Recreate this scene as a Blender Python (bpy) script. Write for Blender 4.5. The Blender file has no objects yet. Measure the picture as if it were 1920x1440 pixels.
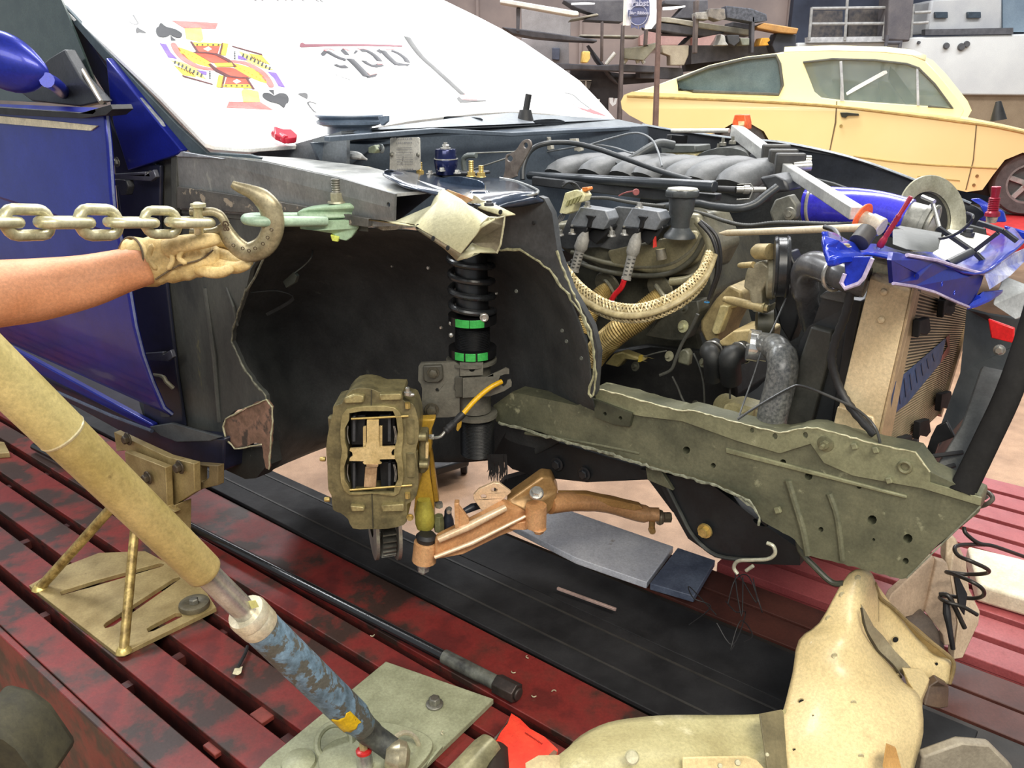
import bpy, math, random
from mathutils import Vector
from mathutils.geometry import tessellate_polygon
random.seed(7)
sc = bpy.context.scene
COL = sc.collection
# ------------------------------------------------------------------ camera, light, exposure
H = 1.25; TH = math.radians(20); FPX = 1552.0
cd = bpy.data.cameras.new('camera'); cam = bpy.data.objects.new('camera', cd); COL.objects.link(cam)
cam.location = (0, 0, H); cam.rotation_euler = (math.radians(70), 0, 0)
cd.sensor_width = 36; cd.lens = FPX/1920*36; cd.clip_start = .02; cd.clip_end = 100
sc.camera = cam
sc.view_settings.view_transform = 'Standard'; sc.view_settings.look = 'None'
sc.view_settings.exposure = 0.1; sc.view_settings.gamma = 1; sc.view_settings.use_curve_mapping = False
world = bpy.data.worlds.new('world'); sc.world = world; world.use_nodes = True
bg = world.node_tree.nodes['Background']; bg.inputs[0].default_value = (.84, .92, 1, 1); bg.inputs[1].default_value = 0.42
def area(loc, rot, sx, sy, e, col=(1, 1, 1)):
    l = bpy.data.lights.new('ceiling_or_fill_light', 'AREA'); l.shape = 'RECTANGLE'; l.size = sx; l.size_y = sy; l.energy = e; l.color = col
    o = bpy.data.objects.new('ceiling_or_fill_light', l); COL.objects.link(o); o.location = loc; o.rotation_euler = rot
    return o
area((-2.6, 3.4, 3.6), (0, 0, .3), 2.6, .5, 150, (.97, .99, 1))
area((.9, 3.0, 3.6), (0, 0, .3), 2.6, .5, 135, (1, .98, .95))
area((1.0, -.3, 2.9), (math.radians(38), 0, .5), 1.6, .7, 78, (1, .92, .78))
area((-1.2, -2.6, 3.4), (math.radians(52), 0, -.05), 3.6, 1.2, 120, (1, .96, .88))  # fill light added behind the camera to brighten faces turned towards it
area((2.2, 6.2, 4.2), (0, 0, .1), 4.5, .6, 210, (1, 1, 1))
area((-1.5, 8.5, 4.2), (0, 0, .1), 4.5, .6, 190, (.95, .97, 1))
area((5, 9.0, 4.2), (0, 0, .1), 4.5, .6, 170, (.95, .97, 1))
# ------------------------------------------------------------------ frames: F = towards the car's nose, R = across the car, away from camera
_n = math.hypot(.78, .626)
F = Vector((.78/_n, -.626/_n, 0)); R = Vector((.626/_n, .78/_n, 0)); UP = Vector((0, 0, 1)); Y1 = Vector((0, 1, 0)); X1 = Vector((1, 0, 0))
CO = Vector((0, 0, H)); cT, sT = math.cos(TH), math.sin(TH)
def ray(px, py):
    a = (px-960)/FPX; b = -(py-720)/FPX
    return Vector((a, cT+b*sT, -sT+b*cT))
def W(u, v, z): return F*u+R*v+UP*z
def hit(px, py, p0, n):
    r = ray(px, py); return CO+r*((Vector(p0)-CO).dot(n)/r.dot(n))
def PV(px, py, v): return hit(px, py, R*v, R)
def PU(px, py, u): return hit(px, py, F*u, F)
def PZ(px, py, z): return hit(px, py, UP*z, UP)
def PY(px, py, y): return hit(px, py, Y1*y, Y1)
def vs(pts, v=None): return [PV(p[0], p[1], p[2] if len(p) > 2 else v) for p in pts]
def us(pts, u=None): return [PU(p[0], p[1], p[2] if len(p) > 2 else u) for p in pts]
def zs(pts, z=None): return [PZ(p[0], p[1], p[2] if len(p) > 2 else z) for p in pts]
def ys(pts, y=None): return [PY(p[0], p[1], p[2] if len(p) > 2 else y) for p in pts]
def dep(p): return p.y*cT+(H-p.z)*sT
def pr(px, p): return px*dep(p)/FPX
def zo(x0, y0, s): return lambda L: [(x0+p[0]/s, y0+p[1]/s)+tuple(p[2:]) for p in L]
# ------------------------------------------------------------------ materials
def lin(c):
    return tuple((x/255/12.92 if x/255 <= .04045 else ((x/255+.055)/1.055)**2.4) for x in c)+(1,)
MATS = {}
def mat(name, c1, c2=None, sc_=6, rough=.5, metal=0, bump=0, bsc=40, c3=None, thr=.6, sc3=12, soft=.03, stretch=None, coat=0, emit=0, alpha=1, spec=.5, k=2.6):
    if name in MATS: return MATS[name]
    sc_ *= k; sc3 *= k; metal *= .72
    m = bpy.data.materials.new(name); m.use_nodes = True; nt = m.node_tree; b = nt.nodes['Principled BSDF']; L = nt.links
    b.inputs['Roughness'].default_value = rough; b.inputs['Metallic'].default_value = metal
    b.inputs['Specular IOR Level'].default_value = spec
    if coat: b.inputs['Coat Weight'].default_value = coat; b.inputs['Coat Roughness'].default_value = .08
    tc = nt.nodes.new('ShaderNodeTexCoord'); src = tc.outputs['Object']
    if stretch:
        mp = nt.nodes.new('ShaderNodeMapping'); mp.inputs['Scale'].default_value = stretch; L.new(src, mp.inputs[0]); src = mp.outputs[0]
    def noise(s, d=5, r=.6):
        n = nt.nodes.new('ShaderNodeTexNoise'); n.inputs['Scale'].default_value = s; n.inputs['Detail'].default_value = d; n.inputs['Roughness'].default_value = r
        L.new(src, n.inputs['Vector']); return n.outputs['Fac']
    c2 = c2 or tuple(x*.82 for x in c1)
    cr = nt.nodes.new('ShaderNodeValToRGB'); cr.color_ramp.elements[0].position = .36; cr.color_ramp.elements[1].position = .64
    cr.color_ramp.elements[0].color = lin(c2); cr.color_ramp.elements[1].color = lin(c1)
    L.new(noise(sc_), cr.inputs[0]); col = cr.outputs[0]
    if c3:
        r3 = nt.nodes.new('ShaderNodeValToRGB'); r3.color_ramp.elements[0].position = thr; r3.color_ramp.elements[1].position = thr+soft
        L.new(noise(sc3, 7, .62), r3.inputs[0])
        mx = nt.nodes.new('ShaderNodeMix'); mx.data_type = 'RGBA'; L.new(r3.outputs[0], mx.inputs['Factor']); L.new(col, mx.inputs['A']); mx.inputs['B'].default_value = lin(c3)
        col = mx.outputs['Result']
    if not emit and sc_ > 2:      # fine grain: dust and speckle
        fg = nt.nodes.new('ShaderNodeMapRange'); fg.inputs['From Min'].default_value = .3; fg.inputs['From Max'].default_value = .7; fg.inputs['To Min'].default_value = .80; fg.inputs['To Max'].default_value = 1.16
        L.new(noise(170, 3, .8), fg.inputs[0]); vm = nt.nodes.new('ShaderNodeVectorMath'); vm.operation = 'SCALE'; L.new(col, vm.inputs[0]); L.new(fg.outputs[0], vm.inputs['Scale']); col = vm.outputs[0]
        rg = nt.nodes.new('ShaderNodeMapRange'); rg.inputs['To Min'].default_value = rough*.75; rg.inputs['To Max'].default_value = min(1, rough*1.3); L.new(noise(sc_*1.7), rg.inputs[0]); L.new(rg.outputs[0], b.inputs['Roughness'])
    L.new(col, b.inputs['Base Color'])
    if bump:
        bn = nt.nodes.new('ShaderNodeBump'); bn.inputs['Strength'].default_value = bump; bn.inputs['Distance'].default_value = .004
        L.new(noise(bsc, 6), bn.inputs['Height']); L.new(bn.outputs[0], b.inputs['Normal'])
    if emit: L.new(col, b.inputs['Emission Color']); b.inputs['Emission Strength'].default_value = emit
    if alpha < 1:
        b.inputs['Alpha'].default_value = alpha
    MATS[name] = m; return m
# ------------------------------------------------------------------ mesh building
class M:
    def __init__(s): s.v = []; s.f = []
    def add(s, vv, ff):
        n = len(s.v); s.v += [Vector(a) for a in vv]; s.f += [tuple(i+n for i in f) for f in ff]; return s
    def slab(s, outer, ext, holes=()):
        loops = [list(outer)]+[list(h) for h in holes]; tri = tessellate_polygon(loops); P = [p for l in loops for p in l]; n = len(P)
        f = [tuple(t) for t in tri]+[tuple(n+i for i in reversed(t)) for t in tri]; k = 0
        for l in loops:
            m = len(l)
            for i in range(m): a, b = k+i, k+(i+1) % m; f.append((a, b, b+n, a+n))
            k += m
        return s.add(P+[p+ext for p in P], f)
    def box(s, c, a, b, d):   # half vectors
        v = [c+a*i+b*j+d*k for k in (-1, 1) for j in (-1, 1) for i in (-1, 1)]
        return s.add(v, [(0, 2, 3, 1), (4, 5, 7, 6), (0, 1, 5, 4), (2, 6, 7, 3), (0, 4, 6, 2), (1, 3, 7, 5)])
    def bar(s, p, q, w, h, upv=UP):
        d = (q-p); x = d.normalized(); y = x.cross(upv).normalized(); z = y.cross(x).normalized()
        return s.box((p+q)/2, d/2, y*w/2, z*h/2)
    def tube(s, pts, r, n=10, closed=False, cap=True, flat=None, up=None):
        pts = [Vector(p) for p in pts]; N = len(pts); rs = r if isinstance(r, (list, tuple)) else [r]*N
        T = []
        for i in range(N):
            a = pts[(i-1) % N] if closed or i > 0 else pts[i]; b = pts[(i+1) % N] if closed or i < N-1 else pts[i]
            t = (b-a); T.append(t.normalized() if t.length > 1e-9 else (T[-1] if T else X1))
        up0 = up or (UP if abs(T[0].z) < .9 else X1)
        nrm = (up0-T[0]*up0.dot(T[0])).normalized(); vv = []; ff = []
        for i in range(N):
            nrm = (nrm-T[i]*nrm.dot(T[i])); nrm = nrm.normalized() if nrm.length > 1e-6 else T[i].orthogonal().normalized()
            bi = T[i].cross(nrm)
            for k in range(n):
                a = 2*math.pi*k/n; vv.append(pts[i]+(nrm*math.cos(a)*(flat or 1)+bi*math.sin(a))*rs[i])
        for i in range(N if closed else N-1):
            j = (i+1) % N
            for k in range(n): l = (k+1) % n; ff.append((i*n+k, i*n+l, j*n+l, j*n+k))
        if cap and not closed: ff.append(tuple(range(n-1, -1, -1))); ff.append(tuple((N-1)*n+k for k in range(n)))
        return s.add(vv, ff)
    def cyl(s, p, q, r0, r1=None, n=16): return s.tube([p, q], [r0, r1 if r1 is not None else r0], n)
    def lathe(s, p, ax, prof, n=20, cap=True):   # prof [(t, r)]
        ax = Vector(ax).normalized(); o = ax.orthogonal().normalized(); w = ax.cross(o); vv = []; ff = []; N = len(prof)
        for t, r in prof:
            for k in range(n): a = 2*math.pi*k/n; vv.append(p+ax*t+(o*math.cos(a)+w*math.sin(a))*max(r, 1e-4))
        for i in range(N-1):
            for k in range(n): l = (k+1) % n; ff.append((i*n+k, i*n+l, (i+1)*n+l, (i+1)*n+k))
        if cap: ff.append(tuple(range(n-1, -1, -1))); ff.append(tuple((N-1)*n+k for k in range(n)))
        return s.add(vv, ff)
    def ring(s, c, ax, R0, r, n=32, m=8): 
        ax = Vector(ax).normalized(); o = ax.orthogonal().normalized(); w = ax.cross(o)
        return s.tube([c+(o*math.cos(2*math.pi*i/n)+w*math.sin(2*math.pi*i/n))*R0 for i in range(n)], r, m, closed=True, up=ax)
    def grid(s, rows):
        n = len(rows[0]); vv = [p for r in rows for p in r]
        return s.add(vv, [(i*n+j, i*n+j+1, (i+1)*n+j+1, (i+1)*n+j) for i in range(len(rows)-1) for j in range(n-1)])
    def bolt(s, p, ax, r, h=None, washer=True):
        ax = Vector(ax).normalized(); h = h or r*.9
        if washer: s.lathe(p, ax, [(0, r*1.5), (h*.25, r*1.5), (h*.3, r*1.3)], 14)
        s.lathe(p, ax, [(0, r*1.05), (h*.9, r*1.05), (h*1.1, r*.85)], 6)
        return s
def cr(pts, k=6, closed=False):
    P = [Vector(p) for p in pts]; out = []; N = len(P)
    for i in range(N if closed else N-1):
        a, b, c, d = (P[(i-1) % N] if closed else P[max(i-1, 0)]), P[i], P[(i+1) % N], (P[(i+2) % N] if closed else P[min(i+2, N-1)])
        for j in range(k):
            t = j/k; out.append(.5*((2*b)+(c-a)*t+(2*a-5*b+4*c-d)*t*t+(3*b-a-3*c+d)*t**3))
    if not closed: out.append(P[-1])
    return out
def cr2(L, k=4, closed=True):
    o = cr([Vector((p[0], p[1], 0)) for p in L], k, closed); return [(p.x, p.y) for p in o]
def torn(L, i0, i1, step=9, amp=2.2):
    """roughen the edges i0..i1 of a pixel outline (ragged cut metal)"""
    out = []
    for i, p in enumerate(L):
        out.append(p)
        if i0 <= i < i1:
            q = L[(i+1) % len(L)]; d = math.hypot(q[0]-p[0], q[1]-p[1]); n = int(d/step)
            for k in range(1, n):
                t = k/n+random.uniform(-.2, .2)/n; out.append(tuple(a+(b-a)*t for a, b in zip(p, q)) if False else tuple([p[0]+(q[0]-p[0])*t+random.uniform(-amp, amp), p[1]+(q[1]-p[1])*t+random.uniform(-amp, amp)]+[a+(b-a)*t for a, b in zip(p[2:], q[2:])]))
    return out
def circ(x, y, r, n=12, ry=None, rot=0):
    ry = ry or r; o = []
    for i in range(n):
        a = 2*math.pi*i/n; cx, cy = r*math.cos(a), ry*math.sin(a)
        o.append((x+cx*math.cos(rot)-cy*math.sin(rot), y+cx*math.sin(rot)+cy*math.cos(rot)))
    return o
WL = {}
def tag(o, label=None, cat=None, group=None, kind=None):
    if label: o['label'] = label
    if cat: o['category'] = cat
    if group: o['group'] = group
    if kind: o['kind'] = kind
    return o
def thing(name, label, cat, loc, group=None, kind=None):
    o = bpy.data.objects.new(name, None); o.empty_display_size = .05; COL.objects.link(o); o.location = loc; WL[o] = Vector(loc)
    return tag(o, label, cat, group, kind)
def ob(name, m, mt, parent=None, label=None, cat=None, group=None, kind=None, smooth=None, bev=0, sub=0, sol=0, seg=2):
    lo = Vector([min(v[i] for v in m.v) for i in range(3)]); hi = Vector([max(v[i] for v in m.v) for i in range(3)])
    c = (lo+hi)/2
    if parent is None: c.z = lo.z
    me = bpy.data.meshes.new(name); me.from_pydata([v-c for v in m.v], [], m.f); me.validate()
    me.materials.append(mt)
    o = bpy.data.objects.new(name, me); COL.objects.link(o); WL[o] = c
    if parent is not None: o.parent = parent; o.location = c-WL[parent]
    else: o.location = c
    if len(m.f) < 20000:
        import bmesh
        bm = bmesh.new(); bm.from_mesh(me); bmesh.ops.recalc_face_normals(bm, faces=bm.faces[:]); bm.to_mesh(me); bm.free()
    if smooth is None: smooth = 35
    if smooth: me.shade_smooth(); me.set_sharp_from_angle(angle=math.radians(smooth))
    if sol: a = o.modifiers.new('solid', 'SOLIDIFY'); a.thickness = sol; a.offset = 0
    if bev: a = o.modifiers.new('bevel', 'BEVEL'); a.width = bev; a.segments = seg; a.limit_method = 'ANGLE'; a.angle_limit = math.radians(35)
    if sub: a = o.modifiers.new('sub', 'SUBSURF'); a.levels = sub; a.render_levels = sub
    return tag(o, label, cat, group, kind)
def clone(o, loc, label=None, rot=None, scale=None):
    c = o.copy(); COL.objects.link(c); c.location = loc; WL[c] = Vector(loc)
    if rot: c.rotation_euler = rot
    if label: c['label'] = label
    for ch in list(o.children):
        k = ch.copy(); COL.objects.link(k); k.parent = c
        for g in list(ch.children): h = g.copy(); COL.objects.link(h); h.parent = k
    return c
def text_m(txt, p, xv, yv, size, depth=.001, bold=0):
    """lettering: built-in font turned to mesh, laid along xv/yv at p"""
    cu = bpy.data.curves.new('t', 'FONT'); cu.body = txt; cu.size = size; cu.align_x = 'CENTER'; cu.align_y = 'CENTER'; cu.offset = bold; cu.resolution_u = 3
    o = bpy.data.objects.new('t', cu); COL.objects.link(o); bpy.context.view_layer.update()
    me = bpy.data.meshes.new_from_object(o); m = M(); nv = xv.cross(yv).normalized()*depth
    P = [p+xv*v.co.x+yv*v.co.y for v in me.vertices]; n = len(P)
    m.add(P+[q+nv for q in P], [tuple(f.vertices) for f in me.polygons]+[tuple(n+i for i in f.vertices) for f in me.polygons])
    bpy.data.objects.remove(o); bpy.data.curves.remove(cu); bpy.data.meshes.remove(me); return m
# palette
BLACK = mat('black_paint', (34, 35, 38), (20, 21, 23), rough=.4, sc_=5)
RUB = mat('black_rubber', (38, 38, 40), (26, 26, 28), rough=.55, bump=.2)
PLAS = mat('grey_black_plastic', (58, 60, 64), (44, 46, 50), rough=.45, bump=.15, bsc=120)
STEEL = mat('bright_steel', (205, 203, 198), (160, 158, 150), rough=.25, metal=1)
DSTEEL = mat('dull_steel', (150, 148, 138), (100, 98, 90), rough=.42, metal=.9)
ZINC = mat('yellow_zinc', (216, 190, 120), (170, 146, 84), rough=.32, metal=.85)
HOLE = mat('dark_cavity', (12, 12, 13), (8, 8, 9), rough=.9)
# ================================================================== SETTING
CONC = mat('shop_floor', (184, 148, 118), (152, 120, 94), sc_=2.2, rough=.5, bump=.1, c3=(156, 124, 104), thr=.6, sc3=1.2, soft=.2)
m = M(); m.box(Vector((1.5, 5, -.55)), X1*9, Y1*9, UP*.05); ob('floor', m, CONC, kind='structure')
WALLM = mat('back_wall_panels', (176, 158, 150), (152, 138, 134), sc_=.6, rough=.8)
m = M(); m.box(Vector((-1.5, 13.2, 2.2)), X1*7.5, Y1*.1, UP*2.7); ob('wall_back', m, WALLM, kind='structure')
WALLD = mat('dark_wall', (70, 76, 92), (54, 58, 72), sc_=.8, rough=.8)
m = M(); m.box(Vector((7.6, 13.0, 2.2)), X1*3.6, Y1*.1, UP*2.7); ob('wall_right', m, WALLD, kind='structure')
# wall panel ribs
for i in range(9):
    m = M(); m.box(Vector((-8+i*1.5, 13.08, 2.2)), X1*.02, Y1*.03, UP*2.6); ob('trim_%d' % (i+1), m, WALLM, kind='structure')

# ================================================================== FRAME RACK DECK
RED = mat('red_rack_paint', (168, 54, 48), (98, 36, 34), sc_=2, rough=.46, bump=.12, c3=(62, 44, 38), thr=.44, sc3=2.0, soft=.14)
REDL = mat('faded_red_paint', (164, 82, 84), (142, 64, 68), sc_=3, rough=.45, c3=(126, 50, 48), thr=.62, sc3=6, soft=.2)
REDE = mat('red_brown_edge', (92, 40, 34), (60, 26, 26), sc_=8, rough=.5)
rack = thing('frame_rack', 'long red steel frame straightening rack deck under the stripped car', 'rack', W(-1.6, 1.1, 0))
# slats run along F; edges measured across the deck (v)
spans = [(.545, .625), (.657, .745), (.785, .87), (.90, .99), (1.02, 1.085), (1.11, 1.27)]
for a, b in spans:
    m = M(); w = b-a; u0, u1 = -5.2, -.25
    m.box(W((u0+u1)/2, (a+b)/2, -.008), F*(u1-u0)/2, R*w/2, UP*.008)
    o = ob('deck_slat', m, RED, rack, bev=.002); m = M()
    for q in (b-.004, a+.004): m.box(W((u0+u1)/2, q, -.048), F*(u1-u0)/2, R*.004, UP*.032)
    ob('slat_web', m, REDE, o)
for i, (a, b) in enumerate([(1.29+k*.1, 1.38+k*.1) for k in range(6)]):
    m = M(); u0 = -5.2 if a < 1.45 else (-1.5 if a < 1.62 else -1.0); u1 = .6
    m.box(W((u0+u1)/2, (a+b)/2, -.03), F*(u1-u0)/2, R*(b-a)/2, UP*.02); ob('deck_slat', m, mat('shaded_brown_slat', (92, 52, 44), (64, 38, 34), sc_=3, rough=.5) if i > 3 else mat('dirty_dark_slat', (52, 46, 42), (38, 36, 34), rough=.55, sc_=4), rack, bev=.002)  # inner slats dark and dirty, outer red ones browned for the car's shade
for k in range(10):
    a = 1.9+k*.108; m = M(); m.box(W(.25, a+.047, -.012), F*1.05, R*.042, UP*.012); m.box(W(.25, a+.01, -.04), F*1.05, R*.004, UP*.03)
    ob('deck_slat', m, REDL, rack, bev=.002)
m = M()
for k in range(16):
    m.box(W(-5+k*.42, .93, -.045), F*.012, R*.38, UP*.012)
ob('cross_bar', m, REDE, rack, kind='stuff')
for (x, y) in [(408, 1400), (494, 1342)]:
    p = PZ(x, y, -.02); m = M(); m.box(p, F*.022, R*.02, UP*.006); ob('weld_tab', m, mat('red_tab', (146, 66, 56), rough=.5), rack, bev=.002)
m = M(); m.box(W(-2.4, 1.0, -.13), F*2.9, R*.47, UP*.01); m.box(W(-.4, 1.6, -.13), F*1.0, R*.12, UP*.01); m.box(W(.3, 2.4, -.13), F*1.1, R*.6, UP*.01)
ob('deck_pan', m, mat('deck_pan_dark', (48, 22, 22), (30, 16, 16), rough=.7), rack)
m = M(); m.box(W(-2.7, .535, -.14), F*2.5, R*.008, UP*.14); ob('side_rail', m, RED, rack, bev=.003)
# dark steel walkway between the runways
DK = mat('dirty_walkway_steel', (44, 44, 46), (28, 28, 30), sc_=3, rough=.6, bump=.25, c3=(78, 72, 66), thr=.7, sc3=4, soft=.15, spec=.3)
m = M(); m.box(W(-2.2, 1.375, .004), F*2.05, R*.10, UP*.006); ob('walkway_sheet', m, DK, rack, bev=.002); m = M(); m.box(W(-.75, 1.56, .003), F*.65, R*.083, UP*.006); ob('walkway_sheet', m, DK, rack, bev=.002)
m = M()
for vv in (1.34, 1.44): m.box(W(-1.9, vv, .0095), F*1.85, R*.003, UP*.002)
ob('walkway_rib', m, mat('worn_rib', (58, 56, 54), rough=.5), rack, kind='stuff')
# pale metal plate lying under the engine
m = M(); m.slab(zs([(905, 968), (1040, 958), (1262, 1036), (1212, 1104), (1080, 1058)], .0), UP*.02)
ob('floor_plate', m, mat('pale_blue_plate', (232, 233, 240), (208, 210, 220), sc_=4, rough=.35, c3=(150, 140, 132), thr=.66, sc3=6, soft=.1), None, 'pale bare metal plate lying under the engine behind the gold control arm', 'plate', bev=.002)
m = M(); m.slab(zs([(1270, 1038), (1340, 1062), (1300, 1130), (1218, 1106)], .0), UP*.02)
ob('floor_plate', m, mat('blue_shadow_plate', (120, 130, 150), (90, 98, 118), sc_=4, rough=.4), None, 'metal plate to the right of the pale plate, shade put in as blue-grey', 'plate', bev=.002)  # plate past the seam, coloured blue-grey for the shade on it
m = M(); m.bar(PZ(1045, 1103, .03), PZ(1155, 1143, .03), .007, .007); ob('metal_strip', m, mat('pinkish_steel', (196, 168, 158), rough=.35, metal=.3), None, 'thin bright metal strip on the dark walkway below the pale plate', 'strip', bev=.001)
# black creeper with caster on the shop floor
FL = -.5
t = thing('creeper', 'black low creeper with caster wheel on the pink floor behind the strut', 'creeper', PZ(850, 870, FL))
m = M(); m.slab(zs([(700, 800), (850, 815), (880, 860), (815, 878), (690, 850)], FL+.12), -UP*.04); ob('board', m, BLACK, t, bev=.01)
for x, y in [(870, 872), (790, 866)]:
    p = PZ(x, y, FL+.04); m = M(); m.cyl(p-X1*.015, p+X1*.015, .04, n=18); ob('caster', m, RUB, t, bev=.004)
# pale floor tile / cream block on far slats
m = M(); m.slab(zs([(1808, 1052), (2000, 1100), (2000, 1180), (1828, 1128)], .004), UP*.05)
ob('block', m, mat('cream_block', (226, 220, 196), (206, 196, 168), rough=.7, sc_=5), None, 'cream coloured block lying across the faded red slats at the right edge', 'block', bev=.008)
# black air line / pull bar lying along the deck
bar = thing('pull_bar', 'long black steel bar with hex nut end lying along the red deck', 'bar', PZ(985, 1305, 0))
p, q = PZ(300, 958, .022), PZ(945, 1288, .022)
q = p+(q-p).normalized()*(q-p).length; d = (q-p).normalized()
m = M(); m.cyl(p-d*.8, q-d*.17, .013, n=16); ob('shaft', m, mat('glossy_black_bar', (30, 30, 32), rough=.22, spec=.8), bar)
m = M(); m.cyl(q-d*.17, q-d*.015, .0165, n=20); ob('sleeve', m, mat('grey_worn_sleeve', (104, 106, 98), (50, 50, 50), sc_=9, rough=.4), bar)
m = M(); m.cyl(q-d*.02, q+d*.035, .023, n=6); m.lathe(q+d*.035, d, [(0, .014), (.006, .014)], 14); ob('hex_nut', m, mat('dark_nut', (74, 64, 60), (46, 42, 40), rough=.4, metal=.5), bar, bev=.002)

# ---- near anchor plate with ram foot
GP = mat('olive_grey_plate', (166, 168, 138), (138, 140, 112), sc_=5, rough=.5, bump=.1, c3=(92, 90, 74), thr=.64, sc3=9, soft=.12)
t = thing('anchor_plate', 'olive grey steel anchor plate bolted to the deck under the ram foot', 'plate', PZ(720, 1380, 0))
m = M(); m.slab(zs([(724, 1249), (926, 1320), (790, 1452), (700, 1530), (440, 1500), (500, 1435)], .0), UP*.014); ob('plate', m, GP, t, bev=.002)
m = M(); p = PZ(815, 1322, .014); m.bolt(p, UP, .0125, .018); ob('bolt', m, DSTEEL, t, bev=.001)
m = M(); m.slab(zs(cr2([(660, 1378), (700, 1360), (775, 1375), (812, 1400), (790, 1440), (740, 1475), (620, 1470), (600, 1420)]), .014), UP*.012); ob('welded_pad', m, GP, t, bev=.003)
m = M(); p = PZ(560, 1432, .014); m.lathe(p, UP, [(0, .034), (.008, .032), (.014, .02), (.016, .004)], 22); ob('round_boss', m, GP, t)
m = M(); m.slab(zs([(806, 1428), (826, 1400), (830, 1404), (800, 1440)], .026), UP*.006); ob('bracket_lip', m, GP, t)
# curled metal shavings
for i, (x, y) in enumerate([(832, 1374), (752, 1368), (697, 1192), (1040, 1298), (1000, 1305), (990, 1232), (890, 1250), (962, 1260)]):
    p = PZ(x, y, .018 if x > 740 and y > 1340 else .002); m = M(); a = random.random()*6; r = .0032
    m.tube(cr([p+Vector((math.cos(a+k*.9)*r*(1+k*.35), math.sin(a+k*.9)*r*(1+k*.35), .002)) for k in range(4)], 4), .0013, 6)
    ob('metal_shaving', m, mat('pale_shaving', (220, 210, 176), rough=.3, metal=.4), None, 'tiny pale curl of cut metal lying on the red deck or plate', 'shaving', 'metal shavings on the deck')

# ---- hydraulic ram
GT = mat('gold_zinc_tube', (212, 196, 136), (178, 162, 102), sc_=2.5, rough=.33, metal=.45, c3=(120, 100, 58), thr=.68, sc3=9, soft=.12)
GT2 = mat('olive_gold_tube', (200, 180, 122), (164, 146, 88), sc_=3, rough=.33, metal=.45, c3=(110, 90, 54), thr=.64, sc3=11, soft=.1)
BT = mat('chipped_blue_paint', (126, 156, 178), (84, 104, 116), sc_=14, rough=.5, bump=.4, bsc=90, c3=(92, 92, 84), thr=.5, sc3=12, soft=.04)
A = CO+ray(-60, 640)*.93; B = PZ(712, 1392, .055); ax = (B-A).normalized()
def onram(x):   # point on the ram axis seen at image column x
    lo, hi = 0.0, 1.2
    for _ in range(40):
        mid = (lo+hi)/2; p = A+(B-A)*mid
        px = 960+FPX*p.x/dep(p)
        if px < x: lo = mid
        else: hi = mid
    return A+(B-A)*lo
ram = thing('hydraulic_ram', 'slanting hydraulic ram with gold tube and chipped blue lower cylinder', 'ram', B-UP*.04)
p0, p1, p2, p3, p4 = onram(-120), onram(116), onram(385), onram(440), onram(468)
m = M(); m.tube([p0, p1], [pr(46, p0)*.98, pr(46, p1)]); m = M()
r1 = pr(44, p1); r2 = pr(33, p2)
m.cyl(p0, p1, r1*1.03, n=36); ob('outer_tube', m, GT, ram)
m = M(); m.lathe(p1, ax, [(-.003, r1*1.02), (0, r1*1.045), (.003, r1*1.0)], 36); ob('tube_joint', m, mat('pale_joint', (226, 214, 170), rough=.3, metal=.5), ram)
m = M(); L = (p2-p1).length; m.lathe(p1, ax, [(0, r1*.99), (L-.008, r2*1.04), (L-.003, r2*1.02), (L, r2*.93), (L-.001, r2*.7)], 36); ob('lower_tube', m, GT2, ram)
m = M(); m.cyl(p2-ax*.01, p4, pr(23, p3), n=28); ob('chrome_rod', m, STEEL, ram)
m = M(); rc = pr(37, p4); m.lathe(p4, ax, [(-.012, rc*.72), (-.012, rc*.95), (-.006, rc*1.03), (.006, rc*1.03), (.008, rc*.97), (.012, rc*1.02), (.03, rc*1.0), (.032, rc*.9)], 36); ob('collar', m, mat('pale_collar', (222, 214, 190), (190, 180, 150), rough=.3, metal=.6), ram)
p5 = onram(672); L = (p5-p4).length
m = M(); m.lathe(p4, ax, [(.03, rc*.96), (L*.5, rc*.98), (L-.02, rc*1.0), (L, rc*.86), (L+.02, rc*.8)], 32); ob('blue_cylinder', m, BT, ram)
m = M(); vv = []
for i in range(9):
    for j in range(7):
        a = -1.5+j*.22; tt = L*.80+i*.006; w = .012*math.sin(j*2.1)+(.008*math.sin(i*1.7))
        side = ax.cross(Y1).normalized(); 
        o_ = (Vector((0, -1, .4))-ax*Vector((0, -1, .4)).dot(ax)).normalized(); s_ = ax.cross(o_)
        vv.append(p4+ax*(tt+w*.6*(j-3)/3)+(o_*math.cos(a+.9)+s_*math.sin(a+.9))*rc*1.012)
m.add(vv, [(i*7+j, i*7+j+1, (i+1)*7+j+1, (i+1)*7+j) for i in range(8) for j in range(6)])
ob('yellow_label', m, mat('yellow_sticker', (236, 196, 30), (206, 166, 20), sc_=20, rough=.5, c3=(90, 74, 30), thr=.66, sc3=40), ram, sol=.0006)
m = M(); q = onram(700); e = PZ(752, 1420, .05)
m.tube(cr([p5, onram(694), PZ(735, 1405, .055), e], 5), [rc*.8]*6+[rc*.72]*5+[rc*.62]*5, 20); ob('elbow', m, mat('dirty_steel', (96, 98, 92), (60, 62, 62), sc_=12, rough=.5, metal=.4, bump=.3), ram)
m = M(); dd = Vector((.9, .1, -.15)).normalized(); m.lathe(e-dd*.02, dd, [(-.01, .018), (0, .026), (.014, .032), (.028, .028), (.036, .014)], 24); ob('ball_end', m, mat('brushed_gold_steel', (190, 180, 150), rough=.3, metal=.8), ram)
m = M(); c = PZ(757, 1418, .03); m.ring(c, Vector((.75, -.5, .4)), .042, .005, 32); ob('retaining_ring', m, mat('pale_collar', (222, 214, 190)), ram)
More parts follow.
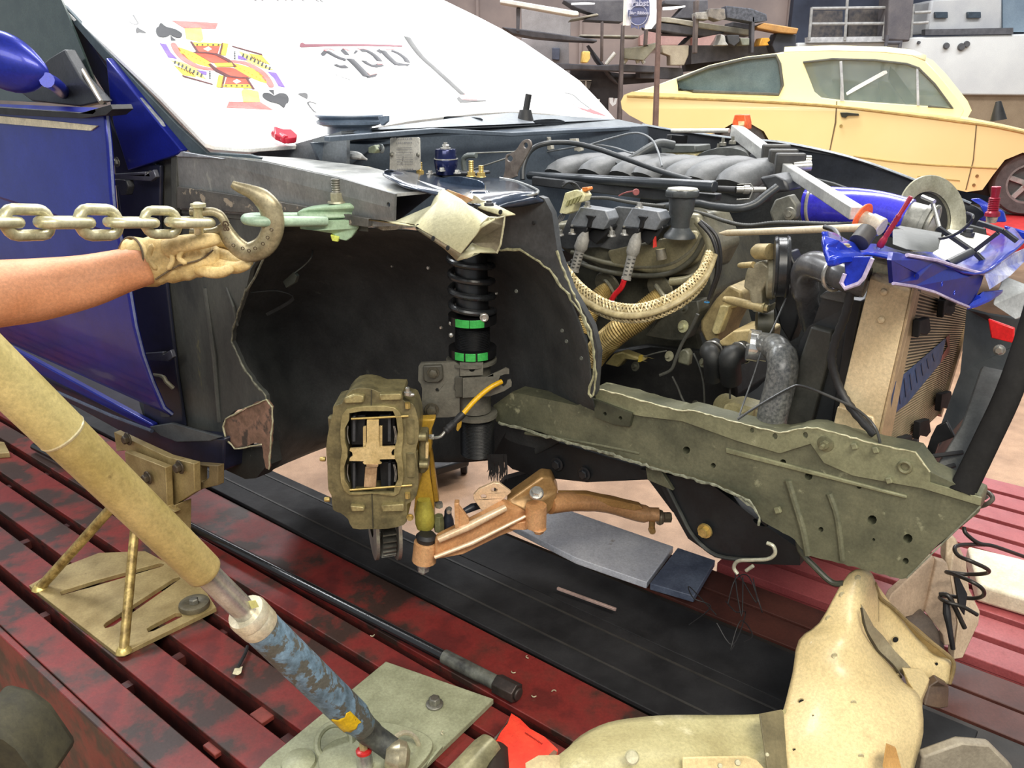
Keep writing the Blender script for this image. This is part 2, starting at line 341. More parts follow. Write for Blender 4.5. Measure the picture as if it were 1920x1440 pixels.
c = PZ(628, 1400, .02); m = M(); m.ring(c+UP*.01, Vector((.3, -.6, .7)), .034, .007, 28); ob('weld_bead', m, GP, ram)
# air coupling
cp = thing('hose_coupling', 'small chrome quick coupling with red ring at the ram foot', 'coupling', PZ(684, 1436, .02))
a_, b_ = PZ(680, 1385, .085), PY(686, 1450, PZ(680, 1385, .085).y-.01); d = (b_-a_).normalized(); s_ = pr(1, a_)
m = M(); m.lathe(a_, d, [(-6*s_, 6*s_), (6*s_, 7*s_)], 6); m.lathe(a_, d, [(6*s_, 8.5*s_), (22*s_, 8.5*s_)], 6); ob('fitting', m, mat('brassy_fitting', (200, 188, 140), rough=.3, metal=.7), cp, bev=.0006)
m = M(); m.lathe(a_, d, [(22*s_, 12*s_), (24*s_, 15*s_), (29*s_, 15*s_), (31*s_, 12*s_)], 20); ob('red_ring', m, mat('red_anodised', (196, 40, 40), rough=.35), cp)
m = M(); m.lathe(a_, d, [(30*s_, 13*s_), (42*s_, 15*s_), (80*s_, 16*s_)], 20); ob('sleeve', m, STEEL, cp)

# ---- anchor stand: triangular brace with slotted base
st = thing('anchor_stand', 'gold braced anchor stand with slotted base plate clamped under the sill', 'stand', PZ(230, 1110, 0))
GA = mat('antique_gold_paint', (178, 158, 110), (146, 126, 82), sc_=5, rough=.4, metal=.35, c3=(110, 92, 60), thr=.66, sc3=12, soft=.1)
z1 = zo(0, 960, 3)
slots = [z1([(340, 470), (350, 490), (530, 440), (920, 325), (930, 310), (900, 308), (545, 405)]), z1([(588, 660), (596, 676), (640, 665), (1020, 395), (1010, 385), (980, 395), (600, 645)]), z1([(830, 680), (838, 698), (870, 690), (1030, 610), (1020, 590), (990, 590), (850, 665)])]
m = M(); m.slab(zs(z1([(168, 435), (655, 815), (700, 815), (1220, 560), (1120, 400), (820, 240), (560, 250), (330, 340)]), .0), UP*.012, [list(zs(s, .0)) for s in slots]); ob('base_plate', m, GA, st, bev=.001)
m = M(); c = PZ(365, 1138, .012); m.lathe(c, UP, [(0, .036), (.006, .038), (.014, .036), (.016, .022), (.012, .014)], 28); ob('clamp_washer', m, mat('old_washer', (120, 112, 90), (84, 80, 68), rough=.45, metal=.5), st)
m = M(); m.bolt(c+UP*.012, UP, .011, .012, False); ob('bolt', m, DSTEEL, st)
top = PV(240, 950, .83)
for a, b in [((75, 1102), (195, 968)), ((232, 1220), (252, 1000))]:
    m = M(); P_ = PZ(a[0], a[1], .012); Q_ = PY(b[0], b[1], top.y+(.0 if a[0] < 100 else -.08)); m.tube([P_, P_+(Q_-P_)*1.25], pr(9, P_), 14); ob('brace', m, mat('worn_gold_rod', (188, 164, 100), (120, 98, 52), sc_=16, rough=.35, metal=.5), st)
    m = M(); m.lathe(P_, UP, [(-.002, pr(15, P_)), (.006, pr(12, P_)), (.01, pr(9, P_))], 10); ob('weld', m, mat('weld_gold', (220, 196, 120), rough=.3, metal=.7), st)
# clamp head under the sill
z4 = zo(0, 480, 3)
m = M(); m.slab(vs(z4([(700, 1100), (930, 1190), (940, 1410), (985, 1440), (900, 1500), (790, 1440), (720, 1300)]), .99), R*.02); ob('clamp_plate', m, GA, st, bev=.002)
m = M(); m.slab(vs(z4([(640, 990), (940, 1130), (1090, 1170), (1095, 1330), (985, 1400), (960, 1440), (930, 1190), (700, 1095), (655, 1100)]), 1.02), R*.02); ob('jaw_plate', m, GA, st, bev=.002)
m = M(); m.slab(vs(z4([(1090, 1170), (1225, 1180), (1225, 1290), (1140, 1310), (1095, 1330)]), 1.05), R*.02, [vs(z4([(1130, 1180), (1175, 1185), (1175, 1245), (1145, 1275), (1130, 1270)]), 1.05)]); ob('jaw_block', m, mat('dark_gold', (128, 110, 76), (96, 82, 54), rough=.45), st, bev=.002)
m = M(); m.slab(vs(z4([(985, 1400), (985, 1640), (860, 1740), (860, 1440)]), 1.0), R*.05); ob('clamp_column', m, GA, st, bev=.002)
for x, y, v in [(700, 1035, 1.0), (812, 1255, .97), (992, 1195, 1.0)]:
    m = M(); p = PV(x/3, 480+y/3, v); m.bolt(p+R*.012, -R, .013, .016); ob('clamp_bolt', m, mat('dark_bolt', (90, 78, 62), (60, 54, 46), rough=.4, metal=.6), st, bev=.001)
# low fitting at left edge on deck
m = M(); m.slab(zs([(-40, 830), (10, 838), (20, 858), (-40, 862)], .0), UP*.02); ob('small_bracket', m, GA, None, 'small gold bracket just visible on the red deck at the left edge', 'bracket', bev=.002)
# ================================================================== BLUE CAR (body shell)
BLUE = mat('metallic_blue', (26, 40, 150), (20, 32, 132), sc_=3, rough=.32, metal=.5, coat=.25)
BLUEL = mat('bright_blue_crumple', (30, 58, 190), (20, 38, 150), sc_=3, rough=.24, metal=.3, coat=.3, bump=.15, bsc=26)
APR = mat('scuffed_grey_metal', (134, 136, 136), (106, 109, 110), sc_=4, rough=.42, metal=.25, c3=(150, 152, 148), thr=.62, sc3=9, soft=.05, stretch=(1, 1, .5))
DARKM = mat('undercoat_black', (66, 68, 68), (50, 52, 53), sc_=4, rough=.62, bump=.3, bsc=60, spec=.35, c3=(92, 96, 88), thr=.66, sc3=6, soft=.1)
PILL = mat('dusty_dark_grey', (80, 82, 78), (56, 58, 57), sc_=3, rough=.55, c3=(104, 102, 78), thr=.66, sc3=8, soft=.08, stretch=(1, 1, .4))
RAILM = mat('olive_dusty_rail', (138, 138, 108), (104, 104, 80), sc_=5, rough=.5, bump=.15, c3=(164, 162, 132), thr=.68, sc3=14, soft=.06)
RAILD = mat('dark_olive_rail', (108, 108, 86), (78, 80, 64), sc_=4, rough=.5, bump=.15, c3=(146, 146, 118), thr=.63, sc3=9, soft=.07)
TORN = mat('torn_bare_edge', (206, 202, 170), (160, 156, 124), sc_=30, rough=.45, metal=.2)
BEIGE = mat('crumpled_beige_metal', (196, 192, 158), (172, 168, 134), sc_=3, rough=.42, c3=(150, 112, 70), thr=.69, sc3=7, soft=.1)
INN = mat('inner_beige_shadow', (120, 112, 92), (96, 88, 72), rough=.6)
car = thing('stripped_car', 'metallic blue car without front fender, wheel or hood, facing right', 'car', W(-1.6, 1.2, 0))
def edge_strip(L, v, w, name, mt=None, par=None, n=6):
    pts = [PV(p[0], p[1], (p[2] if len(p) > 2 else v)-.004) for p in L]
    m = M(); m.tube(pts, [pr(w*random.uniform(.6, 1.25), p) for p in pts], n); return ob(name, m, mt or TORN, par or car)
# --- door
prof = [(1.188, 1.02), (1.18, 1.004), (1.11, 1.0), (1.0, .99), (.905, .984), (.895, .992), (.8, .995), (.66, .997), (.58, 1.005), (.5, 1.02), (.42, 1.04), (.395, 1.06)]
rows = []
for z, v in prof:
    ue = -2.03-(1.2-z)*.02; r = []
    for k in range(14):
        u = ue-k*k*.012; zz = z+(k*k*.0006 if .85 < z < .95 else 0); r.append(W(u, v+.004*k*k*.02, zz))
    rows.append(r)
m = M(); m.grid(rows); door = ob('door', m, BLUE, car, sol=.012, label='blue front door skin with mirror and cream pinstripe')
m = M(); m.tube([rows[i][0] for i in range(len(rows))], .0035, 6); ob('door_edge', m, mat('pale_door_edge', (120, 130, 170), rough=.3), door)
stripe = [(-60, 212), (90, 226), (182, 236), (170, 245), (90, 239), (-60, 226)]
m = M(); m.slab([PV(x, y, .995-.002) for x, y in stripe], R*.004); ob('pinstripe', m, mat('cream_tape', (226, 218, 190), rough=.5), door)
m = M(); m.slab(vs([(-80, 196), (150, 212), (207, 196), (211, 205), (198, 216), (150, 222), (-80, 210)], .982), R*.05); ob('belt_moulding', m, RUB, door, bev=.002)
GL = mat('dark_window_glass', (66, 80, 78), (54, 68, 68), rough=.08, spec=.8)
m = M(); m.slab(vs([(-150, -60), (90, -60), (140, 60), (190, 185), (198, 196), (150, 196), (-150, 180)], 1.12), R*.005); ob('window_glass', m, GL, door)
m = M(); m.slab(vs([(30, 168), (90, 110), (120, 92), (150, 145), (192, 190), (150, 200), (60, 190)], 1.06), R*.03); ob('mirror_triangle', m, PLAS, door, bev=.004)
mir = M(); ctr = PV(38, 118, .93)
rr = [(-.10, .02), (-.09, .055), (-.05, .078), (0, .082), (.04, .066), (.07, .035), (.085, .012)]
vv = []; 
for t_, r_ in rr:
    for k in range(18):
        a = 2*math.pi*k/18; vv.append(ctr+X1*(t_*1.0-.02)+UP*(math.sin(a)*r_*.9-.0-t_*.25)+Y1*math.cos(a)*r_*.55)
mir.add(vv, [(i*18+k, i*18+(k+1) % 18, (i+1)*18+(k+1) % 18, (i+1)*18+k) for i in range(6) for k in range(18)]+[tuple(range(18)), tuple(6*18+k for k in range(18))])
ob('mirror', mir, BLUEL if False else BLUE, door, sub=1)
m = M(); m.tube(cr([PV(88, 150, .96), PV(105, 160, 1.0), PV(118, 172, 1.06)], 4), .018, 12); ob('mirror_arm', m, BLUE, door)
m = M(); m.cyl(PV(155, 132, 1.08), PV(190, 192, 1.04), .006, n=8); ob('window_seal', m, mat('pale_trim_line', (150, 140, 124), rough=.3), door)
# --- door hinges
def hinge(x, y, s=1.0, nm='hinge'):
    h = M(); h.slab(vs(zo(0, 0, 1)([(x, y), (x+60*s, y-4), (x+60*s, y+2), (x+75*s, y-8), (x+80*s, y+6), (x+70*s, y+14), (x, y+10)]), 1.09), R*.012)
    o = ob(nm, h, mat('hinge_steel', (96, 98, 108), (70, 72, 80), rough=.35, metal=.5), car, bev=.002)
    for dx, dy in [(72, 4), (8, -22)]:
        b_ = M(); b_.bolt(PV(x+dx*s, y+dy, 1.1), -R, .009, .009); ob('hinge_bolt', b_, DSTEEL, o)
    return o
hinge(212, 326); hinge(248, 664, .95)
m = M(); m.slab(vs([(215, 336), (236, 338), (240, 350), (236, 366), (226, 366), (222, 350), (214, 348)], 1.08), R*.02); ob('door_check', m, PLAS, car, bev=.003)
m = M(); m.tube(cr([PV(246, 702, 1.09), PV(300, 705, 1.08), PV(312, 716, 1.08), PV(325, 728, 1.09)], 4), .006, 8); ob('door_check', m, mat('pale_check_arm', (140, 134, 110), rough=.4), car)
# --- cowl side / pillar base (blue) and hinge pillar panel
m = M(); m.slab(vs([(198, 108), (250, 172), (300, 234), (340, 282), (332, 290), (300, 300), (240, 320), (212, 232), (206, 190)], 1.112), R*.02); ob('cowl_side', m, BLUE, car, bev=.003, label='blue painted cowl side panel below the windshield corner')
m = M(); m.slab(vs([(130, 18), (178, 96), (268, 215), (330, 290), (300, 292), (232, 225), (206, 190), (150, 100), (110, 20)], 1.16), R*.03); ob('windshield_pillar', m, mat('blue_black_pillar', (26, 32, 70), (20, 24, 50), rough=.3, coat=.3), car, bev=.003)
m = M(); m.slab(vs([(120, 10), (190, 85), (330, 232), (388, 286), (468, 290), (488, 296), (480, 304), (366, 292), (330, 268), (180, 95), (105, 5)], 1.13), R*.01); ob('windshield_seal', m, mat('slate_rubber_seal', (74, 88, 96), (58, 70, 76), rough=.6), car, bev=.002)
m = M(); m.slab(vs([(255, 176), (300, 228), (318, 262), (330, 282), (420, 298), (332, 294), (300, 272), (280, 232)], 1.115), R*.01); ob('flange', m, mat('bright_flange', (186, 190, 196), (130, 134, 142), rough=.3, metal=.4), car, bev=.002)
z4 = zo(0, 480, 3)
pill = [(206, 212), (240, 300), (300, 300), (328, 282), (334, 385), (530, 405), (512, 440), (488, 478), (470, 505), (462, 540)]
pill2 = torn([(462, 540), (438, 612), (434, 640), (452, 680), (474, 715), (498, 742), (500, 756)], 0, 6, 8, 1.5)
m = M(); m.slab([PV(x, y, 1.14) for x, y in pill+pill2+[(440, 770), (418, 790), (415, 880), (330, 860), (285, 830), (262, 760), (236, 560)]], R*.012)
pn = ob('hinge_pillar_panel', m, PILL, car)
m = M(); m.slab(vs([(200, 212), (236, 300), (300, 310), (298, 420), (330, 700), (345, 800), (300, 805), (270, 780), (238, 500), (208, 260)], 1.125), R*.012); ob('pillar_inner_panel', m, mat('navy_black_paint', (38, 42, 62), (28, 30, 40), sc_=3, rough=.4), car, bev=.004)
edge_strip([(x, y, 1.135) for x, y in [(496, 480), (478, 520), (462, 545)]+pill2], 1.135, 2.2, 'torn_edge', mat('dusty_torn_edge', (130, 130, 112), (80, 80, 70), sc_=30))
for a, b, w in [((270, 560), (290, 640), 2), ((385, 540), (412, 790), 5), ((425, 540), (445, 610), 3)]:
    m = M(); m.tube([PV(a[0], a[1], 1.14), PV((a[0]+b[0])/2+3, (a[1]+b[1])/2, 1.134), PV(b[0], b[1], 1.14)], pr(w, PV(a[0], a[1], 1.14)), 8); ob('pressed_ridge', m, PILL, car)
m = M(); m.slab(vs([(300, 772), (318, 770), (318, 782), (302, 782)], 1.12), R*.01); ob('small_clip', m, PLAS, car, bev=.001)
# --- sill
SILL = mat('navy_sill', (34, 38, 60), (24, 26, 40), sc_=4, rough=.35, coat=.2)
m = M(); m.slab(vs([(-300, 520), (50, 682), (285, 806), (420, 822), (418, 884), (330, 866), (230, 812), (140, 762), (-300, 560)], 1.10), R*.10); sl = ob('sill', m, SILL, car, bev=.006)
m = M(); m.tube([PV(-60, 655, 1.08), PV(100, 732, 1.08), PV(210, 780, 1.08), PV(285, 808, 1.085)], .006, 8); ob('sill_highlight', m, mat('sill_highlight_grey', (80, 86, 106), rough=.25), sl)  # thin bead coloured paler to draw the highlight line along the sill
m = M(); m.slab(vs([(-300, 490), (50, 668), (285, 796), (285, 808), (50, 690), (-300, 510)], 1.10), R*.02); ob('sill_step', m, BLUE, sl, bev=.004)
m = M(); m.slab(vs(z4([(840, 960), (960, 940), (1240, 1020), (1180, 1042), (1000, 1048), (900, 1010)]), 1.095), R*.01); ob('sill_end_flange', m, mat('grey_flange', (84, 88, 90), rough=.45), sl, bev=.002)
# torn brown metal flap at the sill end
fl = [(1265, 920), (1300, 900), (1400, 850), (1440, 820), (1500, 810), (1530, 850), (1530, 950), (1510, 1200), (1495, 1195), (1470, 1060), (1440, 1050), (1380, 1075), (1320, 1080), (1270, 1020), (1255, 960)]
m = M(); m.slab(vs(torn(z4(fl), 0, 14, 7, 1.4), 1.12), R*.006); o = ob('torn_flap', m, mat('rusty_primer_flap', (150, 116, 98), (100, 78, 64), sc_=9, rough=.5, c3=(70, 60, 54), thr=.56, sc3=8, soft=.08), car)
edge_strip([(p[0], p[1], 1.118) for p in torn(z4([(1470, 1060), (1380, 1078), (1320, 1084), (1270, 1025), (1255, 960), (1270, 915), (1400, 848), (1500, 808), (1532, 850), (1532, 950), (1512, 1200)]), 0, 10, 8, 1)], 1.11, 1.6, 'torn_edge')
m = M(); m.slab(vs(z4([(1240, 1030), (1320, 1090), (1400, 1080), (1480, 1070), (1500, 1180), (1440, 1250), (1380, 1255), (1240, 1190)]), 1.16), R*.05); ob('sill_end', m, mat('dark_sill_end', (50, 52, 50), (36, 38, 38), c3=(110, 114, 96), thr=.64, sc3=8), car, bev=.006)

# --- wheel housing
def gridpx(rows, k=3):
    R3 = [cr([PV(*p) for p in r], k) for r in rows]; cols = list(zip(*R3)); C2 = [cr(c, k) for c in cols]
    return [list(r) for r in zip(*C2)]
wh = [
 [(500, 425, 1.22), (600, 428, 1.26), (720, 428, 1.30), (850, 440, 1.34), (960, 440, 1.32), (1045, 470, 1.28)],
 [(470, 500, 1.20), (580, 500, 1.36), (700, 495, 1.44), (850, 500, 1.46), (980, 520, 1.42), (1060, 540, 1.30)],
 [(436, 620, 1.20), (560, 610, 1.42), (700, 600, 1.50), (850, 600, 1.52), (1000, 620, 1.46), (1100, 645, 1.32)],
 [(490, 750, 1.22), (580, 740, 1.44), (700, 720, 1.54), (850, 720, 1.55), (1000, 720, 1.48), (1110, 745, 1.36)],
 [(505, 830, 1.24), (600, 815, 1.45), (700, 800, 1.55), (850, 800, 1.56), (970, 800, 1.46), (1110, 790, 1.44)],
 [(500, 885, 1.26), (560, 858, 1.46), (640, 834, 1.56), (760, 862, 1.57), (880, 866, 1.52), (1010, 850, 1.47)]]
m = M(); m.grid(gridpx(wh)); ob('wheel_housing', m, DARKM, car, sol=.004, smooth=60)
# specks, dents and clip on the housing
for x, y, w in [(736, 499, 2), (828, 614, 2.6), (932, 550, 2), (804, 502, 3), (480, 600, 0)]:
    if w: m = M(); p = PV(x, y, 1.40 if x < 800 else 1.36); m.lathe(p, -R, [(0, pr(w, p)*1.3), (.004, pr(w, p))], 8); ob('rivet', m, STEEL, car)
m = M(); m.slab(vs([(530, 528), (550, 510), (556, 518), (552, 530), (536, 540)], 1.28), R*.01); o = ob('wire_clip', m, mat('grey_clip', (86, 92, 86), rough=.5), car, bev=.001)
m = M(); m.tube(cr([PV(552, 512, 1.28), PV(570, 498, 1.3), PV(583, 484, 1.3), PV(586, 470, 1.32)], 4), .0018, 6); ob('clip_wire', m, mat('grey_wire', (90, 96, 92), rough=.5), o)
m = M(); m.tube(cr([PV(470, 548, 1.20), PV(520, 545, 1.26), PV(550, 560, 1.30), PV(500, 590, 1.27)], 4), .005, 6, flat=.4); ob('pressed_ridge', m, DARKM, car)
# --- front panel of the housing (shock tower side) with torn edge
L1 = torn([(905, 462), (940, 470), (975, 468), (1003, 486), (1030, 505), (1060, 545), (1092, 592), (1112, 650), (1113, 700), (1104, 738), (1110, 745)], 0, 10, 9, 1.8)
twr = [(1020, 372), (1035, 400), (1045, 470), (1070, 540), (1110, 610), (1122, 660), (1116, 735)]
m = M(); m.slab([PV(x, y, 1.28) for x, y in [(895, 385), (960, 372), (1010, 368)]+twr+L1[::-1]], R*.015); ob('tower_side_panel', m, mat('smoky_dark_panel', (72, 74, 76), (48, 50, 52), sc_=4, rough=.45, c3=(120, 122, 110), thr=.72, sc3=10), car)
edge_strip([(x, y, 1.275) for x, y in L1], 1.27, 2.6, 'torn_edge', mat('olive_torn_edge', (168, 166, 132), (110, 108, 84), sc_=30, rough=.45))
edge_strip(torn([(1044, 470, 1.27), (1072, 545, 1.27), (1108, 620, 1.27), (1118, 700, 1.27), (1112, 742, 1.27)], 0, 4, 9, 1.6), 1.27, 2.4, 'torn_edge', mat('olive_torn_edge', (168, 166, 132)))
for x, y in [(1000, 418), (1054, 620), (1062, 640), (968, 546), (1090, 672)]:
    m = M(); p = PV(x, y, 1.278); m.lathe(p, -R, [(0, pr(4, p)), (.001, pr(3.4, p))], 12); ob('spot_weld', m, HOLE if y == 418 else mat('spot_grey', (84, 88, 82), rough=.5), car)
# --- strut tower dome
z6 = zo(580, 180, 1920/440)
DOME = mat('blue_black_gloss', (56, 66, 84), (40, 48, 62), sc_=6, rough=.16, metal=.4, coat=.4, bump=.15, bsc=14)
rowsd = [
 [(640, 600, 1.20), (900, 640, 1.42), (1200, 665, 1.56), (1500, 675, 1.56), (1640, 690, 1.52), (1760, 730, 1.48)],
 [(600, 640, 1.18), (950, 690, 1.32), (1200, 720, 1.38), (1500, 740, 1.40), (1720, 760, 1.38), (1830, 780, 1.36)],
 [(700, 700, 1.15), (1000, 740, 1.22), (1250, 780, 1.28), (1480, 800, 1.28), (1700, 790, 1.27), (1865, 790, 1.28)],
 [(800, 750, 1.14), (1100, 790, 1.16), (1300, 850, 1.20), (1500, 870, 1.22), (1700, 850, 1.24), (1880, 830, 1.27)],
 [(1000, 800, 1.14), (1200, 850, 1.15), (1380, 900, 1.18), (1560, 910, 1.22), (1740, 900, 1.25), (1920, 860, 1.28)]]
m = M(); m.grid(gridpx([z6(r) for r in rowsd])); dm = ob('strut_tower', m, DOME, car, sol=.004, smooth=60)
m = M(); m.tube(cr([PV(*p) for p in z6([(1560, 672, 1.54), (1700, 700, 1.5), (1850, 760, 1.38), (1868, 790, 1.27), (1820, 808, 1.26), (1600, 850, 1.24), (1480, 872, 1.22)])], 5), .0028, 8); ob('tower_bead', m, mat('bright_bead', (186, 190, 190), rough=.2, metal=.5), dm)
m = M(); m.slab(vs(cr2(z6([(1060, 680), (1220, 662), (1400, 700), (1420, 760), (1330, 770), (1150, 730)])), 1.36), R*.004); ob('tower_recess', m, mat('blue_reflective_recess', (66, 82, 104), (48, 58, 78), rough=.15, metal=.5), dm)
m = M(); p = PV(*z6([(1390, 790, 1.22)])[0]); m.lathe(p, UP, [(0, .02), (.003, .017), (.004, .006)], 18); ob('plug', m, DOME, dm)
# tower studs, top mount and bolts
tm = thing('strut_top_mount', 'blue-black anodised strut top mount with chrome nut on the tower', 'mount', PV(862, 318, 1.5))
def z6v(x, y, v): q = z6([(x, y)])[0]; return PV(q[0], q[1], v)
p = z6v(1120, 640, 1.5); s = pr(1/4.364, p)
m = M(); m.lathe(p, UP, [(0, 82*s), (60*s, 92*s), (112*s, 98*s), (116*s, 96*s), (118*s, 88*s), (190*s, 86*s), (200*s, 80*s), (204*s, 30*s)], 28); ob('mount_body', m, mat('midnight_anodised', (30, 38, 84), (20, 26, 56), rough=.18, metal=.6), tm)
m = M(); m.lathe(p+UP*118*s, UP, [(0, 99*s), (8*s, 99*s)], 28); ob('mount_band', m, STEEL, tm)
m = M(); m.bolt(p+UP*200*s, UP, 30*s, 32*s); m.cyl(p+UP*232*s, p+UP*250*s, 16*s, n=12); ob('chrome_nut', m, STEEL, tm)
m = M(); m.slab([z6v(x, y, 1.5) for x, y in [(960, 655), (980, 628), (1300, 628), (1310, 655)]], R*.08); ob('top_plate', m, BLACK, tm, bev=.003)
for x, y, h in [(906, 640, 96), (1325, 650, 118), (1406, 655, 84)]:
    b_ = thing('stud', {906: 'gold threaded stud on the tower beside the data plate', 1325: 'tallest gold threaded stud with nut, right of the top mount', 1406: 'short gold threaded stud at the right end of the tower'}[x], 'bolt', z6v(x, y, 1.46)); p = z6v(x, y, 1.46); s = pr(1/4.364, p)
    m = M(); m.lathe(p, UP, [(i*h*s/14, (22 if i % 2 else 19)*s) for i in range(15)], 14); ob('thread', m, ZINC, b_)
    m = M(); m.lathe(p, UP, [(0, 34*s), (30*s, 34*s)], 6); m.lathe(p-UP*.002, UP, [(0, 42*s), (6*s, 40*s)], 16); ob('nut', m, ZINC, b_)
for x, y in [(988, 640), (1210, 635), (1085, 615)]:
    m = M(); p = z6v(x, y, 1.47); m.bolt(p, UP, .006, .008); ob('chrome_bolt', m, STEEL, tm)
# --- upper apron rail (box section) + crumpled end
m = M(); m.slab([PV(*p) for p in [(330, 286, 1.12), (400, 292, 1.12), (500, 305, 1.12), (640, 335, 1.12), (740, 364, 1.12), (738, 424, 1.13), (690, 425, 1.13), (560, 412, 1.13), (332, 392, 1.13)]], R*.006, [vs(circ(728, 384, 3.6, 12, 5), 1.12)]); ra = ob('apron_rail_side', m, APR, car)
m = M(); m.slab([PV(*p) for p in [(332, 286, 1.125), (480, 298, 1.125), (640, 333, 1.125), (740, 363, 1.125), (835, 354, 1.18), (760, 330, 1.30), (690, 312, 1.32), (560, 296, 1.30), (480, 292, 1.2), (420, 284, 1.2)]], -UP*.006); ob('apron_rail_top', m, mat('lit_grey_rail_top', (176, 178, 176), (138, 140, 140), sc_=6, rough=.38, metal=.2, c3=(196, 188, 160), thr=.6, sc3=6, soft=.1), car)  # rail top coloured paler than the side for the light reflected on it
m = M(); m.slab([PV(*p) for p in [(332, 392, 1.135), (560, 412, 1.135), (690, 425, 1.135), (600, 425, 1.22), (420, 420, 1.22)]], -UP*.01); ob('apron_rail_bottom', m, PILL, car)
m = M(); m.slab(vs([(742, 368), (800, 360), (812, 362), (742, 416)], 1.19), R*.004); ob('apron_rail_cavity', m, mat('blue_black_cavity', (26, 34, 50), rough=.6), car)
m = M(); m.slab(vs([(332, 350), (480, 372), (560, 385), (690, 410), (690, 426), (500, 402), (332, 390)], 1.115), R*.01); ob('rail_step', m, mat('dusty_step', (92, 90, 86), (62, 62, 62), c3=(150, 140, 124), thr=.6, sc3=9), car, bev=.003)
m = M(); m.slab(vs([(332, 284), (330, 440), (322, 440), (320, 282)], 1.12), R*.012); ob('rail_seam', m, PILL, car, bev=.002)
# crumpled beige end: facets
def facets(P3, faces, thick, name, mt, par=None, **k):
    m = M(); m.add(P3, faces); return ob(name, m, mt, par or car, sol=thick, **k)
cx = lambda x, y, v: z6v(x, y, v)
crum = thing('crumpled_rail_end', 'crumpled beige box rail end torn open above the wheel well', 'rail', cx(1200, 1000, 1.1))
P_ = [cx(460, 1010, 1.12), cx(700, 1030, 1.11), cx(860, 1050, 1.09), cx(1000, 900, 1.13), cx(1040, 800, 1.15), cx(1100, 765, 1.15), cx(1250, 850, 1.12), cx(1300, 890, 1.11), cx(1530, 1000, 1.10), cx(1400, 1080, 1.08), cx(1380, 1120, 1.09), cx(1240, 1290, 1.06), cx(1000, 1140, 1.06), cx(880, 1070, 1.08), cx(1060, 860, 1.12), cx(1470, 990, 1.12)]
facets(P_, [(1, 2, 3), (2, 14, 3), (3, 14, 4), (4, 14, 5), (5, 14, 6), (6, 14, 7), (2, 13, 14), (13, 12, 14), (14, 12, 10), (12, 11, 10), (7, 14, 10), (7, 10, 15), (15, 10, 9), (8, 15, 9), (0, 1, 13)], .003, 'outer_skin', BEIGE, crum, smooth=50)
P_ = [cx(1300, 880, 1.2), cx(1400, 850, 1.2), cx(1520, 890, 1.19), cx(1685, 970, 1.17), cx(1590, 985, 1.17), cx(1420, 930, 1.17)]
facets(P_, [(0, 1, 2, 5), (5, 2, 3, 4)], .003, 'upper_flange', BEIGE, crum)
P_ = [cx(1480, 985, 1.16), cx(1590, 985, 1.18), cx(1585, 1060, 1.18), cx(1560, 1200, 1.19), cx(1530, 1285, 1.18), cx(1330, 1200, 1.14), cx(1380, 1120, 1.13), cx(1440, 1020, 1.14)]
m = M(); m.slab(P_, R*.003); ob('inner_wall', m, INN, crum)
P_ = [cx(1330, 1205, 1.15), cx(1440, 1200, 1.18), cx(1530, 1285, 1.17), cx(1400, 1280, 1.12), cx(1290, 1330, 1.10), cx(1210, 1345, 1.08), cx(1250, 1290, 1.08)]
facets(P_, [(0, 1, 2, 3), (0, 3, 4, 6), (4, 5, 6)], .003, 'lower_flange', BEIGE, crum)
P_ = [cx(1100, 1240, 1.09), cx(1210, 1345, 1.09), cx(1250, 1290, 1.08), cx(1000, 1140, 1.075), cx(860, 1060, 1.09), cx(880, 1090, 1.10)]
facets(P_, [(0, 1, 2), (0, 2, 3), (0, 3, 4, 5)], .003, 'ragged_lip', mat('pale_lip', (214, 212, 190), (168, 166, 140), rough=.3, metal=.3), crum)
m = M(); m.slab([cx(x, y, 1.148) for x, y in [(1060, 790), (1130, 765), (1300, 830), (1340, 850), (1280, 880), (1180, 870)]], R*.002); ob('rust_patch', m, mat('orange_rust', (168, 112, 74), (196, 170, 130), sc_=16, rough=.7), crum)
for x, y, v in [(900, 1065, 1.085), (1025, 1163, 1.06), (1145, 1240, 1.06), (1375, 905, 1.16), (1575, 948, 1.165)]:
    m = M(); p = cx(x, y, v)-R*.004; s = pr(1/4.36, p); m.lathe(p, (-R+UP*.3), [(0, 22*s), (.001, 18*s), (.0012, 4*s)], 12); ob('drain_hole', m, HOLE, crum)
m = M(); p = cx(1470, 880, 1.15); s = pr(1/4.36, p); m.lathe(p, UP, [(-.004, 40*s), (6*s, 38*s), (10*s, 24*s), (24*s, 22*s)], 18); ob('grommet', m, PLAS, crum)
m = M(); rag = [(1280, 870), (1330, 850), (1345, 810), (1380, 830), (1400, 850), (1440, 860), (1400, 875), (1340, 880)]
m.slab([cx(x, y, 1.17) for x, y in rag], R*.004); ob('torn_tab', m, mat('pale_lip', (214, 212, 190)), crum)
m = M(); m.tube([cx(x, y, 1.10) for x, y in [(1530, 1000), (1470, 995), (1400, 1060), (1240, 1290)]], .0022, 6); m.tube([cx(x, y, 1.075) for x, y in [(1530, 1003), (1600, 985), (1590, 1060), (1565, 1215), (1535, 1285)]], .0018, 6); ob('bare_edge', m, TORN, crum)
# --- shiny torn lip under the rail
m = M(); m.slab(vs(torn(z6([(460, 1025), (560, 1040), (700, 1050), (860, 1075), (700, 1095), (600, 1100), (480, 1060)]), 0, 6, 12, 1), 1.15), R*.01); ob('torn_lip', m, mat('shiny_grey_lip', (150, 148, 144), (60, 60, 60), sc_=14, rough=.25, metal=.5), car)
